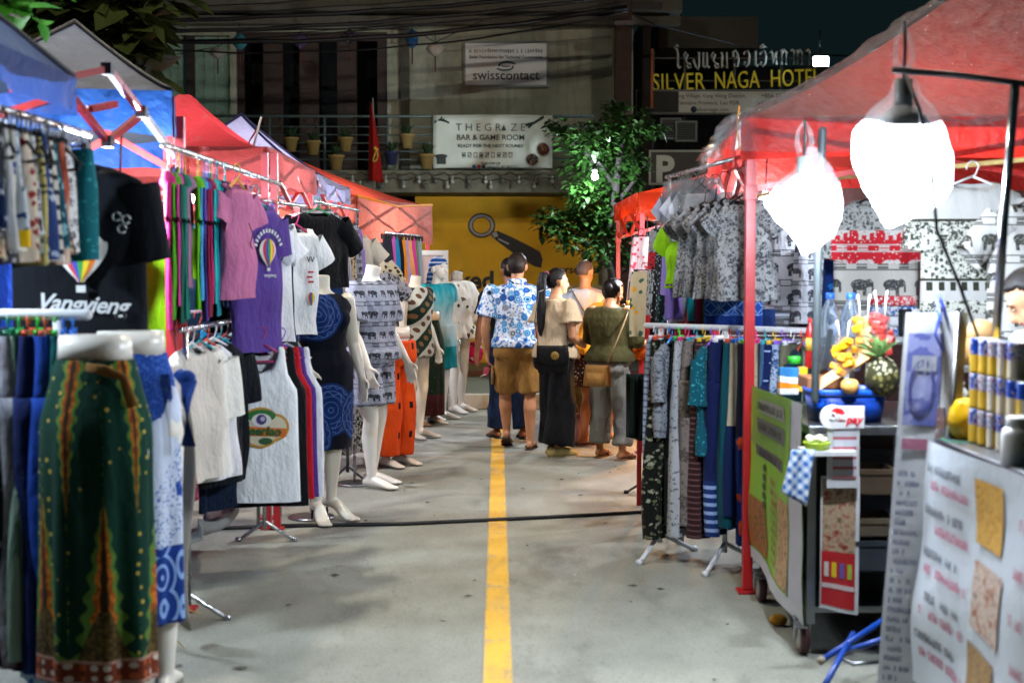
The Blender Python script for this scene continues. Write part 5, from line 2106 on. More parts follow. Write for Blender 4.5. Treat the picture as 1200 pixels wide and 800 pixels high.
obj('drawing_print', MB().tube([(.02, -.052, -.28), (.05, -.053, -.33), (.03, -.053, -.38), (.06, -.053, -.43)], .0025, 5), plain('2a1a24', .7), pk_)
pu = garment('shirt', CT('503a82'), Vector((-1.235, 7.3, 2.02)), R(58), 'purple T-shirt printed with a small rainbow balloon', GC, '2f9aa8', seed=141, w=.38, L=.76, slv=.17, dep=.055, droop=1.0, amp=.01)
balloon(pu, .02, -.33, .062, -.062)
ar = MB()
for k in range(12):
    a = R(20 + 13 * k)
    ar.box((.03 + .1 * math.cos(a), -.058, -.33 + .105 * math.sin(a)), (.012, .004, .02), rot=(0, -a + PI / 2, 0))
obj('script_print', ar, WHI, pu)
text_mesh('lettering_print', 'vangvieng', .024, WHI, pu, face_M((.03, -.068, -.46), (1, 0, 0), (0, 0, 1)))
for y, d, c, rt, L in ((7.5, 'black T-shirt between pink ones', '0c0c10', 60, .72), (7.78, 'rose T-shirt half covered by the soft pink one', '8c4a6c', 62, .76)):
    garment('shirt', CT(c), onrail(RA, RB, y, 2.08), R(rt), d + ' on the bright T-shirt rail', GC, 'b03a6c', w=.44, L=L, slv=.17, dep=.035, droop=.95)

# lime shirt and other stock hanging deeper in the stall
garment('shirt', CT('7aa80c'), (-1.72, 6.75, 1.93), R(20), 'lime yellow shirt hanging behind the black balloon T-shirt sleeve', 'shirts deeper in the T-shirt stall', '2a2a30', w=.5, L=.62, slv=.2)
for i, (x, y, z, c, d, kd) in enumerate(((-1.95, 6.3, 2.0, '1b3a8c', 'royal blue shirt', 'shirt'), (-2.2, 7.0, 2.0, 'a84a1c', 'burnt orange shirt', 'shirt'), (-2.35, 7.7, 2.0, '2a2a34', 'dark slate shirt', 'shirt'), (-2.3, 8.4, 2.0, '9c2a4a', 'crimson shirt', 'shirt'), (-2.1, 9.0, 2.0, '3f6a8c', 'steel blue shirt', 'shirt'), (-2.05, 9.8, 1.9, '8c8a84', 'stone grey shirt', 'shirt'), (-2.0, 10.6, 1.9, '6a2a7c', 'plum shirt', 'shirt'), (-1.9, 11.4, 1.9, 'b06a30', 'tan orange shirt', 'shirt'), (-1.9, 12.2, 1.9, '24402c', 'bottle green shirt', 'shirt'), (-1.8, 13.2, 1.9, 'a89a90', 'cream shirt', 'shirt'))):
    garment(kd, CT(c), (x, y, z), R(25 + 8 * math.sin(i)), d + ' hanging on the back line deep in the stalls', 'shirts deeper in the T-shirt stall', '2a2a30', w=.52, L=.72, slv=.2)
tag(obj('back_line', MB().tube([(-1.9, 5.9, 2.02), (-2.2, 7.0, 2.0), (-2.36, 7.7, 2.0), (-2.3, 8.4, 2.0), (-2.05, 9.8, 1.9), (-1.9, 11.4, 1.9), (-1.8, 13.4, 1.9)], .01, 6), METAL()), 'thin back line carrying plain shirts deep inside the T-shirt stalls', 'rail')
for y0, y1, c, d in ((5.4, 9.0, '1c3468', 'blue'), (9.05, 13.8, '5c2024', 'dark red')):
    tag(obj('back_sheet', MB().grid(lambda u, v: (-3.02 + .03 * math.sin(u * 30), y0 + (y1 - y0) * u, 2.3 * v), 30, 4), cloth('backsheet' + c, c), solid=.006), d + ' cloth sheet closing the rear of the T-shirt stalls', 'cloth')

# ---- lower rail with sleeves and tank tops
GD = 'shirts on the low rail under the bright T-shirts'
LA, LB = Vector((-1.40, 6.35, 0)), Vector((-1.36, 8.3, 0))
rack('low_clothes_rail', LA.xy, LB.xy, 1.33, (.02, .98), 'low chrome rail of white and navy shirts under the bright T-shirts', .013, foot=.15)
ll = [(6.5, 'stone grey long sleeved shirt', 'a9a49c', 72, .62, .3), (6.66, 'cream white shirt', 'b9b8b2', 62, .62, .26), (6.8, 'white shirt with purple trim', 'b4b4b8', 70, .66, .2), (6.94, 'black T-shirt with thick sleeves', '0a0f16', 58, .7, .22), (7.08, 'faded black T-shirt with orange print', '12151a', 66, .72, .2), (7.22, 'dark navy T-shirt', '0c1a30', 56, .86, .22), (7.38, 'royal blue football shirt', '14249c', 62, .6, .26), (7.5, 'ultramarine shirt', '1a2a8c', 68, .62, .22)]
for i, (y, d, c, rt, L, sv) in enumerate(ll):
    garment('shirt', CT(c), onrail(LA, LB, y, 1.33), R(rt), d + ' on the low rail beside the white tank top', GD, ('d8d8dc', '2f9aa8', 'd8553a')[i % 3], seed=160 + i, w=.44, L=L, slv=sv, dep=.045, droop=1.0, slw=.095)
orr = obj('flame_print', MB().tube([(0, -.06, -.3), (.03, -.062, -.36), (-.02, -.062, -.42), (.02, -.062, -.5)], [.01, .018, .016, .008], 6), plain('b85a2a', .7), None)
orr.parent = [o for o in COL.objects if o.get('label', '').startswith('faded black')][0]
stack = [(7.72, 'white tank top printed with a round green, red and gold badge', 'c2c6c8', .0), (7.80, 'black tank top directly behind the white badge one', '0c0f12', .022), (7.87, 'red tank top in the stack behind the white badge one', 'a81420', .035), (7.94, 'purple tank top in the stack behind the white badge one', '4a2f7c', .045), (8.0, 'plain white tank top at the back of the tank top stack', 'b9bcc2', .06)]
for i, (y, d, c, dx) in enumerate(stack):
    o = garment('tank', CT(c), (-1.215 + dx * 1.5, y - .42, 1.30 - .004 * i), R(10), d, 'tank tops stacked on the low rail', ('b03a6c', '2a2a30', 'd8553a', '8a5ad0', 'd8d8dc')[i], seed=180 + i, w=.37, L=.80 + (.03 if i == 1 else 0), dep=.03)
    if i == 0:
        BG = lambda c: plain(c, .7, var=.08)
        z0, y0 = -.51, -.040
        def disc(cx, cz, r, c, y, n='badge_print', sc=(1, 1)):
            m = MB()
            m.add([(cx + r * sc[0] * math.cos(2 * PI * k / 28), y - .006 * (1 - ((cx + r * math.cos(2 * PI * k / 28)) / .2) ** 2), cz + r * sc[1] * math.sin(2 * PI * k / 28)) for k in range(28)], [tuple(reversed(range(28)))], True)
            obj(n, m, BG(c), o)
        for dx_, rr in ((0, .105), (.075, .07), (-.07, .07)):
            disc(dx_ - .005, z0, rr, 'b9861c', y0)
        for dx_, rr in ((0, .092), (.075, .057), (-.07, .057)):
            disc(dx_ - .005, z0, rr, 'c9c2a8', y0 - .003)
        disc(0, z0 + .06, .072, '1f6a2a', y0 - .005, sc=(1, .45))
        disc(0, z0 + .038, .05, 'd0d0cc', y0 - .007, sc=(1, .7))
        disc(0, z0 + .042, .026, '3a2f6c', y0 - .010)
        disc(.006, z0 + .046, .012, 'b0a8c0', y0 - .013)
        disc(.02, z0 - .07, .03, '24502a', y0 - .006, sc=(1.2, .6))
        m = MB()
        m.add([(-.13, y0 - .012, z0 + .012), (.125, y0 - .012, z0 - .006), (.125, y0 - .012, z0 - .05), (-.13, y0 - .012, z0 - .036)], [(3, 2, 1, 0)], False)
        obj('badge_band', m, BG('c8661a'), o)
        text_mesh('badge_lettering', 'beerlao', .062, BG('14541e'), o, face_M((.0, y0 - .016, z0 - .036), (1, 0, -.06), (0, 0, 1)), offset=.002, shear=.15, spacing=1.02)

# colourful hangers and stock seen between the posts
GX = 'bright stock seen between the twin red posts'
for i, (x, y, c, d) in enumerate(((-1.62, 6.75, 'b8960c', 'yellow vest'), (-1.75, 7.0, '2c2c9c', 'violet blue vest'), (-1.7, 7.3, '1c6ab0', 'azure vest'), (-1.8, 7.6, 'a8382c', 'brick red vest'), (-1.66, 7.9, '0f7a9c', 'sky turquoise vest'), (-1.62, 8.3, '1480b0', 'bright sky blue vest'))):
    garment('tank', CT(c), (x, y, 1.36), R(50), d + ' hanging on the inner low line behind the red posts', GX, ('35d040', 'd8553a', '2f7ad8')[i % 3], w=.4, L=.7)
tag(obj('inner_line', MB().tube([(-1.62, 6.4, 1.37), (-1.76, 7.0, 1.36), (-1.78, 7.6, 1.36), (-1.62, 8.4, 1.36)], .01, 6), WHITEPIPE()), 'white inner line of bright vests behind the twin red posts', 'rail')
# twin red post: second canopy leg
tag(obj('red_post', MB().bar((-1.465, 6.62, 0), (-1.465, 6.62, 2.3), .042).box((-1.465, 6.62, .008), (.1, .1, .014)), plain('a8282c', .35, var=.1)), 'second of the twin red posts in front of the bright T-shirts', 'post')
for i, (px, d) in enumerate(((314, 'red post foot showing under the white tank tops, the one beside the beige sheet'), (325, 'red post foot showing under the white tank tops, the one nearer the high heels'))):
    q = P(px, 622, 8.7)
    tag(obj('red_post', MB().bar((q.x, 8.7, 0), (q.x, 8.7, 2.3), .042).box((q.x, 8.7, .008), (.08, .08, .014)), plain('a8282c', .35, var=.1)), d, 'post')

# ---- second high rail: white tees, black tee, shorts
GE = 'white and black T-shirts on the second rail'
QA, QB = P(296, 228, 8.35), P(356, 246, 9.3)
rack('second_clothes_rail', QA.xy, QB.xy, (QA.z + QB.z) / 2, (.05, .95), 'short chrome rail of white T-shirts beyond the purple balloon shirt', .012, foot=0)
for i, (px, y, c, d, rt, w_, L) in enumerate(((300, 8.4, 'b9bcc4', 'white', 62, .42, .7), (307, 8.5, '10141c', 'black', 66, .42, .74), (314, 8.6, 'b4bac2', 'pale grey', 60, .42, .72), (322, 8.7, 'bcc0c6', 'chalk white', 56, .42, .74), (330, 8.8, '16242c', 'dark petrol', 62, .44, .8))):
    q = P(px - 4, 236, y)
    garment('shirt', CT(c), (q.x, y - .25, 1.985), R(rt), d + ' T-shirt on the second rail, after the purple balloon shirt', GE, ('35a06c', 'd84a8a', '35a06c', 'b03a6c', '2f7ad8')[i], seed=200 + i, w=w_, L=L, slv=.18, dep=.04)
q = P(346, 250, 8.75)
wt = garment('shirt', CT('c0c6ca'), (q.x, 8.75, 1.94), R(48), 'white T-shirt with a column of tiny red and rainbow prints', GE, 'd83a7a', seed=210, w=.36, L=.66, slv=.15, dep=.05, droop=.75)
text_mesh('lettering_print', 'VV', .05, plain('22262c', .7), wt, face_M((.07, -.058, -.30), (1, 0, 0), (0, 0, 1)))
for k in range(3):
    obj('flag_print', MB().box((.07 - .01 * (k % 2), -.060, -.36 - .03 * k), (.04, .004, .012)), plain('a8182c', .7), wt)
balloon(wt, .07, -.52, .035, -.058, basket=False)
garment('shirt', CT('080b10'), P(372, 232, 9.3), R(50), 'black T-shirt hanging high beside the pale canopy valance', GE, '35a06c', seed=211, w=.5, L=.5, slv=.2, dep=.06)
garment('drape', cloth('inner_navy', '0e2a5c'), P(372, 310, 9.6), R(30), 'navy cloth hanging behind the white print T-shirt', 'cloths behind the mannequin in navy', None, w0=.34, w1=.4, L=.6)

GF = 'grey and beige shorts on the third rail'
SA, SB = P(372, 236, 10.7), P(420, 253, 12.3)
rack('third_clothes_rail', SA.xy, SB.xy, 2.1, (.03, .97), 'chrome rail of grey shorts under the pale lilac canopy', .012, foot=0)
sh = [(371, 10.7, 'grey cotton shorts', cloth('sh1', 'a0a2a8'), 40, .5), (379, 10.9, 'silver grey shorts', cloth('sh2', '9497a0'), 44, .52), (386, 11.1, 'grey striped shorts', cloth('sh3', pat_stripes('9a9ca4', '5c5f68', .02, .2, 'x')), 40, .55), (394, 11.35, 'beige paisley trousers', cloth('sh4', pat_paisley('a39478', '3a3028', 34)), 36, .66), (401, 11.6, 'slate elephant shorts', cloth('sh5', pat_elephants('7d8290', '2a2c34', .1, .12)), 34, .7), (408, 11.9, 'lavender trousers', cloth('sh6', '70609c'), 50, .74), (414, 12.1, 'cream blouse', cloth('sh7', 'aaa498'), 40, .5)]
for i, (px, y, d, m, rt, L) in enumerate(sh):
    q = P(px, 240, y)
    garment('shorts' if i not in (6,) else 'blouse', m, (q.x, y, 2.1 - .02 * i), R(rt), d + ' on the third rail under the lilac canopy', GF, '2a2a30', seed=220 + i, **(dict(w=.32, L=L, leg=.16) if i != 6 else dict(w=.4, L=L, slv=.16)))
for i, (px, py, d, m, L) in enumerate(((377, 283, 'brown paisley cloth', cloth('pp1', pat_paisley('9a8870', '33261e', 30)), .45), (392, 305, 'maroon and sand cloth', cloth('pp2', pat_tie('4a1c24', '8a7a64', '6a5a4c')), .4), (404, 330, 'purple edged cloth', cloth('pp3', pat_stripes('4c3a7c', 'a09cae', .05, .3)), .5))):
    garment('drape', m, P(px, py, 11.5), R(25), d + ' hanging low behind the grey elephant shirt', GF, None, w0=.22, w1=.26, L=L)

GH = 'bright scarves on the far rail under the salmon canopy'
FA, FB = P(452, 276, 13.9), P(492, 284, 15.2)
rack('scarf_rail', FA.xy, FB.xy, 1.95, (.04, .96), 'far chrome rail of bright scarves under the salmon canopy', .011, foot=0)
for i, (c, d) in enumerate((('1c1c24', 'black'), ('b0509c', 'orchid pink'), ('1c7cb0', 'ocean blue'), ('1a1a22', 'charcoal'), ('c88a1c', 'amber'), ('9c8ac0', 'lilac'), ('c89a5c', 'sand'), ('b83c94', 'fuchsia'), ('5c7c5c', 'moss green'), ('8c9ca4', 'silver blue'))):
    q = FA.lerp(FB, (i + .3) / 10)
    garment('scarf', cloth('scarf_' + c, c), (q.x, q.y, 1.95), R(40), d + ' scarf on the far rail under the salmon canopy', GH, '1a1a1e', w=.17, L=.62 + .1 * math.sin(i * 2))
for i, (px, py, d, m) in enumerate(((432, 290, 'cream blouse with black leaves', cloth('fb1', pat_floral('b0a890', '2a2824', None, 20))), (440, 305, 'grey mottled blouse', cloth('fb2', pat_paisley('8c8e98', '2a2a34', 26))))):
    garment('blouse', m, P(px, py, 12.9), R(30), d + ' hanging behind the mannequin in the green kimono', 'blouses behind the kimono mannequin', '2a2a30', w=.42, L=.6, slv=.2)
# picture frame on the far stall
e = empty('framed_picture', P(506, 318, 15.6), R(20))
fm = MB()
for s in (-1, 1):
    fm.box((s * .16, 0, 0), (.05, .03, .46))
    fm.box((0, 0, s * .205), (.27, .03, .05))
obj('frame', fm, plain('b8b8b0', .5), e)
obj('picture', MB().box((0, .005, 0), (.28, .01, .37)), plain('a08a84', .6), e)
tag(e, 'white framed picture hanging at the end of the salmon canopy', 'picture')

# ------------------------------------------------------------------ mannequins
GM = 'shop mannequins along the T-shirt stalls'
# 1: navy dress, high heels
H = 1.72
J = joints(H, False, heel=.07, hiL=(-.075, 0, .93), hiR=(.075, 0, .93), pel=(0, 0, .96), knL=(-.07, .03, .53), knR=(.07, .05, .53), anL=(-.075, -.02, .15), anR=(.07, .03, .15), wai=(0, 0, 1.1), che=(0, .0, 1.28), nek=(0, -.01, 1.46), hea=(0, 0, 1.6), shL=(-.19, 0, 1.40), shR=(.19, 0, 1.40),
           elL=(-.25, -.02, 1.12), elR=(.25, .02, 1.16), wrL=(-.27, .05, .9), wrR=(.19, .14, .98), hdL=(-.02, .1, -1), hdR=(-.12, .1, -1), curl=.25, toL=(-.25, 1, 0), toR=(.3, 1, 0), palmR=(-1, -.4, 0))
q = P(379, 611, 9.0)
e = empty('mannequin', (q.x, q.y, 0), R(180 + 40))
body('body', figure(J, head=False, neckcap=True, bust=True), m_plastic_skin('dedaca', .28), e, .0075, 3)
rg = torso_rings(J, .018, n=40)
dr = MB()
sk = []
for i in range(15):
    t = i / 14
    z = 1.0 - .53 * t
    sk.append(ell_ring((0, .01, z), .2 - .012 * t + .0, .145, (1, 0, 0), (0, 0, 1), 40))
dr.loft(list(reversed(sk)) + rg[3:9])
for s in (-1, 1):
    dr.ball(J['che'] + Vector((s * .07, .075, 0)), (.078, .076, .076), 14, 10)
me = baked(dr, .01, 2, wrinkle(.006, 7, 3))
me.materials.clear(); me.materials.append(cloth('navy_mandala', pat_mandala('060b18', '0c2c66', '5a7ab0', [(.11, 1.32), (.04, .72), (-.2, .68), (.2, .56)], .17), crease=.25))
link('dress', me, e)
for s in 'LR':
    obj('heel', MB().tube([J['an' + s] + Vector((0, -.05, -.075)), J['an' + s] + Vector((0, -.055, -.145))], [.008, .006], 8), plain('101010', .4), e)
stand_rod(e, .3, .15, (0, -.14))
tag(e, 'headless cream mannequin in a sleeveless navy dress with blue mandalas and high heels', 'mannequin', GM)


def dressed(px, py, Y, rotz, J, skin, label, parts, arms='LR', head=False, legs='LR', bust=False, vox=.0078, pitch=(0, 0)):
    q = P(px, py, Y)
    e = empty('mannequin', (q.x, q.y, 0), rotz)
    body('body', figure(J, head=head, neckcap=not head, arms=arms, legs=legs, bust=bust, pitch=pitch), skin, e, vox, 3)
    parts(e, J)
    stand_rod(e, .3, .15, (0, -.16))
    return tag(e, label, 'mannequin', GM)


# 2: grey elephant shirt and shorts, turned to the aisle
H = 1.80
J = joints(H, True, knL=(-.09, .0, .51), knR=(.10, .05, .51), anL=(-.09, -.06, .085), anR=(.11, .06, .085), elL=(-.285, -.03, 1.14), elR=(.285, .03, 1.14), wrL=(-.30, .12, .90), wrR=(.30, .16, .90), hdL=(-.03, .3, -1), hdR=(.03, .35, -1), curl=.3)
def p2(e, J):
    m = cloth('elephant_grey', pat_elephants('8e94a4', '2c2e38', .105, .15, mid='9da2b0'), crease=.55)
    body('shirt', tee(J, .03, .75, hem=-.02, slr=1.35, drop=.02), m, e, .012, 3, wrinkle(.011, 8, 5))
    body('shorts', legs_cloth(J, .04, .78, .02), m, e, .012, 3, wrinkle(.011, 8, 9))
dressed(437, 569, 10.46, R(180 + 62), J, m_plastic_skin('e2dfd4', .28), 'headless cream mannequin in grey elephant print shirt and matching shorts', p2)

# 3: hip form in orange trousers
def orange(e, J):
    J2 = dict(J)
    body('trousers', legs_cloth(J2, .035, 1.93, .02, .1), cloth('orange_trousers', lambda g, x, y, z, r: g.mix(((x.abs() - .07).abs().lt(.016)).min((z * 4.2).fract().lt(.22)), g.mix(g.noise(None, 6, 2), 'b8380a', 'd04a0e'), '1a1210'), crease=.6), e, .011, 3, wrinkle(.012, 7, 2, .3))
q = P(462, 548, 11.5)
hip_form((q.x, q.y, 0), R(180 + 55), 1.66, 'hip mannequin in bright orange trousers with small black marks', orange, capz=1.13, skin=m_plastic_skin('cbbfae', .3), waist_r=(.13, .1))

# 4: green and white elephant kimono
J = joints(1.70, False, elL=(-.24, -.02, 1.08), elR=(.24, .03, 1.08), wrL=(-.25, .08, .85), wrR=(.25, .10, .83), curl=.3)
def p4(e, J):
    def pat(g, x, y, z, r):
        d = (x * .8 + z) / .15
        b = (d * .5).fract().gt(.5)
        u = d.fract() - .5
        v = ((z - x * .8) / .11).fract() - .5
        spot = (u * u * 1.2 + v * v).lt(.075)
        col = g.mix(b, '1a2e28', 'b6b3a6')
        return g.mix(spot, col, g.mix(b, '7a5a3a', '5a4030'))
    body('kimono', tee(J, .03, .15, hem=-.13, drop=.01), cloth('kimono_green', pat), e, .012, 3, wrinkle(.009, 8, 3))
dressed(487, 509, 13.4, R(180 + 58), J, m_plastic_skin('d8ccb6', .3), 'headless beige mannequin in a short green and white elephant striped kimono', p4, bust=True)

# 5: hip form in dark green skirt
def dgreen(e, J):
    rg = [((0, 0, 1.1 - 1.0 * t), .13 + .06 * min(1, t * 4), .10 + .06 * min(1, t * 4)) for t in [i / 14 for i in range(15)]]
    obj('skirt', gown(rg, .014, 14, 9, 48, False), cloth('dark_green_skirt', pat_zones([(-9, '3a1818'), (.32, '0c221c')], base=(0, '3a1818'), spk=('6a4a3a', 40, .14))), e)
q = P(500, 496, 14.6)
hip_form((q.x, q.y, 0), R(180 + 40), 1.64, 'hip mannequin in a dark green skirt with a patterned maroon hem', dgreen, capz=1.16, skin=m_plastic_skin('cbbfae', .3), waist_r=(.13, .1))

# 6: turquoise tie-dye dress and headscarf
J = joints(1.72, False, elL=(-.24, -.02, 1.1), elR=(.24, .0, 1.1), wrL=(-.25, .03, .86), wrR=(.25, .05, .86), curl=.25)
def p6(e, J):
    mb = tee(J, .03, .5, hem=-.02)
    mb.loft([ell_ring((0, 0, 1.0 - .45 * t), .2 + .03 * t, .15 + .02 * t, (1, 0, 0), (0, 0, 1), 24) for t in (0, .25, .5, .75, 1)])
    def pat(g, x, y, z, r):
        n = g.noise(g.vec(x * 5, y, z * 1.1), 3, 4, .6)
        t = ((z - 1.0).abs() * 1.6 + (n - .5) * .9)
        return g.mix(z.lt(.78), g.ramp(t, [(.1, '9fb6bc'), (.35, '5fa8b4'), (.62, '0c8c9c'), (.9, '086a7c')]), g.mix(n, '076a78', '0c8a94'))
    body('dress', mb, cloth('turquoise_dye', pat), e, .012, 3, wrinkle(.009, 8, 3))
    h = MB().ball(J['hea'] + Vector((0, -.01, .03)), (.09, .108, .1), 20, 12, lambda p: 1.05 if p.z > -.15 + p.y * .5 else .7)
    h.tube([J['hea'] + Vector((0, -.1, 0)), J['hea'] + Vector((0, -.13, -.08)), J['hea'] + Vector((.02, -.12, -.2))], [(.04, .03), (.05, .02), (.06, .012)], 10)
    obj('headscarf', h, cloth('blue_headscarf', pat_stripes('1c4a94', 'a8b8cc', .05, .35)), e)
dressed(513, 490, 15.1, R(180 + 50), J, m_plastic_skin('d2cfc6', .28), 'mannequin with a blue headscarf and turquoise tie-dye dress', p6, head=True, bust=True)

# 7: white floral kaftan
J = joints(1.74, False, elL=(-.25, .02, 1.08), elR=(.25, .03, 1.08), wrL=(-.31, .1, .92), wrR=(.33, .12, .92), knL=(-.1, .0, .5), knR=(.1, .05, .5), anL=(-.11, -.05, .085), anR=(.12, .06, .085))
def p7(e, J):
    mb = tee(J, .035, 1.35, hem=-.10, slr=1.6, drop=.03)
    body('kaftan', mb, cloth('white_kaftan', pat_floral('dadbd6', '4c5850', '2a3430', 9, .2)), e, .013, 3, wrinkle(.013, 7, 4))
    cap = MB().loft([ell_ring((0, -.01, 1.45), .075, .07, (1, 0, 0), (0, 0, 1)), ell_ring((0, -.01, 1.56), .058, .055, (1, 0, 0), (0, 0, 1))])
    obj('collar', cap, cloth('white_collar', 'b9b6ae'), e)
dressed(536, 474, 15.85, R(180 + 48), J, m_plastic_skin('d4d4ce', .28), 'headless white mannequin in a loose white kaftan with dark sprigs, last of the row', p7)
# hot pink bag hung beyond it
e = empty('pink_bag', P(556, 408, 16.0))
obj('pouch', MB().ball((0, 0, -.05), (.1, .06, .13), 14, 9), cloth('hot_pink', pat_floral('b01a5c', 'b8b0b4', '6a1a3c', 20)), e)
obj('strap', MB().tube([(-.07, 0, .05), (-.03, 0, .2), (.03, 0, .2), (.07, 0, .05)], .008, 6), plain('8c1448', .6), e)
tag(e, 'hot pink patterned bag hanging beyond the white kaftan mannequin', 'bag')

# clothes low between mannequins and a rack foot
GJ = 'dark patterned clothes hanging low between the mannequins'
for i, (px, py, Y, d, m, L, w_) in enumerate(((408, 380, 11.2, 'black and white speckled skirt', cloth('lw1', pat_paisley('8a8a86', '141416', 30)), .95, .3), (428, 380, 11.8, 'navy sprigged skirt', cloth('lw2', pat_floral('121c34', '7a8090', None, 24)), .95, .3), (392, 360, 10.6, 'pale lilac grey trousers', cloth('lw3', '6c6a78'), 1.0, .26), (450, 392, 12.6, 'violet blue skirt', cloth('lw4', '2c1f4c'), 1.0, .3))):
    garment('drape', m, P(px, py, Y), R(55), d + ' hanging low behind the elephant print mannequin', GJ, '2a2a30', w0=w_, w1=w_ + .06, L=L)
rack('low_clothes_rail', P(398, 372, 10.3).xy, P(455, 372, 12.9).xy, 1.24, (.12, .95), 'low rack on grey legs behind the elephant print mannequin', .013, plain('6f7276', .35, .8), foot=.12)
# black cable across the street
pts = [(-2.2, 8.2, .012)] + [tuple(P(px, py, 0.1 + FPX * 1.6 / (py - 315)).xy) + (.012,) for px, py in ((235, 627), (330, 623), (470, 621), (600, 615), (700, 610), (748, 607))] + [(1.9, 9.2, .012)]
tag(obj('ground_cable', MB().tube(pts, .012, 8), plain('0a0a0a', .5)), 'black power cable lying right across the street between the stalls', 'cable')
# ------------------------------------------------------------------ food cart side: canopies
c1 = [(1.18, 6.93), (1.42, 9.6), (4.9, 9.4), (4.7, 6.72)]
g3 = gazebo('large red market canopy wrapped in crumpled clear plastic over the elephant clothes and food carts', c1, 2.33, (3.05, 8.2, 3.5), '8c241a', .2, (0, 1), vcol='c8281c', p=1.22, wr=.02, seed=7, tr=.6, trs=(0, 3), sag=.06, legw=.048, leg='b01c20')
obj('plastic_sheet', roof_mb(c1, 2.33, (3.05, 8.2, 3.5), 1.22, .03, .055, over=.08, lift=.04, seed=9, nu=72, nv=44), m_clear_plastic(.36), g3)
obj('plastic_skirt', valance_mb([(1.12, 6.85), (1.38, 9.65), (4.95, 9.45), (4.75, 6.65)], 2.33, .2, 3, .03, drop={0: .13, 3: .16}, sides=(0, 3)), m_clear_plastic(.2), g3)
# bunched plastic corner, tied with a yellow strap
cb = MB()
def bun(u, v):
    a = 2 * PI * u
    rr = (.03 + .06 * math.sin(PI * min(1, v * 1.1))) * (1 + .18 * math.sin(a * 5 + v * 6))
    c_ = Vector((1.21, 6.92, 2.38)).lerp(Vector((1.06, 6.84, 2.2)), v)
    return c_ + Vector((rr * .8 * math.cos(a), rr * math.sin(a) * .8, rr * .45 * math.sin(a * 2 + 1) + rr * .5 * math.cos(a)))
cb.grid(bun, 30, 12)
obj('plastic_corner', cb, m_clear_plastic(.24), g3)
obj('tie_strap', MB().tube([(1.165, 6.88, 2.38), (1.15, 6.87, 2.28), (1.17, 6.89, 2.17)], [(.012, .004)] * 3, 6), plain('d8901c', .6), g3)
g4 = gazebo('plain orange red market canopy down the street beside the tree', [(1.22, 12.3), (1.22, 14.8), (3.3, 14.8), (3.3, 12.3)], 2.26, (2.25, 13.5, 2.6), 'd0401c', .17, (0, 1), vcol='e04a20', p=1.2, seed=8, tr=.6)
g5 = gazebo('red market canopy between the plastic wrapped one and the orange red one', [(1.5, 9.85), (1.5, 12.2), (3.9, 12.2), (3.9, 9.85)], 2.28, (2.7, 11.0, 2.7), 'b02a20', .18, (1,), p=1.2, seed=12, tr=.5)

# lamps
hanging_bulb((2.3, 7.7, 2.12), CW, 400, 'cold white bulb hanging deep under the plastic wrapped red canopy')
hanging_bulb((1.75, 9.3, 2.05), CW, 380, 'cold white bulb behind the grey ruffled dresses')
hanging_bulb((1.75, 11.2, 2.0), NW, 420, 'white bulb hanging under the middle red canopy on the food cart side')
hanging_bulb((1.55, 12.75, 1.12), WW, 420, 'amber bulb hanging low by the shopping women', .5)
hanging_bulb((1.75, 13.5, 1.95), WW, 80, 'amber bulb hanging under the orange red canopy')
hanging_bulb((1.27, 12.15, 1.62), CW, 700, 'small white bulb glaring beside the yellow printed cloth', .4, .025)


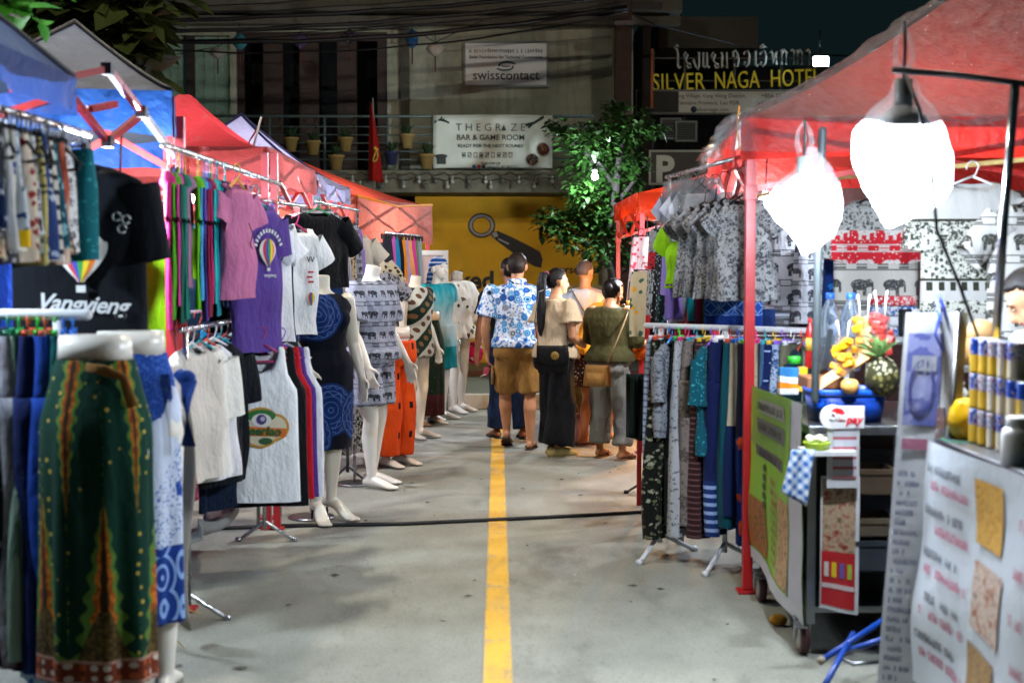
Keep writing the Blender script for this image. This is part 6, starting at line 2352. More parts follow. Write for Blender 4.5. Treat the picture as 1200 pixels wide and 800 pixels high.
def lamp_bag(p, wd, hh, label, seed, power, yaw=0., prof=()):
    """bulb with a white reflector hung inside a white plastic carrier bag"""
    e = empty('bagged_lamp', p, yaw)
    key = 'bagmat'
    if key not in MATS:
        g = G('white_bag_plastic')
        g.set('e4e6ea', .35, spec=.4)
        g.bump(g.noise(None, 9, 5, .65) + g.voro(None, 7, 'DISTANCE_TO_EDGE').min(.2) * 2, .9, .03)
        tl = g.n('ShaderNodeBsdfTranslucent')
        tl.inputs[0].default_value = (.7, .72, .76, 1)
        tp = g.n('ShaderNodeBsdfTransparent')
        m1, m2 = g.n('ShaderNodeMixShader'), g.n('ShaderNodeMixShader')
        m1.inputs[0].default_value = .62
        g.nt.links.new(g.b.outputs[0], m1.inputs[1])
        g.nt.links.new(tl.outputs[0], m1.inputs[2])
        m2.inputs[0].default_value = .8
        g.nt.links.new(m1.outputs[0], m2.inputs[1])
        g.nt.links.new(tp.outputs[0], m2.inputs[2])
        g.nt.links.new(m2.outputs[0], g.out.inputs[0])
        MATS[key] = g.mat
    r = random.Random(seed)
    ph = [r.uniform(0, 6) for _ in range(5)]
    mb = MB()
    def fn(u, v):
        a = 2 * PI * u
        t = v
        for (t0, l0, r0), (t1, l1, r1) in zip(prof, prof[1:]):
            if t0 <= t <= t1:
                k = (t - t0) / (t1 - t0)
                k = k * .35 + .65 * k * k * (3 - 2 * k)
                xl, xr = l0 + (l1 - l0) * k, r0 + (r1 - r0) * k
                break
        f = 1 + .03 * math.sin(a * 3 + ph[0] + t * 5) + .02 * math.sin(a * 7 + ph[1] + t * 9)
        sx, cx_ = wd * (xr - xl) / 2 * f, wd * (xr + xl) / 2
        return Vector((cx_ + sx * math.cos(a), sx * .62 * math.sin(a) * (1 + .1 * math.sin(t * 9 + ph[2])), hh * (.5 - t)))
    mb.grid(fn, 56, 40)
    obj('bag', mb, MATS[key], e)
    for s in (-1, 1):
        h = MB()
        h.tube([(s * .02, .01 * s, hh * .44), (s * .03, 0, hh * .55), (s * .022, .01, hh * .66), (0, 0, hh * .74)], [(.04, .006), (.034, .006), (.026, .005), (.014, .005)], 6)
        obj('bag_handle', h, MATS[key], e)
    obj('cap', MB().lathe((0, 0, 0), [(.0, hh * .42), (.03, hh * .41), (.032, hh * .26), (.036, hh * .25)], 14), plain('707878', .5), e)
    obj('reflector', MB().lathe((0, 0, 0), [(.034, hh * .25), (.07, hh * .19), (.10, hh * .12)], 18), plain('dfe3e6', .4), e, solid=.002)
    obj('bulb', MB().ball((0, 0, hh * .06), .045, 12, 8), emitter('e6f0ff', power), e)
    obj('cord', MB().tube([(0, 0, hh * .42), (.004, .0, hh * .6), (.0, 0, hh * .76)], .006, 6), plain('101010', .5), e)
    return tag(e, label, 'lamp')


lamp_bag(P(1058, 172, 4.9), .345, .56, 'white plastic bag tied over a glaring lamp, the bigger one hanging on the cart bar', 3, 520, prof=((0, -.04, .07), (.16, -.13, .16), (.3, -.36, .34), (.42, -.5, .43), (.58, -.5, .5), (.74, -.39, .5), (.84, -.29, .43), (.94, -.21, .1), (1, -.16, -.1)))
lamp_bag(P(942, 236, 5.55), .30, .42, 'smaller white plastic bag over a glaring lamp hanging by the dark pole', 8, 440, prof=((0, .02, .16), (.2, -.14, .36), (.34, -.36, .45), (.52, -.5, .5), (.66, -.36, .5), (.8, -.16, .42), (.92, -.06, .22), (1, -.02, .04)))
tag(obj('lamp_cord', MB().tube([P(1062, 88, 4.82), P(1078, 130, 4.72), P(1092, 200, 4.74), P(1098, 270, 4.8), P(1125, 335, 4.85), P(1150, 405, 4.9), P(1143, 440, 4.95), P(1132, 475, 5.0)], .006, 6), plain('141416', .5)), 'thin black cord running from the bigger bagged lamp down to the cart', 'cord')

# ------------------------------------------------------------------ clothes under the big canopy
GK = 'clothes on the white floor rack by the red post'
KA, KB = Vector((.86, 7.9, 0)), Vector((1.76, 7.06, 0))
rack('floor_clothes_rack', KA.xy, KB.xy, 1.285, (.05, .40, .98), 'white pipe floor rack full of dark printed clothes, standing by the red canopy post', .016, WHITEPIPE(), foot=.24)
rk = [('pale blue grey newsprint trousers', cloth('rk0', pat_stripes('8f9cb4', '55627a', .035, .3)), 'pants', .98), ('olive and black flower dress', cloth('rk1', pat_floral('12140f', '5e6146', '8d8f78', 38, .36)), 'drape', 1.08), ('grey ink print blouse', cloth('rk2', pat_paisley('878c94', '4a4e56', 60)), 'blouse', .52), ('long black dress', cloth('rk3', '0c0d10'), 'drape', 1.0),
      ('grey and white lace kimono', cloth('rk4', pat_floral('9c9fa2', '5a5c60', None, 48, .3)), 'drape', 1.1), ('taupe print trousers', cloth('rk5', pat_paisley('6e655f', '4a423e', 26)), 'pants', 1.06), ('dark maroon trousers', cloth('rk6', pat_stripes('2a1416', '5c4040', .03, .25)), 'pants', 1.1),
      ('teal sequinned blouse', cloth('rk7', pat_floral('0c4a58', '3fa0a8', None, 60, .25)), 'blouse', .6), ('navy trousers with white banded hems', cloth('rk8', pat_zones([(-9, pat_stripes('142a5c', '7f95bc', .045, .4)), (-.8, '101a44')], base=(0, pat_stripes('142a5c', '7f95bc', .045, .4)))), 'pants', 1.08), ('plain teal long dress with a knot', cloth('rk9', '0b4854'), 'drape', .98),
      ('cream top over navy hem dress', cloth('rk10', pat_zones([(-9, '12224c'), (-.5, 'a8a08a')], base=(0, '12224c'))), 'drape', .9), ('midnight blue skirt with orange birds', cloth('rk11', pat_zones([(-9, pat_floral('0e2a6c', 'c0481a', None, 9, .3)), (-.55, '0c1128')], base=(0, pat_floral('0e2a6c', 'c0481a', None, 9, .3)))), 'drape', 1.06), ('beige speckled dress with wine hem', cloth('rk12', pat_zones([(-9, '58101f'), (-.62, 'a39478')], base=(0, '58101f'), spk=('3a3228', 60, .16))), 'drape', 1.0),
      ('slate blue wrap', cloth('rk13', '36506c'), 'drape', 1.02), ('navy dotted trousers', cloth('rk14', pat_dots('0e1c48', '8fa3c4', .03, .14)), 'pants', 1.1), ('blue white speckled dress', cloth('rk15', pat_zones([(-9, '10183a'), (-.78, pat_paisley('93a4ba', '2c4470', 40))], base=(0, '10183a'))), 'drape', 1.08), ('olive grey dress', cloth('rk16', '5a5a48'), 'drape', 1.0), ('dark petrol blouse', cloth('rk17', '0c2c38'), 'blouse', .7), ('grey green striped skirt', cloth('rk18', pat_stripes('5c6a5e', '2c3830', .02, .3, 'x')), 'drape', 1.0),
      ('bottle green dress', cloth('rk19', '0f2c22'), 'drape', 1.05), ('black flowered trousers', cloth('rk20', pat_floral('0c0c10', '6a3038', '8c7a3a', 18, .3)), 'pants', 1.1), ('dark brown wrap', cloth('rk21', '2c1c16'), 'drape', 1.0)]
hcol = ['d8d8dc', 'd8553a', '2f7ad8', '35d040', 'd83a7a', '2f9aa8', 'd8b030', '8a5ad0']
for i, (d, m, kd, L) in enumerate(rk):
    q = KA.lerp(KB, (i + .35) / (len(rk) + .4))
    L = L * rnd.uniform(.95, 1.02)
    kw = {'pants': dict(w=.3, L=L, dep=.045, leg=.15), 'drape': dict(w0=.3, w1=.4, L=L, dep=.042, amp=.018), 'blouse': dict(w=.4, L=L, slv=.22, dep=.045, droop=1.05)}[kd]
    garment(kd, m, (q.x, q.y, 1.285), R(66 + rnd.uniform(-9, 9)), d + ' on the white floor rack by the red post', GK, hcol[i % 8], seed=300 + i, **kw)

GL = 'grey ruffled dresses on the upper rail by the red post'
UA, UB = P(783, 198, 8.7), P(880, 186, 7.0)
rack('upper_clothes_rail', UA.xy, UB.xy, 2.16, (.02,), 'upper chrome rail of grey ruffled dresses running back from the red post', .012, foot=0)
gp = [cloth('ruf%d' % i, pat_paisley(c, k, s), crease=.8) for i, (c, k, s) in enumerate((('8c8f90', '3c3f44', 48), ('83868a', '42454a', 56), ('96989a', '36393e', 60), ('888b8e', '44474c', 50), ('909294', '3a3d42', 58)))]
for i, (px, Y, d) in enumerate(((872, 7.25, 'first'), (862, 7.45, 'second'), (850, 7.68, 'third'), (838, 7.9, 'fourth'), (826, 8.1, 'fifth'))):
    q = P(px, 208, Y)
    g_ = garment('blouse', gp[i], (q.x, Y, 2.12), R(-38 + 5 * i), d + ' grey ruffled dress from the red post on the upper rail', GL, '17181c', seed=330 + i, w=.30, L=.52, slv=.09, dep=.07, amp=.022, top=-.16, flare=.16, droop=.5, slw=.07)
    r_ = g_drape(.26, .34, .26, .075, 340 + i, .026, 44, -.42, n=44, rows=8)
    obj('ruffle', r_, gp[i], g_)
for i, (px, Y, c, d) in enumerate(((800, 8.45, '8d93a4', 'lavender grey'), (812, 8.3, '989ca6', 'pearl grey'), (822, 8.2, 'a2a6ae', 'silver grey'))):
    q = P(px, 205, Y)
    o = garment('shirt', CT(c), (q.x, Y, 2.15), R(-52), d + ' top sealed in a clear bag on the upper rail', 'bagged tops on the upper rail', '17181c', seed=350 + i, w=.3, L=.3, slv=.08, dep=.05)
    obj('clear_bag', g_drape(.30, .34, .36, .07, 351 + i, .014, 24, -.03), m_clear_plastic(.4), o)
garment('shirt', CT('7fb408'), P(803, 252, 8.35), R(-58), 'lime green T-shirt with black trim under the bagged tops', 'bright tops below the bagged ones', None, seed=356, w=.32, L=.4, slv=.1, dep=.05, top=-.03)
garment('drape', cloth('lilac_cloth', '7c6aa8'), P(790, 262, 8.6), R(-60), 'lilac cloth hanging beside the lime green T-shirt', 'bright tops below the bagged ones', None, w0=.16, w1=.2, L=.36)
garment('drape', cloth('rust_cloth', '8a3a14'), P(818, 262, 8.3), R(-70), 'rust brown cloth strip between the lime T-shirt and the grey dresses', 'bright tops below the bagged ones', None, w0=.12, w1=.14, L=.36)
garment('drape', cloth('blue_scales', pat_scales('0e2f78', '1c52a8', '8fb4e0', .09, -.18, -.01), crease=.4), P(860, 332, 7.9), R(6), 'blue cloth printed with rows of ringed circles below the grey dresses', 'wraps folded over the middle line', None, w0=.33, w1=.33, L=.26, top=-.0, dep=.02, amp=.006)
garment('drape', cloth('navy_plain', '0f2450'), P(882, 362, 7.95), R(4), 'plain navy cloth tucked behind the ringed circle one', 'wraps folded over the middle line', None, w0=.26, w1=.26, L=.12, top=0, dep=.02, amp=.005)
tag(obj('middle_line', MB().tube([P(780, 334, 8.4), P(890, 332, 7.9)], .008, 6), METAL()), 'thin bar under the grey dresses carrying the blue cloths', 'rail')
for i, (px, py, c, d) in enumerate(((788, 335, '6c5aa0', 'violet'), (797, 338, 'a8a4b0', 'pale grey'), (806, 336, '0f8c94', 'bright teal'), (815, 340, '5c1c34', 'wine'), (822, 342, '1c2c24', 'blackish green'), (800, 358, '9c1c24', 'scarlet'))):
    garment('drape', cloth('mid_' + c, c), P(px, py, 8.5), R(-50), d + ' cloth end hanging under the lime green T-shirt', 'cloth ends behind the floor rack', None, w0=.1, w1=.12, L=.2, top=0, dep=.03)

# second clothes corner: dark floral dresses, yellow cloth
GM2 = 'floral dresses on the rail beyond the lime T-shirt'
VA, VB = P(768, 260, 10.2), P(800, 252, 8.9)
rack('floral_dress_rail', VA.xy, VB.xy, VA.z, (.05, .95), 'dark rail of floral dresses between the two red posts', .012, plain('2a2a2e', .4), foot=.2)
for i, (px, Y, d, m) in enumerate(((776, 10.0, 'grey dress with red rose bands', cloth('fd0', pat_zones([(-9, '9c1420'), (-.66, pat_paisley('8f9494', '1c1e22', 34)), (-.34, pat_floral('9c1420', '30080c', None, 30)), (-.22, pat_paisley('7f8484', '1c1e22', 30))], base=(0, '9c1420')))), (785, 9.6, 'black dress with tiny white flowers', cloth('fd1', pat_floral('0c0f14', '8fa0a8', None, 34, .26))), (793, 9.2, 'black dress with faded teal leaves', cloth('fd2', pat_floral('0c1014', '2c6a6c', None, 26))))):
    q = P(px, 258, Y)
    garment('drape', m, (q.x, Y, VA.z), R(-50), d + ' between the two red posts', GM2, '1a1a1e', seed=360 + i, w0=.24, w1=.3, L=.76, dep=.05)
garment('drape', cloth('yellow_print', pat_floral('b0aa8c', 'c8921c', '3a5c4c', 14, .32)), P(756, 308, 11.4), R(-20), 'cream and yellow printed cloth hanging behind the far red post', GM2, '1a1a1e', w0=.22, w1=.26, L=.52)
garment('drape', cloth('pink_print', pat_floral('a89498', 'a03a4c', None, 24, .3)), P(752, 268, 11.8), R(-40), 'pale pink printed blouse under the orange red canopy', GM2, '1a1a1e', w0=.16, w1=.2, L=.36)
mg = MB()
for k in range(14):
    a = P(741 + k * .7, 286, 12.7 + .05 * (k % 4))
    b = P(732 + k * 1.35, 378, 12.7 + .05 * (k % 4))
    mg.tube([a, a.lerp(b, .5) + Vector((.01 * math.sin(k), 0, 0)), b], .005, 4)
tag(obj('corded_tassel', mg, plain('7c7a72', .7)), 'grey bunch of long cords hanging from the far rail before the tree', 'cords')
tag(obj('far_rail', MB().tube([P(738, 285, 12.75), P(775, 279, 12.5)], .012, 6), plain('b89a70', .4, .6)), 'short rail end carrying the grey cords at the far stall', 'rail')
tag(obj('ochre_bag', g_drape(.2, .26, .32, .09, 5, .02, 30, 0, cap=True), cloth('ochre_canvas', pat_floral('8c6420', '5c3c14', None, 30)), None, P(748, 352, 12.3)), 'ochre woven bag hanging at the far red post', 'bag')
tag(obj('orange_bundle', MB().ball((0, 0, 0), (.10, .1, .12), 16, 10, lambda p: 1 + .12 * noise.noise(p * 4)), cloth('orange_cloth', 'c85a10'), None, P(748, 405, 12.25)), 'bundle of bright orange cloth by the far red post', 'cloth')

# trousers table at the end of the floor rack
e = empty('display_table', (P(745, 520, 9.3).x + .12, 9.3, 0))
obj('top', MB().box((.1, 0, .86), (.4, .6, .03)), plain('8a8880', .5), e)
for x in (-.07, .27):
    obj('leg', MB().bar((x, -.27, 0), (x, -.27, .85), .03), plain('a02020', .5), e)
    obj('leg', MB().bar((x, .27, 0), (x, .27, .85), .03), plain('a02020', .5), e)
tag(e, 'low display table with red legs behind the women shopping', 'table')
tag(obj('hanging_black_cloth', MB().grid(lambda u, v: (.16 * u + .02 * v * math.sin(u * 9), .02 * math.sin(u * 14 + v * 2) - .02 * v, -.40 * v - .03 * u * v), 12, 8), cloth('black_teal', '14211f'), None, P(734, 438, 8.95), solid=.006), 'blackish green cloth hanging over the edge of the red legged table', 'cloth')
for i, (c, d) in enumerate((('b0a8a0', 'cream'), ('7c3a4c', 'rose'), ('3a4c7c', 'blue'))):
    tag(obj('folded_cloth', MB().box((0, 0, 0), (.2, .26, .035)), cloth('fold_' + c, c), None, (P(745, 520, 9.3).x + .2, 9.2, .894 + .037 * i), bevel=.012), d + ' folded cloth stacked on the red legged table', 'folded cloth', 'folded cloths on the red legged table')

# elephant shorts, elephant blouses at the rear
GN_ = 'grey elephant clothes hung at the rear of the big canopy'
el = cloth('ele_white', pat_elephants('94969a', '34363c', .13, .12, mid='9a9ca2'), crease=.9)
el2 = cloth('ele_white2', pat_elephants('9c9ea0', '2c2e34', .15, .17), crease=.9)
for i, (px, py, Y, w_, L, m, d) in enumerate(((905, 236, 8.5, .38, .62, el2, 'white trimmed elephant shirt'), (925, 240, 8.35, .42, .62, el, 'elephant wrap'), (945, 262, 8.2, .42, .55, el2, 'elephant shorts'), (965, 282, 8.05, .36, .46, el, 'lowest elephant shorts'))):
    garment('drape', m, P(px, py, Y), R(-8 + 5 * i), 'pale grey ' + d + ' hanging behind the smaller bagged lamp', GN_, None, seed=380 + i, w0=w_ * .9, w1=w_ * 1.08, L=L, top=-.01, dep=.06, amp=.016, kx=20)
for i in range(4):
    tag(obj('folded_shorts', MB().box((0, 0, 0), (.42 - .02 * i, .24, .036)), el if i % 2 else cloth('fold_white', pat_stripes('b4b8bc', '5a6a8c', .02, .25)), None, P(918, 385, 8.2) + Vector((.03 * math.sin(i), 0, -.0 + .04 * i)), .05 * i, bevel=.014), 'folded white elephant shorts in the pile under the hanging ones', 'folded shorts', 'folded shorts piled behind the food cart')
e = empty('stock_table', (P(930, 395, 8.2).x, 8.2, 0))
obj('tabletop', MB().box((.25, 0, P(918, 390, 8.2).z - .04), (1.9, .5, .03)), plain('6a6a6c', .5), e)
for x in (-.65, 1.15):
    obj('leg', MB().bar((x, 0, 0), (x, 0, 1.14), .04), plain('77787c', .4, .6), e)
tag(e, 'long stock table behind the food cart, under the elephant clothes', 'table')
def pat_redele(g, x, y, z, r):
    a = pat_elephants('a01c26', 'a9aaa6', .13, .16)(g, x, y, z + .005, r)
    b = pat_elephants('9e9d96', '323334', .16, .19)(g, x, y, z + .03, r)
    c = pat_paisley('8f918e', '3c3e3e', 50)(g, x, y, z, r)
    d, aa, bb = g.voro(None, 55)
    col = g.mix(z.gt(-.40), b, g.mix((d.lt(.2)).min(z.gt(-.40)), a, 'b9b2aa'))
    col = g.mix(z.gt(-.24), col, c)
    return g.mix(x.abs().gt(.235), col, c)
garment('blouse', cloth('red_elephants', pat_redele, crease=.4), P(1028, 212, 6.9), R(3), 'grey blouse with a red band and big grey elephants', GN_, '1a1a1e', seed=390, w=.42, L=.66, slv=.2, dep=.05, amp=.008, droop=.95, slw=.1)
def pat_whiteele(g, x, y, z, r):
    band = ((z + .40).abs()).lt(.13)
    p_ = pat_paisley('a9aba2', '30332c', 44)(g, x, y, z, r)
    col = g.mix(band, 'a0a19e', p_)
    dz = (z + .38)
    dm = ((x - .03).abs() * 1.0 + dz.abs() * .8)
    col = g.mix(dm.lt(.085), col, '30332c')
    col = g.mix(dm.lt(.078), col, 'b9bab6')
    body_ = ((x - .025) * (x - .025) / .0022 + (dz + .0) * (dz + .0) / .0008).lt(1)
    head = ((x - .068) * (x - .068) + (dz - .006) * (dz - .006)).lt(.0004)
    legs = ((x - .025).abs() - .026).abs().lt(.011).min((dz + .024).abs().lt(.022))
    col = g.mix(body_.max(head).max(legs), col, '3c4220')
    ed = ((z + .40).abs() - .135).abs().lt(.006)
    ed2 = ((z + .565).abs()).lt(.02).min((x * 120).sin().gt(0))
    low = ((z + .66).abs()).lt(.03)
    return g.mix(ed.max(ed2), g.mix(low, col, p_), '26281f')
garment('shirt', cloth('white_elephants', pat_whiteele, crease=.4), P(1140, 190, 6.5), R(-3), 'white T-shirt with a wide paisley band and one dark olive elephant', GN_, 'c8c8c8', seed=391, w=.46, L=.80, slv=.22, dep=.05, amp=.008, droop=1.05, slw=.11)
garment('shirt', cloth('ele_edge', pat_elephants('b0b0ac', '3a3c36', .15, .17)), P(1212, 215, 6.4), R(10), 'pale elephant row shirt at the photo edge beside the white elephant T-shirt', GN_, '2a2a2e', w=.42, L=.6, slv=.2)
garment('drape', cloth('navy_flower', pat_floral('12306c', '1c6ab0', None, 16)), P(990, 250, 7.4), R(10), 'navy flowered cloth squeezed between the grey and the red elephant clothes', GN_, None, w0=.2, w1=.22, L=.6, top=0)
tag(obj('rear_rail', MB().tube([P(880, 232, 8.55), P(985, 208, 7.4), P(1210, 186, 6.4)], .012, 8), plain('b59a5c', .6, var=.2)), 'long bamboo pole carrying the elephant clothes under the big canopy', 'pole')
# lower stock line behind cart
for i, (px, py, Y, w_, h_, c, d) in enumerate(((1042, 352, 6.9, .18, .05, '9c1c28', 'red dotted'), (1042, 364, 6.9, .19, .05, '2a4a80', 'blue waved'), (1043, 376, 6.9, .19, .05, 'a8aab0', 'pale waved'), (1044, 388, 6.9, .19, .05, '30507c', 'denim blue'))):
    tag(obj('folded_cloth', MB().box((0, 0, 0), (w_ * 1.2, .2, h_)), cloth('stk' + c, pat_paisley(c, 'a9a8a4', 50)), None, P(px, py, Y), bevel=.015), d + ' folded cloth in the stack behind the pineapple', 'folded cloth', 'folded cloths stacked behind the pineapple')
e = empty('stock_shelf', P(1120, 396, 6.9))
obj('board', MB().box((.1, 0, 0), (1.1, .3, .025)), plain('8a8c90', .5), e)
for x in (-.42, .62):
    obj('leg', MB().bar((x, 0, -1.25), (x, 0, -.012), .03), plain('77787c', .4, .6), e)
tag(e, 'grey stock shelf under the white elephant T-shirt', 'shelf')
for i, (px, c, d) in enumerate(((1062, '141416', 'black'), (1078, 'b0b2b4', 'white'), (1096, '8c3a1c', 'rust'), (1132, '161618', 'black and orange'), (1152, 'b9bab8', 'chalk white'), (1170, '6a1c24', 'wine red'))):
    garment('drape', cloth('shelfhang' + c, pat_tie('161618', 'b05a1c', '1c1c1e') if i == 3 else c), P(px, 362, 6.8), R(15), d + ' cloth hanging over the grey stock shelf', 'cloths over the grey stock shelf', None, w0=.08, w1=.09, L=.14, top=0, dep=.02)
tag(obj('rear_sheet', MB().grid(lambda u, v: (1.55 + 2.4 * u, 9.72 + .03 * math.sin(u * 30), .1 + 2.1 * v), 30, 4), cloth('rear_sheet', '3a2422'), solid=.006), 'dark reddish sheet closing the rear of the big plastic wrapped canopy', 'cloth')

# ------------------------------------------------------------------ food cart
STEEL = plain('8e9296', .32, 1., var=.15)
cx0, cx1, cy0, cy1 = 1.27, 2.1, 5.78, 6.85
e = cart = empty('food_cart', (0, 0, 0))
obj('tray', MB().box(((cx0 + cx1) / 2, (cy0 + cy1) / 2, .94), (cx1 - cx0, cy1 - cy0, .04)), STEEL, e, bevel=.006)
obj('cabinet', MB().box(((cx0 + cx1) / 2 + .05, (cy0 + cy1) / 2 + .12, .52), (cx1 - cx0 - .12, cy1 - cy0 - .34, .62)), plain('1c2024', .5), e)
obj('lower_shelf', MB().box(((cx0 + cx1) / 2, (cy0 + cy1) / 2, .2), (cx1 - cx0, cy1 - cy0, .025)), STEEL, e)
for x in (cx0 + .02, cx1 - .02):
    for y in (cy0 + .02, cy1 - .02):
        obj('leg', MB().bar((x, y, .14), (x, y, .92), .035), STEEL, e)
for x in (cx0, cx1 - .06):
    for y in (cy0 + .06, cy1 - .08):
        wv = empty('wheel', (x, y, .068))
        wv.parent = e
        obj('tyre', MB().loft([[Vector((dx, r_ * math.cos(2 * PI * k / 24), r_ * math.sin(2 * PI * k / 24))) for k in range(24)] for dx, r_ in ((-.018, .052), (-.018, .062), (-.012, .066), (.012, .066), (.018, .062), (.018, .052))]), plain('3a1416', .6, var=.2), wv)
        obj('rim', MB().loft([[Vector((dx, r_ * math.cos(2 * PI * k / 24), r_ * math.sin(2 * PI * k / 24))) for k in range(24)] for dx, r_ in ((-.024, .012), (-.022, .03), (-.020, .046), (.020, .046), (.022, .03), (.024, .012))]), plain('8e8676', .5, var=.2), wv)
        fk = MB()
        for s in (-1, 1):
            fk.box((s * .03, .012, .035), (.005, .035, .09), rot=(.25, 0, 0))
        fk.box((0, .025, .078), (.07, .06, .008))
        fk.box((-.02, -.05, .066), (.05, .06, .008), rot=(.15, 0, 0))
        obj('fork', fk, STEEL, wv)
pm = plain('3c4446', .45, .3, var=.1)
obj('lamp_pole', MB().tube([P(955, 468, 5.86), P(959, 300, 5.86), P(964, 153, 5.86)], .0165, 10, round_ends=True), pm, e)
obj('side_shelf', MB().box((1.33, 5.70, .865), (.2, .16, .018)), plain('b8bab8', .5), e)
tag(e, 'steel food cart on small wheels carrying fruit, with a green banner on its side', 'cart')
# what is stowed on the dark lower shelf
for i, (px, py, c, d, s) in enumerate(((1020, 560, '3a2c1c', 'brown crate', (.16, .2, .1)), (1018, 612, '4a4030', 'straw coloured crate', (.17, .2, .07)), (1022, 645, '20262c', 'dark blue crate', (.18, .2, .12)))):
    o = empty('storage_crate', P(px, py, 5.83))
    b = MB()
    b.box((0, 0, -s[2] / 2), (s[0], s[1], .012))
    for k in (-1, 1):
        b.box((k * s[0] / 2, 0, 0), (.01, s[1], s[2]))
        b.box((0, k * s[1] / 2, 0), (s[0] - .012, .01, s[2]))
    obj('box', b, plain(c, .6, var=.3), o)
    obj('rim', MB().box((0, -s[1] / 2 - .008, s[2] / 2 - .01), (s[0] + .02, .006, .02)), plain(c, .5), o)
    tag(o, d + ' stowed inside the dark food cart below the basket', 'crate')

# sheets with printing
def print_sheet(name, a, b, ztop, zbot, mat, label, cat, wav=.012, flare=0., fold=None, n=24, parent=None):
    """hanging printed sheet between two ground points; returns (thing, mapper(u, v, off))"""
    e = empty(name, (0, 0, 0))
    a, b = Vector((*a, 0)), Vector((*b, 0))
    d = (b - a).normalized()
    nrm = Vector((d.y, -d.x, 0))
    def fn(u, v, off=0.):
        z = ztop[0] + (ztop[1] - ztop[0]) * u
        zb = zbot[0] + (zbot[1] - zbot[0]) * u
        w_ = wav * (math.sin(u * 8 + v * 3) + .5 * math.sin(v * 11 + u * 5)) * (.3 + v) + flare * v * v
        q = a.lerp(b, u) + nrm * (w_ + off)
        q.z = z + (zb - z) * v
        return q
    obj('sheet', MB().grid(fn, n, n), mat, e)
    tag(e, label, cat)
    return e, fn


def patch(fn, u0, u1, v0, v1, mat, e, name, off=.003, nu=6, nv=6, sl=0.):
    return obj(name, MB().grid(lambda u, v: fn(u0 + (u1 - u0) * u + sl * v, v0 + (v1 - v0) * v, off), nu, nv), mat, e)


def lines(fn, u0, u1, v, h, seed, mat, par, off=.004, ar=1.):
    """one line of unreadably small writing as strokes lying on the sheet"""
    r = random.Random(seed)
    u = u0
    mb = MB()
    while u < u1:
        wd = h * ar * r.uniform(.35, .7)
        if r.random() > .18:
            t = h * .18
            for (a0, a1, b0, b1) in ((0, t * ar, -.5, .5), (0, wd, r.choice((-.5, -.05, .35)), None), (wd - t * ar, wd, r.uniform(-.5, 0), .5)):
                vb0 = v + b0 * h
                vb1 = (vb0 + t) if b1 is None else v + b1 * h
                mb.add([fn(u + a0, vb0, off), fn(u + a1, vb0, off), fn(u + a1, vb1, off), fn(u + a0, vb1, off)], [(0, 1, 2, 3)], False)
        u += wd + h * .22 * ar
    obj('line_lettering', mb, mat, par)


def gl(col, rough=.25, var=.1):
    key = ('gloss', col, rough)
    if key not in MATS:
        g = G('printed_vinyl')
        c = lin(col)
        g.set(g.mix(g.noise(None, 6, 4), tuple(q * (1 - var) for q in c), tuple(min(1, q * (1 + var)) for q in c)), rough, spec=.5)
        g.bump(g.noise(None, 14, 4), .35, .01)
        MATS[key] = g.mat
    return MATS[key]


def foodpic(key, c1, c2, c3, sc=30):
    return cloth('food_' + key, lambda g, x, y, z, r: g.ramp(g.noise(None, sc, 4, .65), [(.3, c1), (.48, c2), (.62, c3), (.75, c1)]), rough=.35, crease=.1)


gb_, fn = print_sheet('green_banner', (1.245, 6.92), (1.245, 5.76), (1.03, 1.05), (.19, .13), gl('84b82a', .35), 'lime green printed food banner hanging on the aisle side of the food cart', 'banner', wav=.010)
patch(fn, .0, 1, .93, 1.0, gl('b0b0b4', .4), gb_, 'white_border', .004)
patch(fn, .82, 1, 0, .93, gl('a8a8b0', .4), gb_, 'white_border', .004)
patch(fn, .80, .815, .02, .93, gl('3a4a5c', .4), gb_, 'border_line', .005)
patch(fn, .16, .68, .16, .24, gl('6a6e64', .4), gb_, 'grey_strip', .004, sl=.02)
patch(fn, .12, .66, .315, .37, gl('5c5c60', .4), gb_, 'grey_strip', .004, sl=.02)
patch(fn, .22, .66, .05, .125, gl('a0a89a', .3), gb_, 'pale_strip', .004, sl=.02)
for i in range(3):
    lines(fn, .18, .62, (.09, .20, .345)[i], .04, 20 + i, plain('2a3020', .6), gb_, .006, .7)
for i in range(9):
    lines(fn, .42, .55, .46 + .05 * i, .032, 40 + i, plain('a02c4c', .6), gb_, .006, .8)
patch(fn, .0, .3, .62, .92, foodpic('a', '5a2c14', 'b0641c', '3a4a14'), gb_, 'food_picture')
patch(fn, .58, .79, .5, .92, foodpic('b', '8c5a2c', 'c09a6a', '5a3418'), gb_, 'food_picture')
sc2 = MB()
for k in range(5):
    sc2.add([fn(.27 + .03 * math.cos(a) + .02, .42 + .05 * k + .022 * math.sin(a), .0045) for a in [2 * PI * j / 10 for j in range(10)]], [tuple(range(10))], False)
obj('script_ornament', sc2, plain('3a4a12', .5), gb_)
obj('clear_wrap', MB().grid(lambda u, v: fn(.1 + .75 * u, -.02 + .32 * v, .02 + .012 * math.sin(u * 9 + v * 7)), 16, 10), m_clear_plastic(.12), gb_)

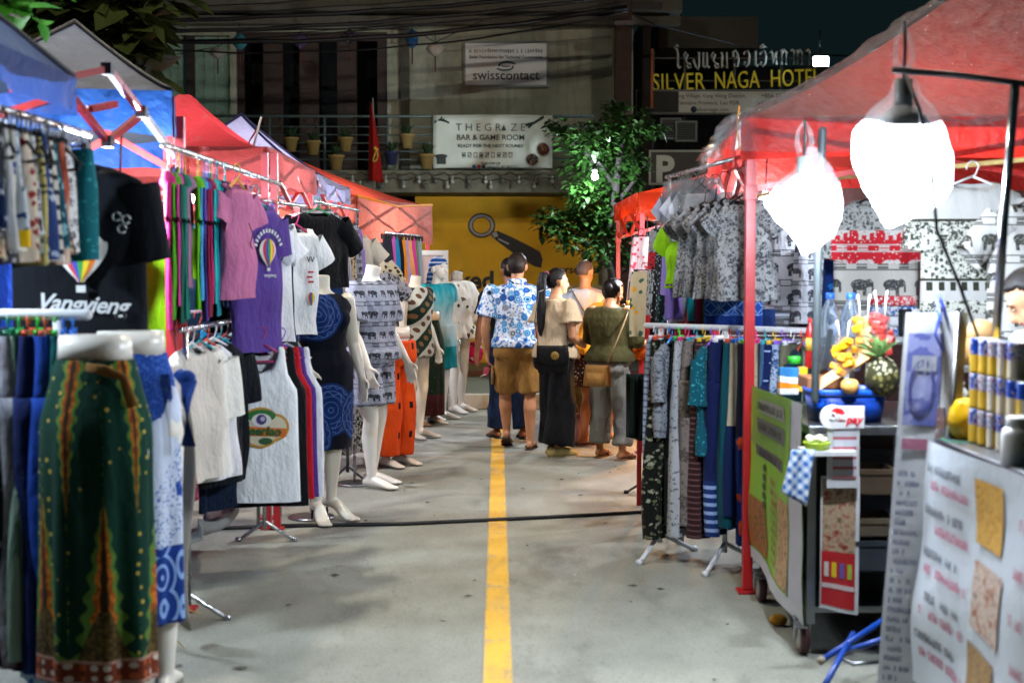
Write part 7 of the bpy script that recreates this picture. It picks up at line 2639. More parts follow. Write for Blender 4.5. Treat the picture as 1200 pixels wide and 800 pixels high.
rp, fn = print_sheet('red_poster', (1.315, 5.735), (1.47, 5.72), (.76, .76), (.22, .19), gl('b8babc', .3), 'poster of meat skewers with a red lower half on the food cart front', 'poster', wav=.004)
patch(fn, .04, .9, .02, .56, foodpic('c', '4a2a1c', '9c8a70', '7c3a2c', 22), rp, 'food_picture')
patch(fn, .03, .9, .56, .97, gl('a01c20', .35), rp, 'red_panel')
patch(fn, .04, .88, .80, .835, gl('b9a8a4', .4), rp, 'pale_strip', .006)
for k, c in enumerate(('b8b0a8', 'c8b020', '5c4a8c', '8c9a3a')):
    patch(fn, .10 + .2 * k, .22 + .2 * k, .64, .75, gl(c), rp, 'drink_picture', .006)

# payment sign on its stand
e = empty('payment_sign', P(989, 489, 5.68))
sm = MB()
M = face_M((0, 0, 0), (1, 0, 0), (0, 0, 1))
pts = [(-.082 + .048 * math.cos(R(a)) + .034, .048 * math.sin(R(a))) for a in range(40, 330, 18)] + [(.0, -.05), (.078, -.04), (.078, .045), (.01, .045)]
pts = [(-.048 + .05 * math.cos(R(a)), .002 + .05 * math.sin(R(a))) for a in range(65, 300, 15)] + [(.0, -.045), (.082, -.043), (.082, .046), (.0, .046)]
sm.prism(pts, M, .008)
obj('plate', sm, plain('c9cacc', .35, var=.03), e, bevel=.003)
RED = plain('b81c22', .4)
dd = MB()
dd.prism([(-.028 + .030 * math.cos(R(a)), .010 + .030 * math.sin(R(a))) for a in range(-60, 175, 15)] + [(-.04, .005), (-.02, -.012)], face_M((0, -.009, 0), (1, 0, 0), (0, 0, 1)), .002)
obj('red_mark', dd, RED, e)
text_mesh('lettering', 'One', .040, plain('d0d0d0', .5), e, face_M((-.028, -.0125, -.006), (1, 0, 0), (0, 0, 1)), offset=.002)
text_mesh('lettering', 'pay', .046, RED, e, face_M((.038, -.0105, -.022), (1, 0, 0), (0, 0, 1)), offset=.001, shear=.25)
obj('stand', MB().box((.0, .006, -.16), (.13, .006, .25)), gl('a9abac', .15), e)
obj('insert', MB().box((.005, -.001, -.15), (.095, .005, .19)), cloth('pay_insert', pat_stripes('9c9ea4', '8c4a50', .04, .3)), e)
tag(e, 'white payment sign with red mark and letters on a clear stand at the cart edge', 'sign')
# checked cloth, melon, side shelf items
tag(obj('checked_cloth', MB().grid(lambda u, v: (-.02 - .045 * v + .09 * u + .01 * v * u, -.012 * math.sin(u * 8) - .02 * v, .012 - .17 * v - .045 * u * (v > .4) * (v - .4) * 2), 10, 12), cloth('blue_check', lambda g, x, y, z, r: g.mix((((x + z) / .045).fract().gt(.5) * 1.0 + ((x - z) / .045).fract().gt(.5) * 1.0) * .5, 'a8b0b8', '2a5488')), None, P(934, 530, 5.62), solid=.004), 'blue and white checked dishcloth hanging off the small side shelf', 'cloth')
e = empty('melon_tub', P(957, 523, 5.68))
obj('tub', MB().lathe((0, 0, -.03), [(0, 0), (.035, .0), (.055, .045), (.055, .05), (.05, .048)], 18), plain('8fa81c', .35), e)
ml = MB()
for k in range(7):
    ml.ball((.03 * math.cos(k * .9), .03 * math.sin(k * .9), .026 + .008 * (k % 2)), (.017, .017, .013), 8, 6)
obj('fruit_pieces', ml, plain('b9b89a', .4), e)
tag(e, 'lime green tub of white fruit pieces on the small side shelf', 'tub')
# basket with fruit
e = empty('blue_basket', (1.47, 5.99, .96))
def bask(z, k): return [Vector((math.copysign(abs(math.cos(a)) ** .5, math.cos(a)) * .165 * k, math.copysign(abs(math.sin(a)) ** .5, math.sin(a)) * .14 * k, z)) for a in [2 * PI * j / 40 for j in range(40)]]
obj('shell', MB().loft([bask(.002, .86), bask(.12, .97), bask(.12, .95), bask(.012, .84)]), cloth('basket_mesh', lambda g, x, y, z, r: g.mix((((x + y) / .012).fract().gt(.45)).min((z - .055).abs().lt(.04)), '0c40a8', '062050'), rough=.35, crease=.05), e)
obj('rim', MB().loft([bask(.112, 1.0), bask(.135, 1.03), bask(.14, 1.0), bask(.135, .94), bask(.112, .96)]), plain('1450c0', .3), e)
tag(e, 'bright blue plastic basket on the food cart holding boards and fruit', 'basket')
WOODC = plain('a5743c', .55, var=.25)
bz = 1.105
tag(obj('wooden_board', MB().box((0, 0, 0), (.30, .05, .014)), WOODC, None, P(990, 432, 5.9), bevel=.004), 'upright wooden board leaning over the blue basket', 'board').rotation_euler = (.9, -.55, .1)
tag(obj('chopping_board', MB().tube([(0, 0, -.01), (0, 0, .01)], .075, 24), plain('a06c34', .6, var=.2), None, P(1012, 420, 6.1), bevel=.004), 'round wooden chopping board under the cut fruit cups', 'board')
tag(obj('wooden_tray', MB().box((0, 0, 0), (.16, .2, .05)), plain('8c5a34', .6, var=.2), None, P(962, 447, 6.1), bevel=.006), 'brown wooden tray beside the tea box', 'tray')
o = MB().ball((0, 0, 0), (.038, .038, .034), 20, 14, lambda p: 1 - .16 * max(0, p.z - .8) * 5)
pr = empty('apple', P(996, 452, 5.83))
obj('flesh', o, cloth('pear_skin', lambda g, x, y, z, r: g.mix(g.noise(None, 30, 3), 'c8843a', 'd0a860'), rough=.35, crease=.1), pr)
obj('stem', MB().tube([(0, 0, .03), (.004, 0, .045)], .002, 5), plain('3a2a14', .8), pr)
tag(pr, 'round yellow orange fruit on the rim of the blue basket', 'fruit')
# pineapple
pa = empty('pineapple', P(1034, 441, 5.86))
def pine(p):
    return 1 + .05 * math.sin(math.atan2(p.y, p.x) * 8 + p.z * 9) * math.sin(p.z * 16)
obj('fruit', MB().ball((0, 0, 0), (.07, .07, .085), 32, 24, pine), cloth('pine_skin', lambda g, x, y, z, r: g.mix(g.voro(None, 42)[0].lt(.42), '2c2c18', g.mix(z.gt(.02), '6a6434', '8c8a70')), rough=.6, crease=.6), pa)
lf = MB()
rr = random.Random(3)
for k in range(26):
    a = k * 2.4
    o_ = .15 + .85 * k / 26
    d = Vector((math.cos(a) * o_ * .8, math.sin(a) * o_ * .8, 1.25 - o_ * .7)).normalized()
    leaf(lf, Vector((0, 0, .078)), d, .10 + .05 * rr.random(), .009, rr)
obj('leaves', lf, m_leaf('3f6a34', '7c9a5c', .2), pa)
pa.rotation_euler = (.1, -.15, 0)
tag(pa, 'whole pineapple with pale green leaves standing in the blue basket', 'pineapple')
# water bottles
def bottle(p, h, r_, body_mat, cap_col, label, cat, group=None, name='water_bottle', band=None):
    e = empty(name, p)
    obj('body', MB().lathe((0, 0, 0), [(0, 0), (r_ * .9, 0), (r_, h * .04), (r_, h * .25), (r_ * .93, h * .3), (r_, h * .35), (r_, h * .66), (r_ * .8, h * .78), (r_ * .36, h * .9), (r_ * .34, h * .95)], 20), body_mat, e)
    obj('cap', MB().lathe((0, 0, 0), [(r_ * .4, h * .925), (r_ * .42, h * .935), (r_ * .42, h), (0, h)], 14), plain(cap_col, .4), e)
    if band:
        obj('label_band', MB().lathe((0, 0, 0), [(r_ * 1.02, h * .36), (r_ * 1.02, h * .62)], 20), plain(band, .4, var=.25), e)
    return tag(e, label, cat, group)
PET = G('clear_bottle'); PET.set('cfe4f8', .08, trans=.92); PET.b.inputs['IOR'].default_value = 1.15; PET = PET.mat
for i, (px, d) in enumerate(((972, 'by the dark pole'), (996, 'behind the mango bag'))):
    bottle(P(px, 434, 6.2), .34, .047, PET, '1c5cb8', 'large clear water bottle with a blue cap, the one ' + d, 'bottle', 'water bottles on the food cart')
bottle(P(949, 432, 6.45), .23, .022, plain('a01c18', .3), 'c01c1c', 'slim red sauce bottle beside the tea box', 'bottle', name='sauce_bottle', band='c8a040')
bottle(P(961, 436, 6.4), .24, .022, plain('5a3a24', .3), 'd8b010', 'brown sauce bottle with a yellow cap beside the dark pole', 'bottle', name='sauce_bottle', band='b0a890')
tag(obj('rolling_pin', MB().tube([P(966, 440, 6.2), P(973, 388, 6.2)], [.012, .012], 10, round_ends=True), WOODC), 'wooden stick leaning between the bottles', 'stick')
# bags of cut fruit
def fruit_bag(p, w_, h_, cols, label, fork=True, open_=.0):
    e = empty('fruit_bag', p)
    for i, c in enumerate(cols):
        m = MB()
        r = random.Random(int(p[0] * 1000) + i)
        n = len(cols)
        for k in range(12):
            m.box((w_ * ((i + .5) / n - .5) + r.uniform(-.3, .3) * w_ / n, r.uniform(-.3, .3) * w_ * .5, h_ * (.06 + .82 * (k + .5) / 12)), (w_ / n * .95, w_ * .5, h_ * .17), rot=(r.uniform(-.6, .6), r.uniform(-.5, .5), r.uniform(0, 3)))
        obj('fruit_pieces', m, plain(c, .4, var=.15), e, bevel=.004)
    obj('bag', g_drape(w_ * .95, w_ * 1.1, h_ * 1.12, w_ * .36, 5, .006, 60, h_ * 1.08, n=30, rows=8, cap=False), m_clear_plastic(.18), e)
    if fork:
        f = MB()
        for s in (-1, 1):
            f.tube([(s * w_ * .2, 0, h_ * .8), (s * w_ * .28, .005, h_ * 1.32), (s * w_ * .36, .01, h_ * 1.5)], [(.006, .002), (.012, .003), (.018, .003)], 6)
        obj('fork', f, plain('d8d8d8', .4), e)
    return tag(e, label, 'fruit bag', 'bags of cut fruit on the food cart')
fruit_bag(P(988, 437, 5.9), .075, .145, ('d8940c',), 'clear bag of golden mango pieces by the water bottles')
fruit_bag(P(1012, 414, 6.0), .075, .165, ('d89a14', 'a9b070'), 'clear bag of yellow and pale green melon pieces')
fruit_bag(P(1032, 414, 5.95), .075, .175, ('b83a34',), 'clear bag of red watermelon pieces with white forks')
# tea box, tin, green lid
e = empty('tea_box', P(931, 446, 6.35))
obj('carton', MB().box((-.028, 0, 0), (.085, .06, .12)), cloth('tea_print', pat_zones([(-9, 'c8cac8'), (-.03, 'd8781c'), (-.005, 'b9c4cc'), (.02, '2c6a9c')], base=(0, 'c8cac8'), wob=.03)), e, bevel=.003)
obj('side_panel', MB().box((.034, 0, .008), (.038, .058, .11)), plain('c89a14', .4), e, bevel=.003)
tag(e, 'small tea carton with white, orange and yellow faces on the food cart', 'box')
tag(obj('green_tin', MB().lathe((0, 0, 0), [(0, 0), (.028, 0), (.03, .03), (.026, .034), (0, .034)], 18), plain('2aa02a', .35), None, P(931, 426, 6.36)), 'bright green round tin on top of the tea carton', 'tin')
tag(obj('fallen_fruit', MB().ball((0, 0, .028), (.042, .03, .028), 14, 10), cloth('fallen_skin', lambda g, x, y, z, r: g.mix(g.noise(None, 40, 3), 'a8781c', '5a3a14')), None, P(912, 736, 6.3).xy.to_3d()), 'yellow brown fruit fallen on the street beside the cart wheels', 'fruit')
# blue stool under the cart
e = empty('folding_stool', (0, 0, 0))
BLU = plain('0f3f96', .4, var=.15)
for a, b in (((962, 774, 5.28), (1042, 722, 5.5)), ((985, 765, 5.35), (1045, 745, 5.3)), ((968, 800, 5.05), (1000, 742, 5.45))):
    obj('leg', MB().tube([P(*a), P(*b)], .012, 8), BLU, e)
obj('brace', MB().tube([P(1030, 775, 5.2), P(1000, 778, 5.2), P(985, 770, 5.25), P(1000, 762, 5.3), P(1035, 765, 5.3)], .008, 8), STEEL, e)
obj('foot_cap', MB().tube([P(960, 775, 5.275), P(965, 772, 5.285)], .015, 8), plain('8c8470', .7), e)
obj('seat', MB().box(P(1085, 690, 5.62), (.22, .26, .03)), BLU, e, bevel=.008)
tag(e, 'blue tube folding stool pushed under the food cart', 'stool')

# ------------------------------------------------------------------ leaning menu board
e = empty('menu_board', (0, 0, 0))
A, B_ = P(1028, 805, 5.0), P(1092, 805, 4.9)
C_, D_ = P(1120, 366, 4.93), P(1062, 366, 5.03)
A.z = B_.z = .12
dx = (B_ - A)
def mf(u, v, off=0.):
    lo = A.lerp(B_, u); hi = D_.lerp(C_, u)
    n_ = (B_ - A).cross(D_ - A).normalized()
    return lo.lerp(hi, 1 - v) + n_ * (off + .004 * math.sin(v * 9 + u * 4))
obj('sheet', MB().grid(mf, 12, 30), gl('cdd0d4', .25), e)
mm = MB()
mm.grid(lambda u, v: mf(u * 1.0, v, -.03), 4, 10)
for k in (0, 1):
    mm.grid(lambda u, v: mf(k, v, -.03 * u), 2, 10)
obj('backing', mm, plain('8a8478', .5, var=.2), e)
obj('metal_edge', MB().tube([mf(1.03, 0, -.01), mf(1.03, 1, -.01)], .011, 8), STEEL, e)
obj('wooden_edge', MB().grid(lambda u, v: mf(1.04 + .16 * u, v, -.012 - .02 * u), 3, 12), plain('8d8672', .6, var=.25), e)
patch(mf, .1, .78, .055, .30, cloth('menu_blue', lambda g, x, y, z, r: g.mix(g.noise(None, 12, 3).gt(.5), '5a62a8', '8c92c4'), rough=.25, crease=.05), e, 'blue_emblem', .005)
patch(mf, .22, .70, .115, .155, gl('a9adb8'), e, 'pale_strip', .008)
em = MB()
em.add([mf(.44 + .26 * math.cos(a), .20 + .075 * math.sin(a), .008) for a in [2 * PI * k / 24 for k in range(24)]] + [mf(.44 + .2 * math.cos(a), .20 + .058 * math.sin(a), .008) for a in [2 * PI * k / 24 for k in range(24)]], [(k, (k + 1) % 24, 24 + (k + 1) % 24, 24 + k) for k in range(24)], False)
obj('ring_mark', em, plain('3a3f8c', .4), e)
patch(mf, .12, .62, .335, .365, gl('b06a84'), e, 'pink_strip', .006)
patch(mf, .76, .94, .25, .98, foodpic('menu', '6a3a4c', '8c6a5a', '4a4a6c', 18), e, 'food_strip', .006)
for i in range(22):
    v = .43 + .026 * i
    lines(mf, .1, .45 + .12 * math.sin(i * 2.3), v, .014, 60 + i, plain('3a3c6a', .6), e, .007, 4.6)
    if i % 2 == 0:
        lines(mf, .66, .74, v, .013, 90 + i, plain('a82c3c', .6), e, .009, 4.6)
obj('clear_wrap', MB().grid(lambda u, v: mf(u * 1.02 - .01, v, .016 + .006 * math.sin(u * 12 + v * 20)), 12, 30), m_clear_plastic(.10), e)
tag(e, 'tall leaning menu board wrapped in clear film with a blue emblem and price list', 'menu board')
# ------------------------------------------------------------------ second cart
e = cart2 = empty('snack_cart', (0, 0, 0))
obj('counter', MB().box((1.95, 4.3, .99), (.84, 1.3, .04)), STEEL, e, bevel=.006)
obj('body', MB().box((1.97, 4.3, .56), (.78, 1.2, .8)), plain('6c7074', .4, .6), e)
for x in (1.6, 2.3):
    for y in (3.75, 4.85):
        obj('leg', MB().bar((x, y, 0), (x, y, .16), .035), STEEL, e)
pole = MB().tube([P(1166, 425, 4.86), P(1176, 262, 4.86), P(1190, 98, 4.86)], .0155, 10)
obj('pole', pole, plain('d0d4d8', .18, 1.), e)
obj('lamp_bar', MB().tube([P(1046, 82, 4.86), P(1120, 88, 4.86), P(1215, 100, 4.86)], .011, 8), plain('2a3032', .5), e)
tag(e, 'steel snack cart at the photo edge carrying tins, with a pale banner on its side', 'cart')
wb, fn = print_sheet('white_banner', (1.50, 4.92), (1.48, 3.6), (1.005, 1.02), (.16, .10), gl('c4ced8', .3, .06), 'pale blue white banner listing sweet pancakes on the side of the snack cart', 'banner', wav=.018, flare=.05)
lb, lp = plain('2c3038', .6), plain('b0385c', .6)
for i in range(5):
    lines(fn, .04, .30, .10 + .17 * i, .035, 120 + i, lb, wb, .006, .7)
    lines(fn, .06, .34, .165 + .17 * i, .035, 140 + i, lp, wb, .006, .7)
    lines(fn, .70, .78, .16 + .15 * i, .035, 150 + i, lp, wb, .006, .7)
patch(fn, .40, .58, .07, .30, foodpic('w1', '8a5a1c', 'd8aa4c', 'b07a24', 45), wb, 'food_picture', .005)
patch(fn, .40, .62, .36, .60, foodpic('w2', '4a2a1a', 'c8b8aa', '8c4a24', 26), wb, 'food_picture', .005)
patch(fn, .38, .60, .66, .93, foodpic('w3', '3a2814', 'a8844a', '6c4a24', 40), wb, 'food_picture', .005)
# goods on the snack cart
def can(p, rot, label, c=None, h=.115):
    e = empty('food_tin', p, rot)
    obj('body', MB().lathe((0, 0, 0), [(.0, .0), (.036, .0), (.037, .004), (.0365, .01), (.0365, h - .01), (.037, h - .004), (.036, h)], 22), cloth('tin_label%s' % c, (lambda g, x, y, z, r: g.mix(z.gt(.062), g.mix((x * 60).sin().gt(.2), 'c09a2c', 'b9b09a'), g.mix((g.noise(None, 55, 2) - .5 + y * 6).gt(.0), '14409c', g.mix(g.noise(None, 90, 2).gt(.55), 'aeb4c0', '8c3a34')))) if not c else pat_zones([(-9, c), (.06, 'b4b8b4')], base=(0, c)), rough=.3, crease=.03), e)
    obj('lid', MB().lathe((0, 0, 0), [(.036, h), (.034, h + .003), (.031, h - .001), (0, h - .001)], 22), STEEL, e)
    return tag(e, label, 'tin', 'milk tins stacked on the snack cart')
zc = 1.012
for i, (x, y, k, d) in enumerate([(1.62 + .004 * q, 4.80 - .078 * q, k, ('lower', 'middle', 'top')[k]) for k, n in enumerate((7, 6, 5)) for q in range(n)]):
    can((x + .02, y, zc + .119 * k), .6 + i * .9, 'blue, white and gold milk tin in the %s row of the snack cart stack' % d)
tag(obj('yellow_tin', MB().box((0, 0, 0), (.11, .12, .045)), plain('d0a00c', .4), None, P(1160, 420, 4.86) , bevel=.008), 'flat yellow box on top of the stacked milk tins', 'box')
fr_ = MB()
tag(obj('yellow_snack_bag', MB().ball((0, 0, .03), (.055, .045, .075), 18, 12, lambda p: 1 + .22 * noise.noise(p * 3)), plain('d8a80c', .35, var=.2), None, P(1130, 502, 4.9)), 'crumpled yellow packet beside the milk tins', 'packet')
tag(obj('green_tray', MB().lathe((0, 0, 0), [(0, 0), (.07, 0), (.085, .022), (.08, .022), (.068, .005), (0, .005)], 20), plain('3aa07c', .4), None, P(1133, 522, 4.88)), 'green plastic dish under the yellow packet', 'dish')
for i, (px, py, r_, c, d) in enumerate(((1150, 392, .06, '9c7a4a', 'pale brown coconut behind the cart cord'), (1132, 412, .055, 'a8804c', 'tan coconut beside the oranges'))):
    tag(obj('coconut', MB().ball((0, 0, 0), (r_, r_, r_ * .95), 18, 12, lambda p: 1 + .03 * noise.noise(p * 6)), plain(c, .7, var=.2), None, P(px, py, 5.3)), d, 'coconut', 'coconuts on the snack cart shelf')
for i, (px, py, d) in enumerate(((1121, 397, 'topmost'), (1116, 408, 'front'), (1125, 411, 'lowest'))):
    o = empty('orange', P(px, py, 5.35))
    obj('peel', MB().ball((0, 0, 0), .034, 16, 10), plain('d0780c', .45), o)
    obj('stalk', MB().ball((0, 0, .033), .005, 8, 5), plain('4a5a1c', .7), o)
    tag(o, 'ripe orange, the %s one of the little heap by the menu board' % d, 'orange', 'oranges by the menu board')
e = empty('fruit_shelf', P(1150, 425, 5.35))
obj('board', MB().box((.06, 0, -.015), (.42, .3, .02)), plain('6c6e6c', .5), e)
for x in (-.12, .24):
    obj('bracket', MB().bar((x, 0, -.4), (x, 0, -.02), .02), STEEL, e)
obj('back_leg', MB().bar((.06, .1, -1.25), (.06, .1, -.02), .03), STEEL, e)
tag(e, 'narrow shelf of coconuts and oranges behind the snack cart', 'shelf')
bottle(P(1124, 500, 5.05), .16, .04, plain('c0c4bc', .4), 'b8bcb8', 'white plastic bottle in the shadow beside the yellow packet', 'bottle', name='white_bottle')
e = empty('white_jar', P(1195, 548, 4.25))
obj('body', MB().lathe((0, 0, 0), [(0, 0), (.05, 0), (.056, .01), (.056, .1), (.05, .118), (.036, .126)], 22), plain('e0e3e4', .35), e)
obj('lid', MB().lathe((0, 0, 0), [(.04, .122), (.042, .124), (.042, .152), (.036, .156), (0, .156)], 22), plain('c8cac8', .4), e)
tag(e, 'white plastic jar with a white lid at the photo edge on the snack cart', 'jar')
tag(obj('blue_ribbon', MB().tube([P(1098, 352, 4.95), P(1101, 372, 4.93), P(1096, 392, 4.92), P(1104, 410, 4.93)], [(.012, .003), (.02, .004), (.014, .003), (.018, .003)], 6).tube([P(1098, 340, 4.95), P(1106, 360, 4.94), P(1112, 380, 4.95)], [(.01, .003), (.016, .004), (.01, .003)], 6), plain('1c3fb8', .45)), 'bright blue plastic ribbon knotted at the top of the menu board', 'ribbon')
# ------------------------------------------------------------------ people
SK = m_skin
BLACKH = m_hair('0c0908')


def person(px, py, Y, rotz, J, skin, label, parts, head=True, arms='LR', legs='LR', pitch=(0, 0), vox=.0075, hairst='short', hmat=None, bust=False, hairseed=1):
    q = P(px, py, Y)
    e = empty('person', (q.x, q.y, 0), rotz)
    body('body', figure(J, True, arms, legs, bust=bust, pitch=pitch), SK(skin), e, vox, 3)
    hair(J, hmat or BLACKH, e, hairst, hairseed)
    face(J, e)
    parts(e, J)
    return tag(e, label, 'person'), J


def wear(e, name, mb, mat, vox=.012, a=.010, f=8, seed=1, zs=.5):
    return body(name, mb, mat, e, vox, 3, wrinkle(a, f, seed, zs))


# man in the blue ringed shirt, walking away
J = joints(1.74, True, yaw=R(-4), anL=(-.10, .14, .135), knL=(-.112, .10, .50), anR=(.115, -.02, .08), knR=(.112, .03, .50), hiL=(-.09, 0, .90), hiR=(.09, 0, .90),
           elL=(-.285, .0, 1.09), wrL=(-.275, .12, .86), hdL=(.02, .25, -1), elR=(.27, .06, 1.09), wrR=(.19, .24, 1.02), hdR=(-.3, .6, .1), curl=.7, fat=1.04)
def p(e, J):
    wear(e, 'shirt', tee(J, .034, .72, hem=-.02, slr=1.3, drop=.012), cloth('blue_rings', pat_rings, crease=.4), a=.011, f=7, seed=3)
    wear(e, 'shorts', legs_cloth(J, .03, .97, .012, .0), cloth('khaki', '96713c', crease=.7), a=.013, f=8, seed=5)
    pk = MB()
    for s in (-1, 1):
        k_ = J['knL'] if s < 0 else J['knR']
        h_ = J['hiL'] if s < 0 else J['hiR']
        c = h_.lerp(k_, .62)
        pk.box((c.x + s * .118, c.y, c.z), (.022, .13, .16))
    obj('cargo_pocket', pk, cloth('khaki', '7d5c2c'), e, bevel=.01)
    wear(e, 'collar', MB().tube([(-.06, .06, 1.475), (-.075, -.02, 1.485), (-.04, -.07, 1.49), (.04, -.07, 1.49), (.075, -.02, 1.485), (.06, .06, 1.475)], [(.012, .03)] * 6, 8), cloth('blue_rings', pat_rings), .009, .002)
    sd = plain('4a3222', .7)
    sole(J['anR'], J['toR'], 1.02, sd, e, plain('2a1a12', .7), name='flip_flop')
    o = sole(Vector((0, 0, .08)), Vector((0, 1, 0)), 1.02, sd, e, plain('2a1a12', .7), name='flip_flop')
    o.location = J['anL'] - Vector((0, 0, .08)) + Vector((0, -.012, -.0))
    M = Matrix.Translation(J['anL']) @ Matrix.Rotation(-.42, 4, 'X') @ Matrix.Translation(Vector((0, 0, -.08)))
    o.matrix_local = M
person(606, 527, 12.6, R(-3), J, 'bd8660', 'man walking away in a white shirt with blue ringed discs, khaki shorts and flip-flops', p, pitch=(.42, 0), hmat=m_hair('1c120c'))
e = empty('cigarette_packet', P(570, 431, 12.68), R(-10))
obj('packet', MB().box((0, 0, -.03), (.05, .028, .075), rot=(.2, .3, 0)), plain('a8404c', .5, var=.2), e, bevel=.003)
obj('stick', MB().tube([(-.05, -.02, -.075), (.0, -.02, -.055)], .0045, 6), plain('d8d4cc', .6), e)
tag(e, 'small pinkish packet and white stick held low by the man in the ringed shirt', 'packet')

# man half hidden behind him
J = joints(1.70, True, yaw=R(10), anL=(-.11, .05, .08), anR=(.12, -.05, .08))
def p(e, J):
    wear(e, 'shirt', tee(J, .03, .7, hem=-.05), cloth('dark_tee', '161a24'), seed=8)
    wear(e, 'jeans', legs_cloth(J, .025, 1.95, .01), cloth('jeans', pat_stripes('12203c', '1c2c4c', .004, .5, 'x')), seed=4)
    for s in 'LR':
        sole(J['an' + s], J['to' + s], 1.05, plain('1c1c20', .7), e, plain('1c1c20', .7), .03, 'shoe')
person(597, 514, 13.4, R(12), J, '8a5a3c', 'man in dark shirt and jeans, mostly hidden behind the man in the ringed shirt', p, vox=.010)

# woman with a ponytail, black trousers and bag
J = joints(1.60, False, yaw=R(-12), nod=R(4), elL=(-.21, -.02, 1.02), elR=(.22, .0, 1.03), wrL=(-.12, .16, .93), wrR=(.14, .19, .95), hdL=(.3, .7, .1), hdR=(-.4, .7, .1), curl=.7, anL=(-.085, .06, .078), anR=(.085, -.05, .078), knL=(-.085, .06, .46), knR=(.085, .0, .46), fat=1.03)
def p(e, J):
    wear(e, 'blouse', tee(J, .034, .58, hem=-.01, slr=1.45, drop=.018), cloth('beige_blouse', 'b3a185', crease=.7), a=.011, f=8, seed=6)
    mb = legs_cloth(J, .03, 1.92, .045, .08)
    wear(e, 'trousers', mb, cloth('black_trousers', '08090c', crease=.5), a=.012, f=6, seed=2, zs=.3)
    for s in 'LR':
        a = J['an' + s]
        sh = MB()
        to = J['to' + s].normalized()
        q = lambda f, z: Vector((a.x, a.y, 0)) + to * f + Vector((0, 0, z))
        sh.tube([q(-.075, .035), q(-.04, .055), q(.03, .055), q(.09, .045), q(.14, .036), q(.185, .028)], [(.034, .03), (.042, .05), (.044, .05), (.048, .04), (.046, .03), (.03, .02)], 14, ref=(0, 0, 1), round_ends=True)
        body('shoe', sh, cloth('cream_shoe', 'a0925c'), e, .007, 2)
        sole(a, J['to' + s], 1.0, plain('a9a088', .7), e, None, .02, 'shoe_sole', .07)
    h = J['hea']
    pt = MB()
    base = h + Matrix.Rotation(J['yaw'], 3, 'Z') @ Vector((0, -.10, .05))
    pts = [base, base + Vector((0, -.045, .015)), base + Vector((.0, -.07, -.08)), base + Vector((.005, -.075, -.22)), base + Vector((.01, -.08, -.38)), base + Vector((.012, -.085, -.50))]
    pt.tube(pts, [(.028, .026), (.036, .032), (.043, .034), (.043, .03), (.035, .022), (.014, .01)], 16, round_ends=True)
    body('ponytail', pt, BLACKH, e, .008, 2, wrinkle(.008, 30, 2, .12))
    obj('hair_tie', MB().tube([base + Vector((0, -.012, .006)), base + Vector((0, -.028, .012))], .036, 12), plain('8c4a54', .6), e)
pw, J3 = person(651, 536, 12.1, R(-52), J, 'b98560', 'woman with a long black ponytail, beige blouse and wide black trousers', p, hairst='short', bust=True)
e = empty('shoulder_bag', P(648, 421, 11.82), R(-6))
obj('pouch', MB().loft([ring_pts(.125 + .012 * math.sin(t * PI), .045 + .012 * math.sin(t * PI), .11 - .22 * t, 28, p=.4) for t in [i / 8 for i in range(9)]]), cloth('black_leather', '0b0b0d', rough=.5), e)
obj('flap', MB().grid(lambda u, v: (-.132 + .264 * u, -.052 - .012 * math.sin(PI * v) - .004, .118 - (.15 + .03 * math.sin(PI * u)) * v), 10, 6), cloth('black_leather', '0b0b0d', rough=.5), e, solid=.006)
obj('badge', MB().tube([(.02, -.066, .035), (.02, -.073, .035)], .034, 22), plain('a8842c', .4), e)
bm = MB()
bm.tube([(.02 + .026 * math.cos(2 * PI * k / 16), -.075, .035 + .026 * math.sin(2 * PI * k / 16)) for k in range(17)], .002, 5)
bm.box((.02, -.0755, .042), (.026, .002, .005)); bm.box((.012, -.0755, .03), (.005, .002, .014)); bm.box((.028, -.0755, .03), (.005, .002, .014))
obj('badge_mark', bm, plain('2a2210', .5), e)
obj('strap', MB().tube([(-.12, 0, .1), (-.155, .02, .3), (-.13, .12, .56), (-.02, .26, .6), (.1, .3, .3), (.12, .06, .1)], [(.012, .004)] * 6, 8), plain('101012', .6), e)
tag(e, 'black flap bag with a round yellow badge worn at the hip of the ponytailed woman', 'bag')

# man with cropped grey hair and a cross strap
J = joints(1.68, True, yaw=R(-22), nod=R(6), elL=(-.26, .04, 1.06), elR=(.27, .06, 1.06), wrL=(-.18, .22, .98), wrR=(.2, .24, .98), hdL=(.3, .8, 0), hdR=(-.3, .8, 0), curl=.6)
def p(e, J):
    wear(e, 'shirt', tee(J, .032, .7, hem=-.06, slr=1.2), cloth('pale_tee', 'b2bac8', crease=.6), a=.009, f=7, seed=12)
    wear(e, 'trousers', legs_cloth(J, .025, 1.9, .015), cloth('olive_trousers', '3a3a30'), seed=3)
    obj('cross_strap', MB().tube([(-.13, -.085, 1.435), (-.07, -.125, 1.34), (.02, -.14, 1.2), (.1, -.138, 1.06), (.165, -.11, .95)], [(.004, .020)] * 5, 8, ref=(0, 1, 0)), plain('17120f', .6), e)
    for s in 'LR':
        sole(J['an' + s], J['to' + s], 1.05, plain('1c1c20', .7), e, plain('1c1c20', .7), .03, 'shoe')
person(685, 508, 13.6, R(-14), J, 'a8744f', 'man with cropped hair, pale grey T-shirt and a dark strap across his back', p, hairst='buzz', hmat=m_hair('4a3c34'), vox=.009)

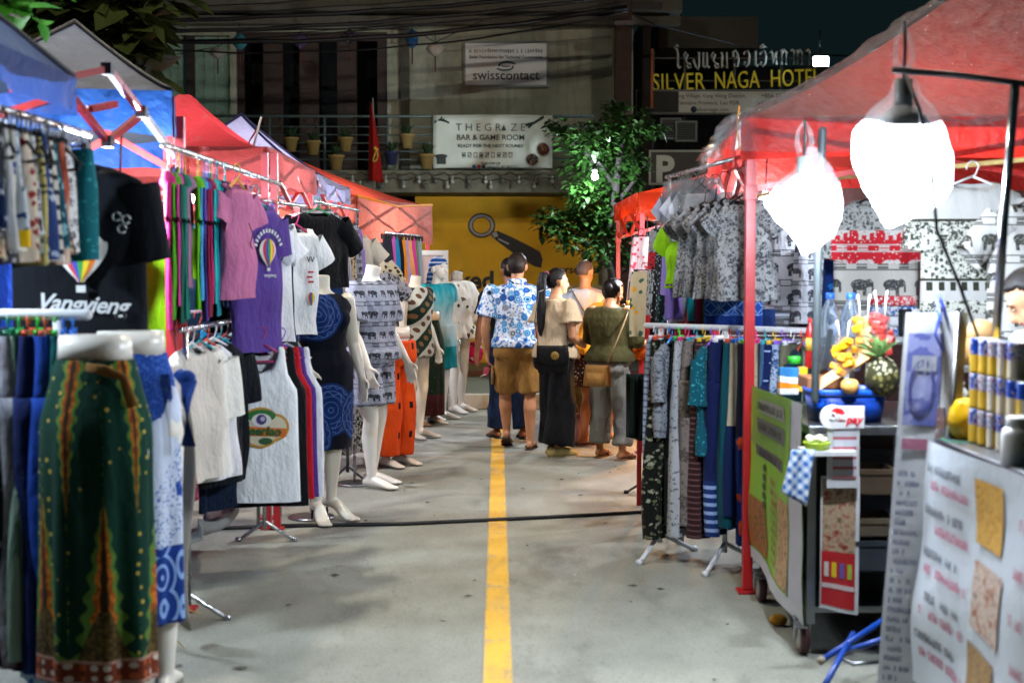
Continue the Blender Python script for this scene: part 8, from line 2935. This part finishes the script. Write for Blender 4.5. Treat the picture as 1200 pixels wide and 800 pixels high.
# woman in yellow leaning to the stall
J = joints(1.56, False, pel=(0, -.04, .84), wai=(0, .02, .97), che=(0, .1, 1.12), nek=(0, .17, 1.28), hea=(0, .25, 1.395), nod=R(24), shL=(-.165, .14, 1.235), shR=(.165, .14, 1.235), elL=(-.2, .22, .98), elR=(.2, .26, .98), wrL=(-.13, .42, .95), wrR=(.14, .45, .96), hdL=(.1, .9, -.1), hdR=(-.1, .9, -.1), curl=.6,
           anL=(-.08, -.02, .078), anR=(.1, .12, .13), knL=(-.08, .02, .44), knR=(.11, .2, .46))
def p(e, J):
    wear(e, 'top', tee(J, .035, .9, hem=.0, slr=1.5, drop=.02), cloth('yellow_top', 'c07a0c', crease=.6), a=.01, f=8, seed=22)
    rg = [((0, -.03 + .03 * t, .95 - .40 * t), .165 + .05 * t, .13 + .06 * t) for t in [i / 9 for i in range(10)]]
    obj('skirt', gown(rg, .022, 12, 5, 48, False), cloth('brown_flower_skirt', pat_floral('2c1710', 'a89884', '7c4a20', 46, .3)), e)
    sd = plain('6a4a34', .7)
    sole(J['anL'], J['toL'], .95, sd, e, sd)
    wear(e, 'scarf', MB().tube([(-.16, .12, 1.16), (-.24, .12, 1.0), (-.23, .1, .86), (-.1, .02, .82)], [(.05, .03), (.06, .03), (.05, .03), (.04, .02)], 12), cloth('cream_scarf', 'c0a870'), .01, .006)
person(692, 519, 12.75, R(-62), J, 'ad7448', 'woman leaning to the stall in a mustard yellow top and brown flowered skirt', p, hairst='short', hairseed=4, vox=.009)

# woman in olive with the tan bag
J = joints(1.53, False, yaw=R(-18), nod=R(12), hea=(0, .06, 1.40), elL=(-.2, .06, 1.0), elR=(.21, .08, 1.0), wrL=(-.12, .27, .97), wrR=(.16, .3, .96), hdL=(.3, .8, 0), hdR=(-.2, .8, 0), curl=.6, anL=(-.12, .05, .077), anR=(.14, -.03, .077), knL=(-.115, .05, .44), knR=(.13, .03, .44), fat=1.14)
def p(e, J):
    wear(e, 'top', tee(J, .03, 1.15, hem=.0, slr=1.25, drop=.014), cloth('olive_top', '454429', crease=.6), a=.009, f=8, seed=32)
    wear(e, 'trousers', legs_cloth(J, .022, 1.86, .012, .06), cloth('grey_trousers', pat_dots('7c807c', '9a9e9a', .02, .1), crease=.9), a=.013, f=8, seed=35, zs=.5)
    sd = plain('8a6a4a', .7)
    for s in 'LR':
        sole(J['an' + s], J['to' + s], .98, sd, e, plain('4a3222', .7), .022)
    bn = MB().ball(J['hea'] + Vector((.0, -.085, .035)), (.05, .042, .05), 14, 10, lambda p_: 1 + .12 * noise.noise(p_ * 3))
    obj('hair_bun', bn, BLACKH, e)
person(714, 540, 11.95, R(-34), J, 'ad7a54', 'woman in an olive top and pale grey trousers standing at the stall', p, hairst='bob', bust=True, hairseed=7)
e = empty('crossbody_bag', P(700, 440, 11.62), R(-20))
obj('pouch', MB().loft([ring_pts(.10 + .02 * t, .05 + .012 * t, .085 - .17 * t, 28, p=.45) for t in [i / 6 for i in range(7)]]), cloth('tan_leather', lambda g, x, y, z, r: g.mix(g.noise(None, 50, 3), '7a5424', '94703c'), rough=.5), e)
obj('front_pocket', MB().loft([ring_pts(.075, .018, .035 - .1 * t, 20, p=.4) for t in (0, .5, 1)]).xf(Matrix.Translation((.0, -.06, -.01))), cloth('tan_leather', '8a6430'), e)
a = e.location
inv = Matrix.Rotation(R(20), 4, 'Z') @ Matrix.Translation(-a)
obj('strap', MB().tube([inv @ q for q in (P(712, 425, 11.6), P(722, 402, 11.62), P(731, 380, 11.68), P(736, 366, 11.8), P(732, 357, 11.95), P(722, 362, 12.1))], [(.010, .006)] * 6, 8), plain('8d7450', .6), e)
tag(e, 'tan leather crossbody bag with a front pocket hanging at the olive topped woman', 'bag')
# pink bag on the ground
e = empty('shopping_bag', P(672, 522, 12.95).xy.to_3d())
obj('sack', MB().loft([[Vector((math.copysign(abs(math.cos(a)) ** .6, math.cos(a)) * (.14 - .03 * t + .012 * math.sin(a * 5 + t * 3)), math.copysign(abs(math.sin(a)) ** .6, math.sin(a)) * (.1 - .03 * t), .005 + .27 * t + .012 * math.sin(a * 3))) for a in [2 * PI * k / 36 for k in range(36)]] for t in [i / 7 for i in range(8)]]), cloth('dusty_pink_plastic', '7c5450', rough=.4, crease=1.), e)
for s in (-1, 1):
    obj('handle', MB().tube([(-.06, s * .05, .27), (-.03, s * .045, .36), (.03, s * .045, .36), (.06, s * .05, .27)], .006, 6), plain('7c5450', .5), e)
tag(e, 'crumpled dusty pink shopping bag standing on the street between the women', 'bag')
# vendor at the edge
J = joints(1.62, True, yaw=R(-22), nod=R(40), hea=(0, .07, 1.485), nek=(0, .0, 1.36), elL=(-.26, .1, 1.02), elR=(.26, .08, 1.02), wrL=(-.2, .32, 1.06), wrR=(.16, .33, 1.06), hdL=(.2, .9, -.2), hdR=(-.2, .9, -.2), curl=.6)
def p(e, J):
    wear(e, 'shirt', tee(J, .03, .75, hem=-.05), cloth('vendor_white', '9a9ea4'), seed=42)
    wear(e, 'trousers', legs_cloth(J, .025, 1.9, .01), cloth('dark_tee', '161a24'), seed=44)
    for s in 'LR':
        sole(J['an' + s], J['to' + s], 1.05, plain('1c1c20', .7), e, plain('1c1c20', .7), .03, 'shoe')
person(1224, 600, 5.45, R(92), J, 'b98a68', 'dark haired vendor bending the head over the snack cart at the photo edge', p, hairst='short', hairseed=9)
# ------------------------------------------------------------------ render settings
scene.view_settings.view_transform = 'Standard'
scene.view_settings.look = 'None'
scene.view_settings.exposure = 2.42
scene.view_settings.gamma = 1
cy = scene.cycles
scene.render.engine = 'CYCLES'
cy.max_bounces = 6
cy.diffuse_bounces = 3
cy.glossy_bounces = 3
cy.transmission_bounces = 4
cy.transparent_max_bounces = 10
cy.sample_clamp_indirect = 2.5
cy.sample_clamp_direct = 0
cy.caustics_reflective = False
cy.caustics_refractive = False
cy.use_denoising = True
cy.use_adaptive_sampling = True
cy.adaptive_threshold = .015
scene.render.use_persistent_data = False
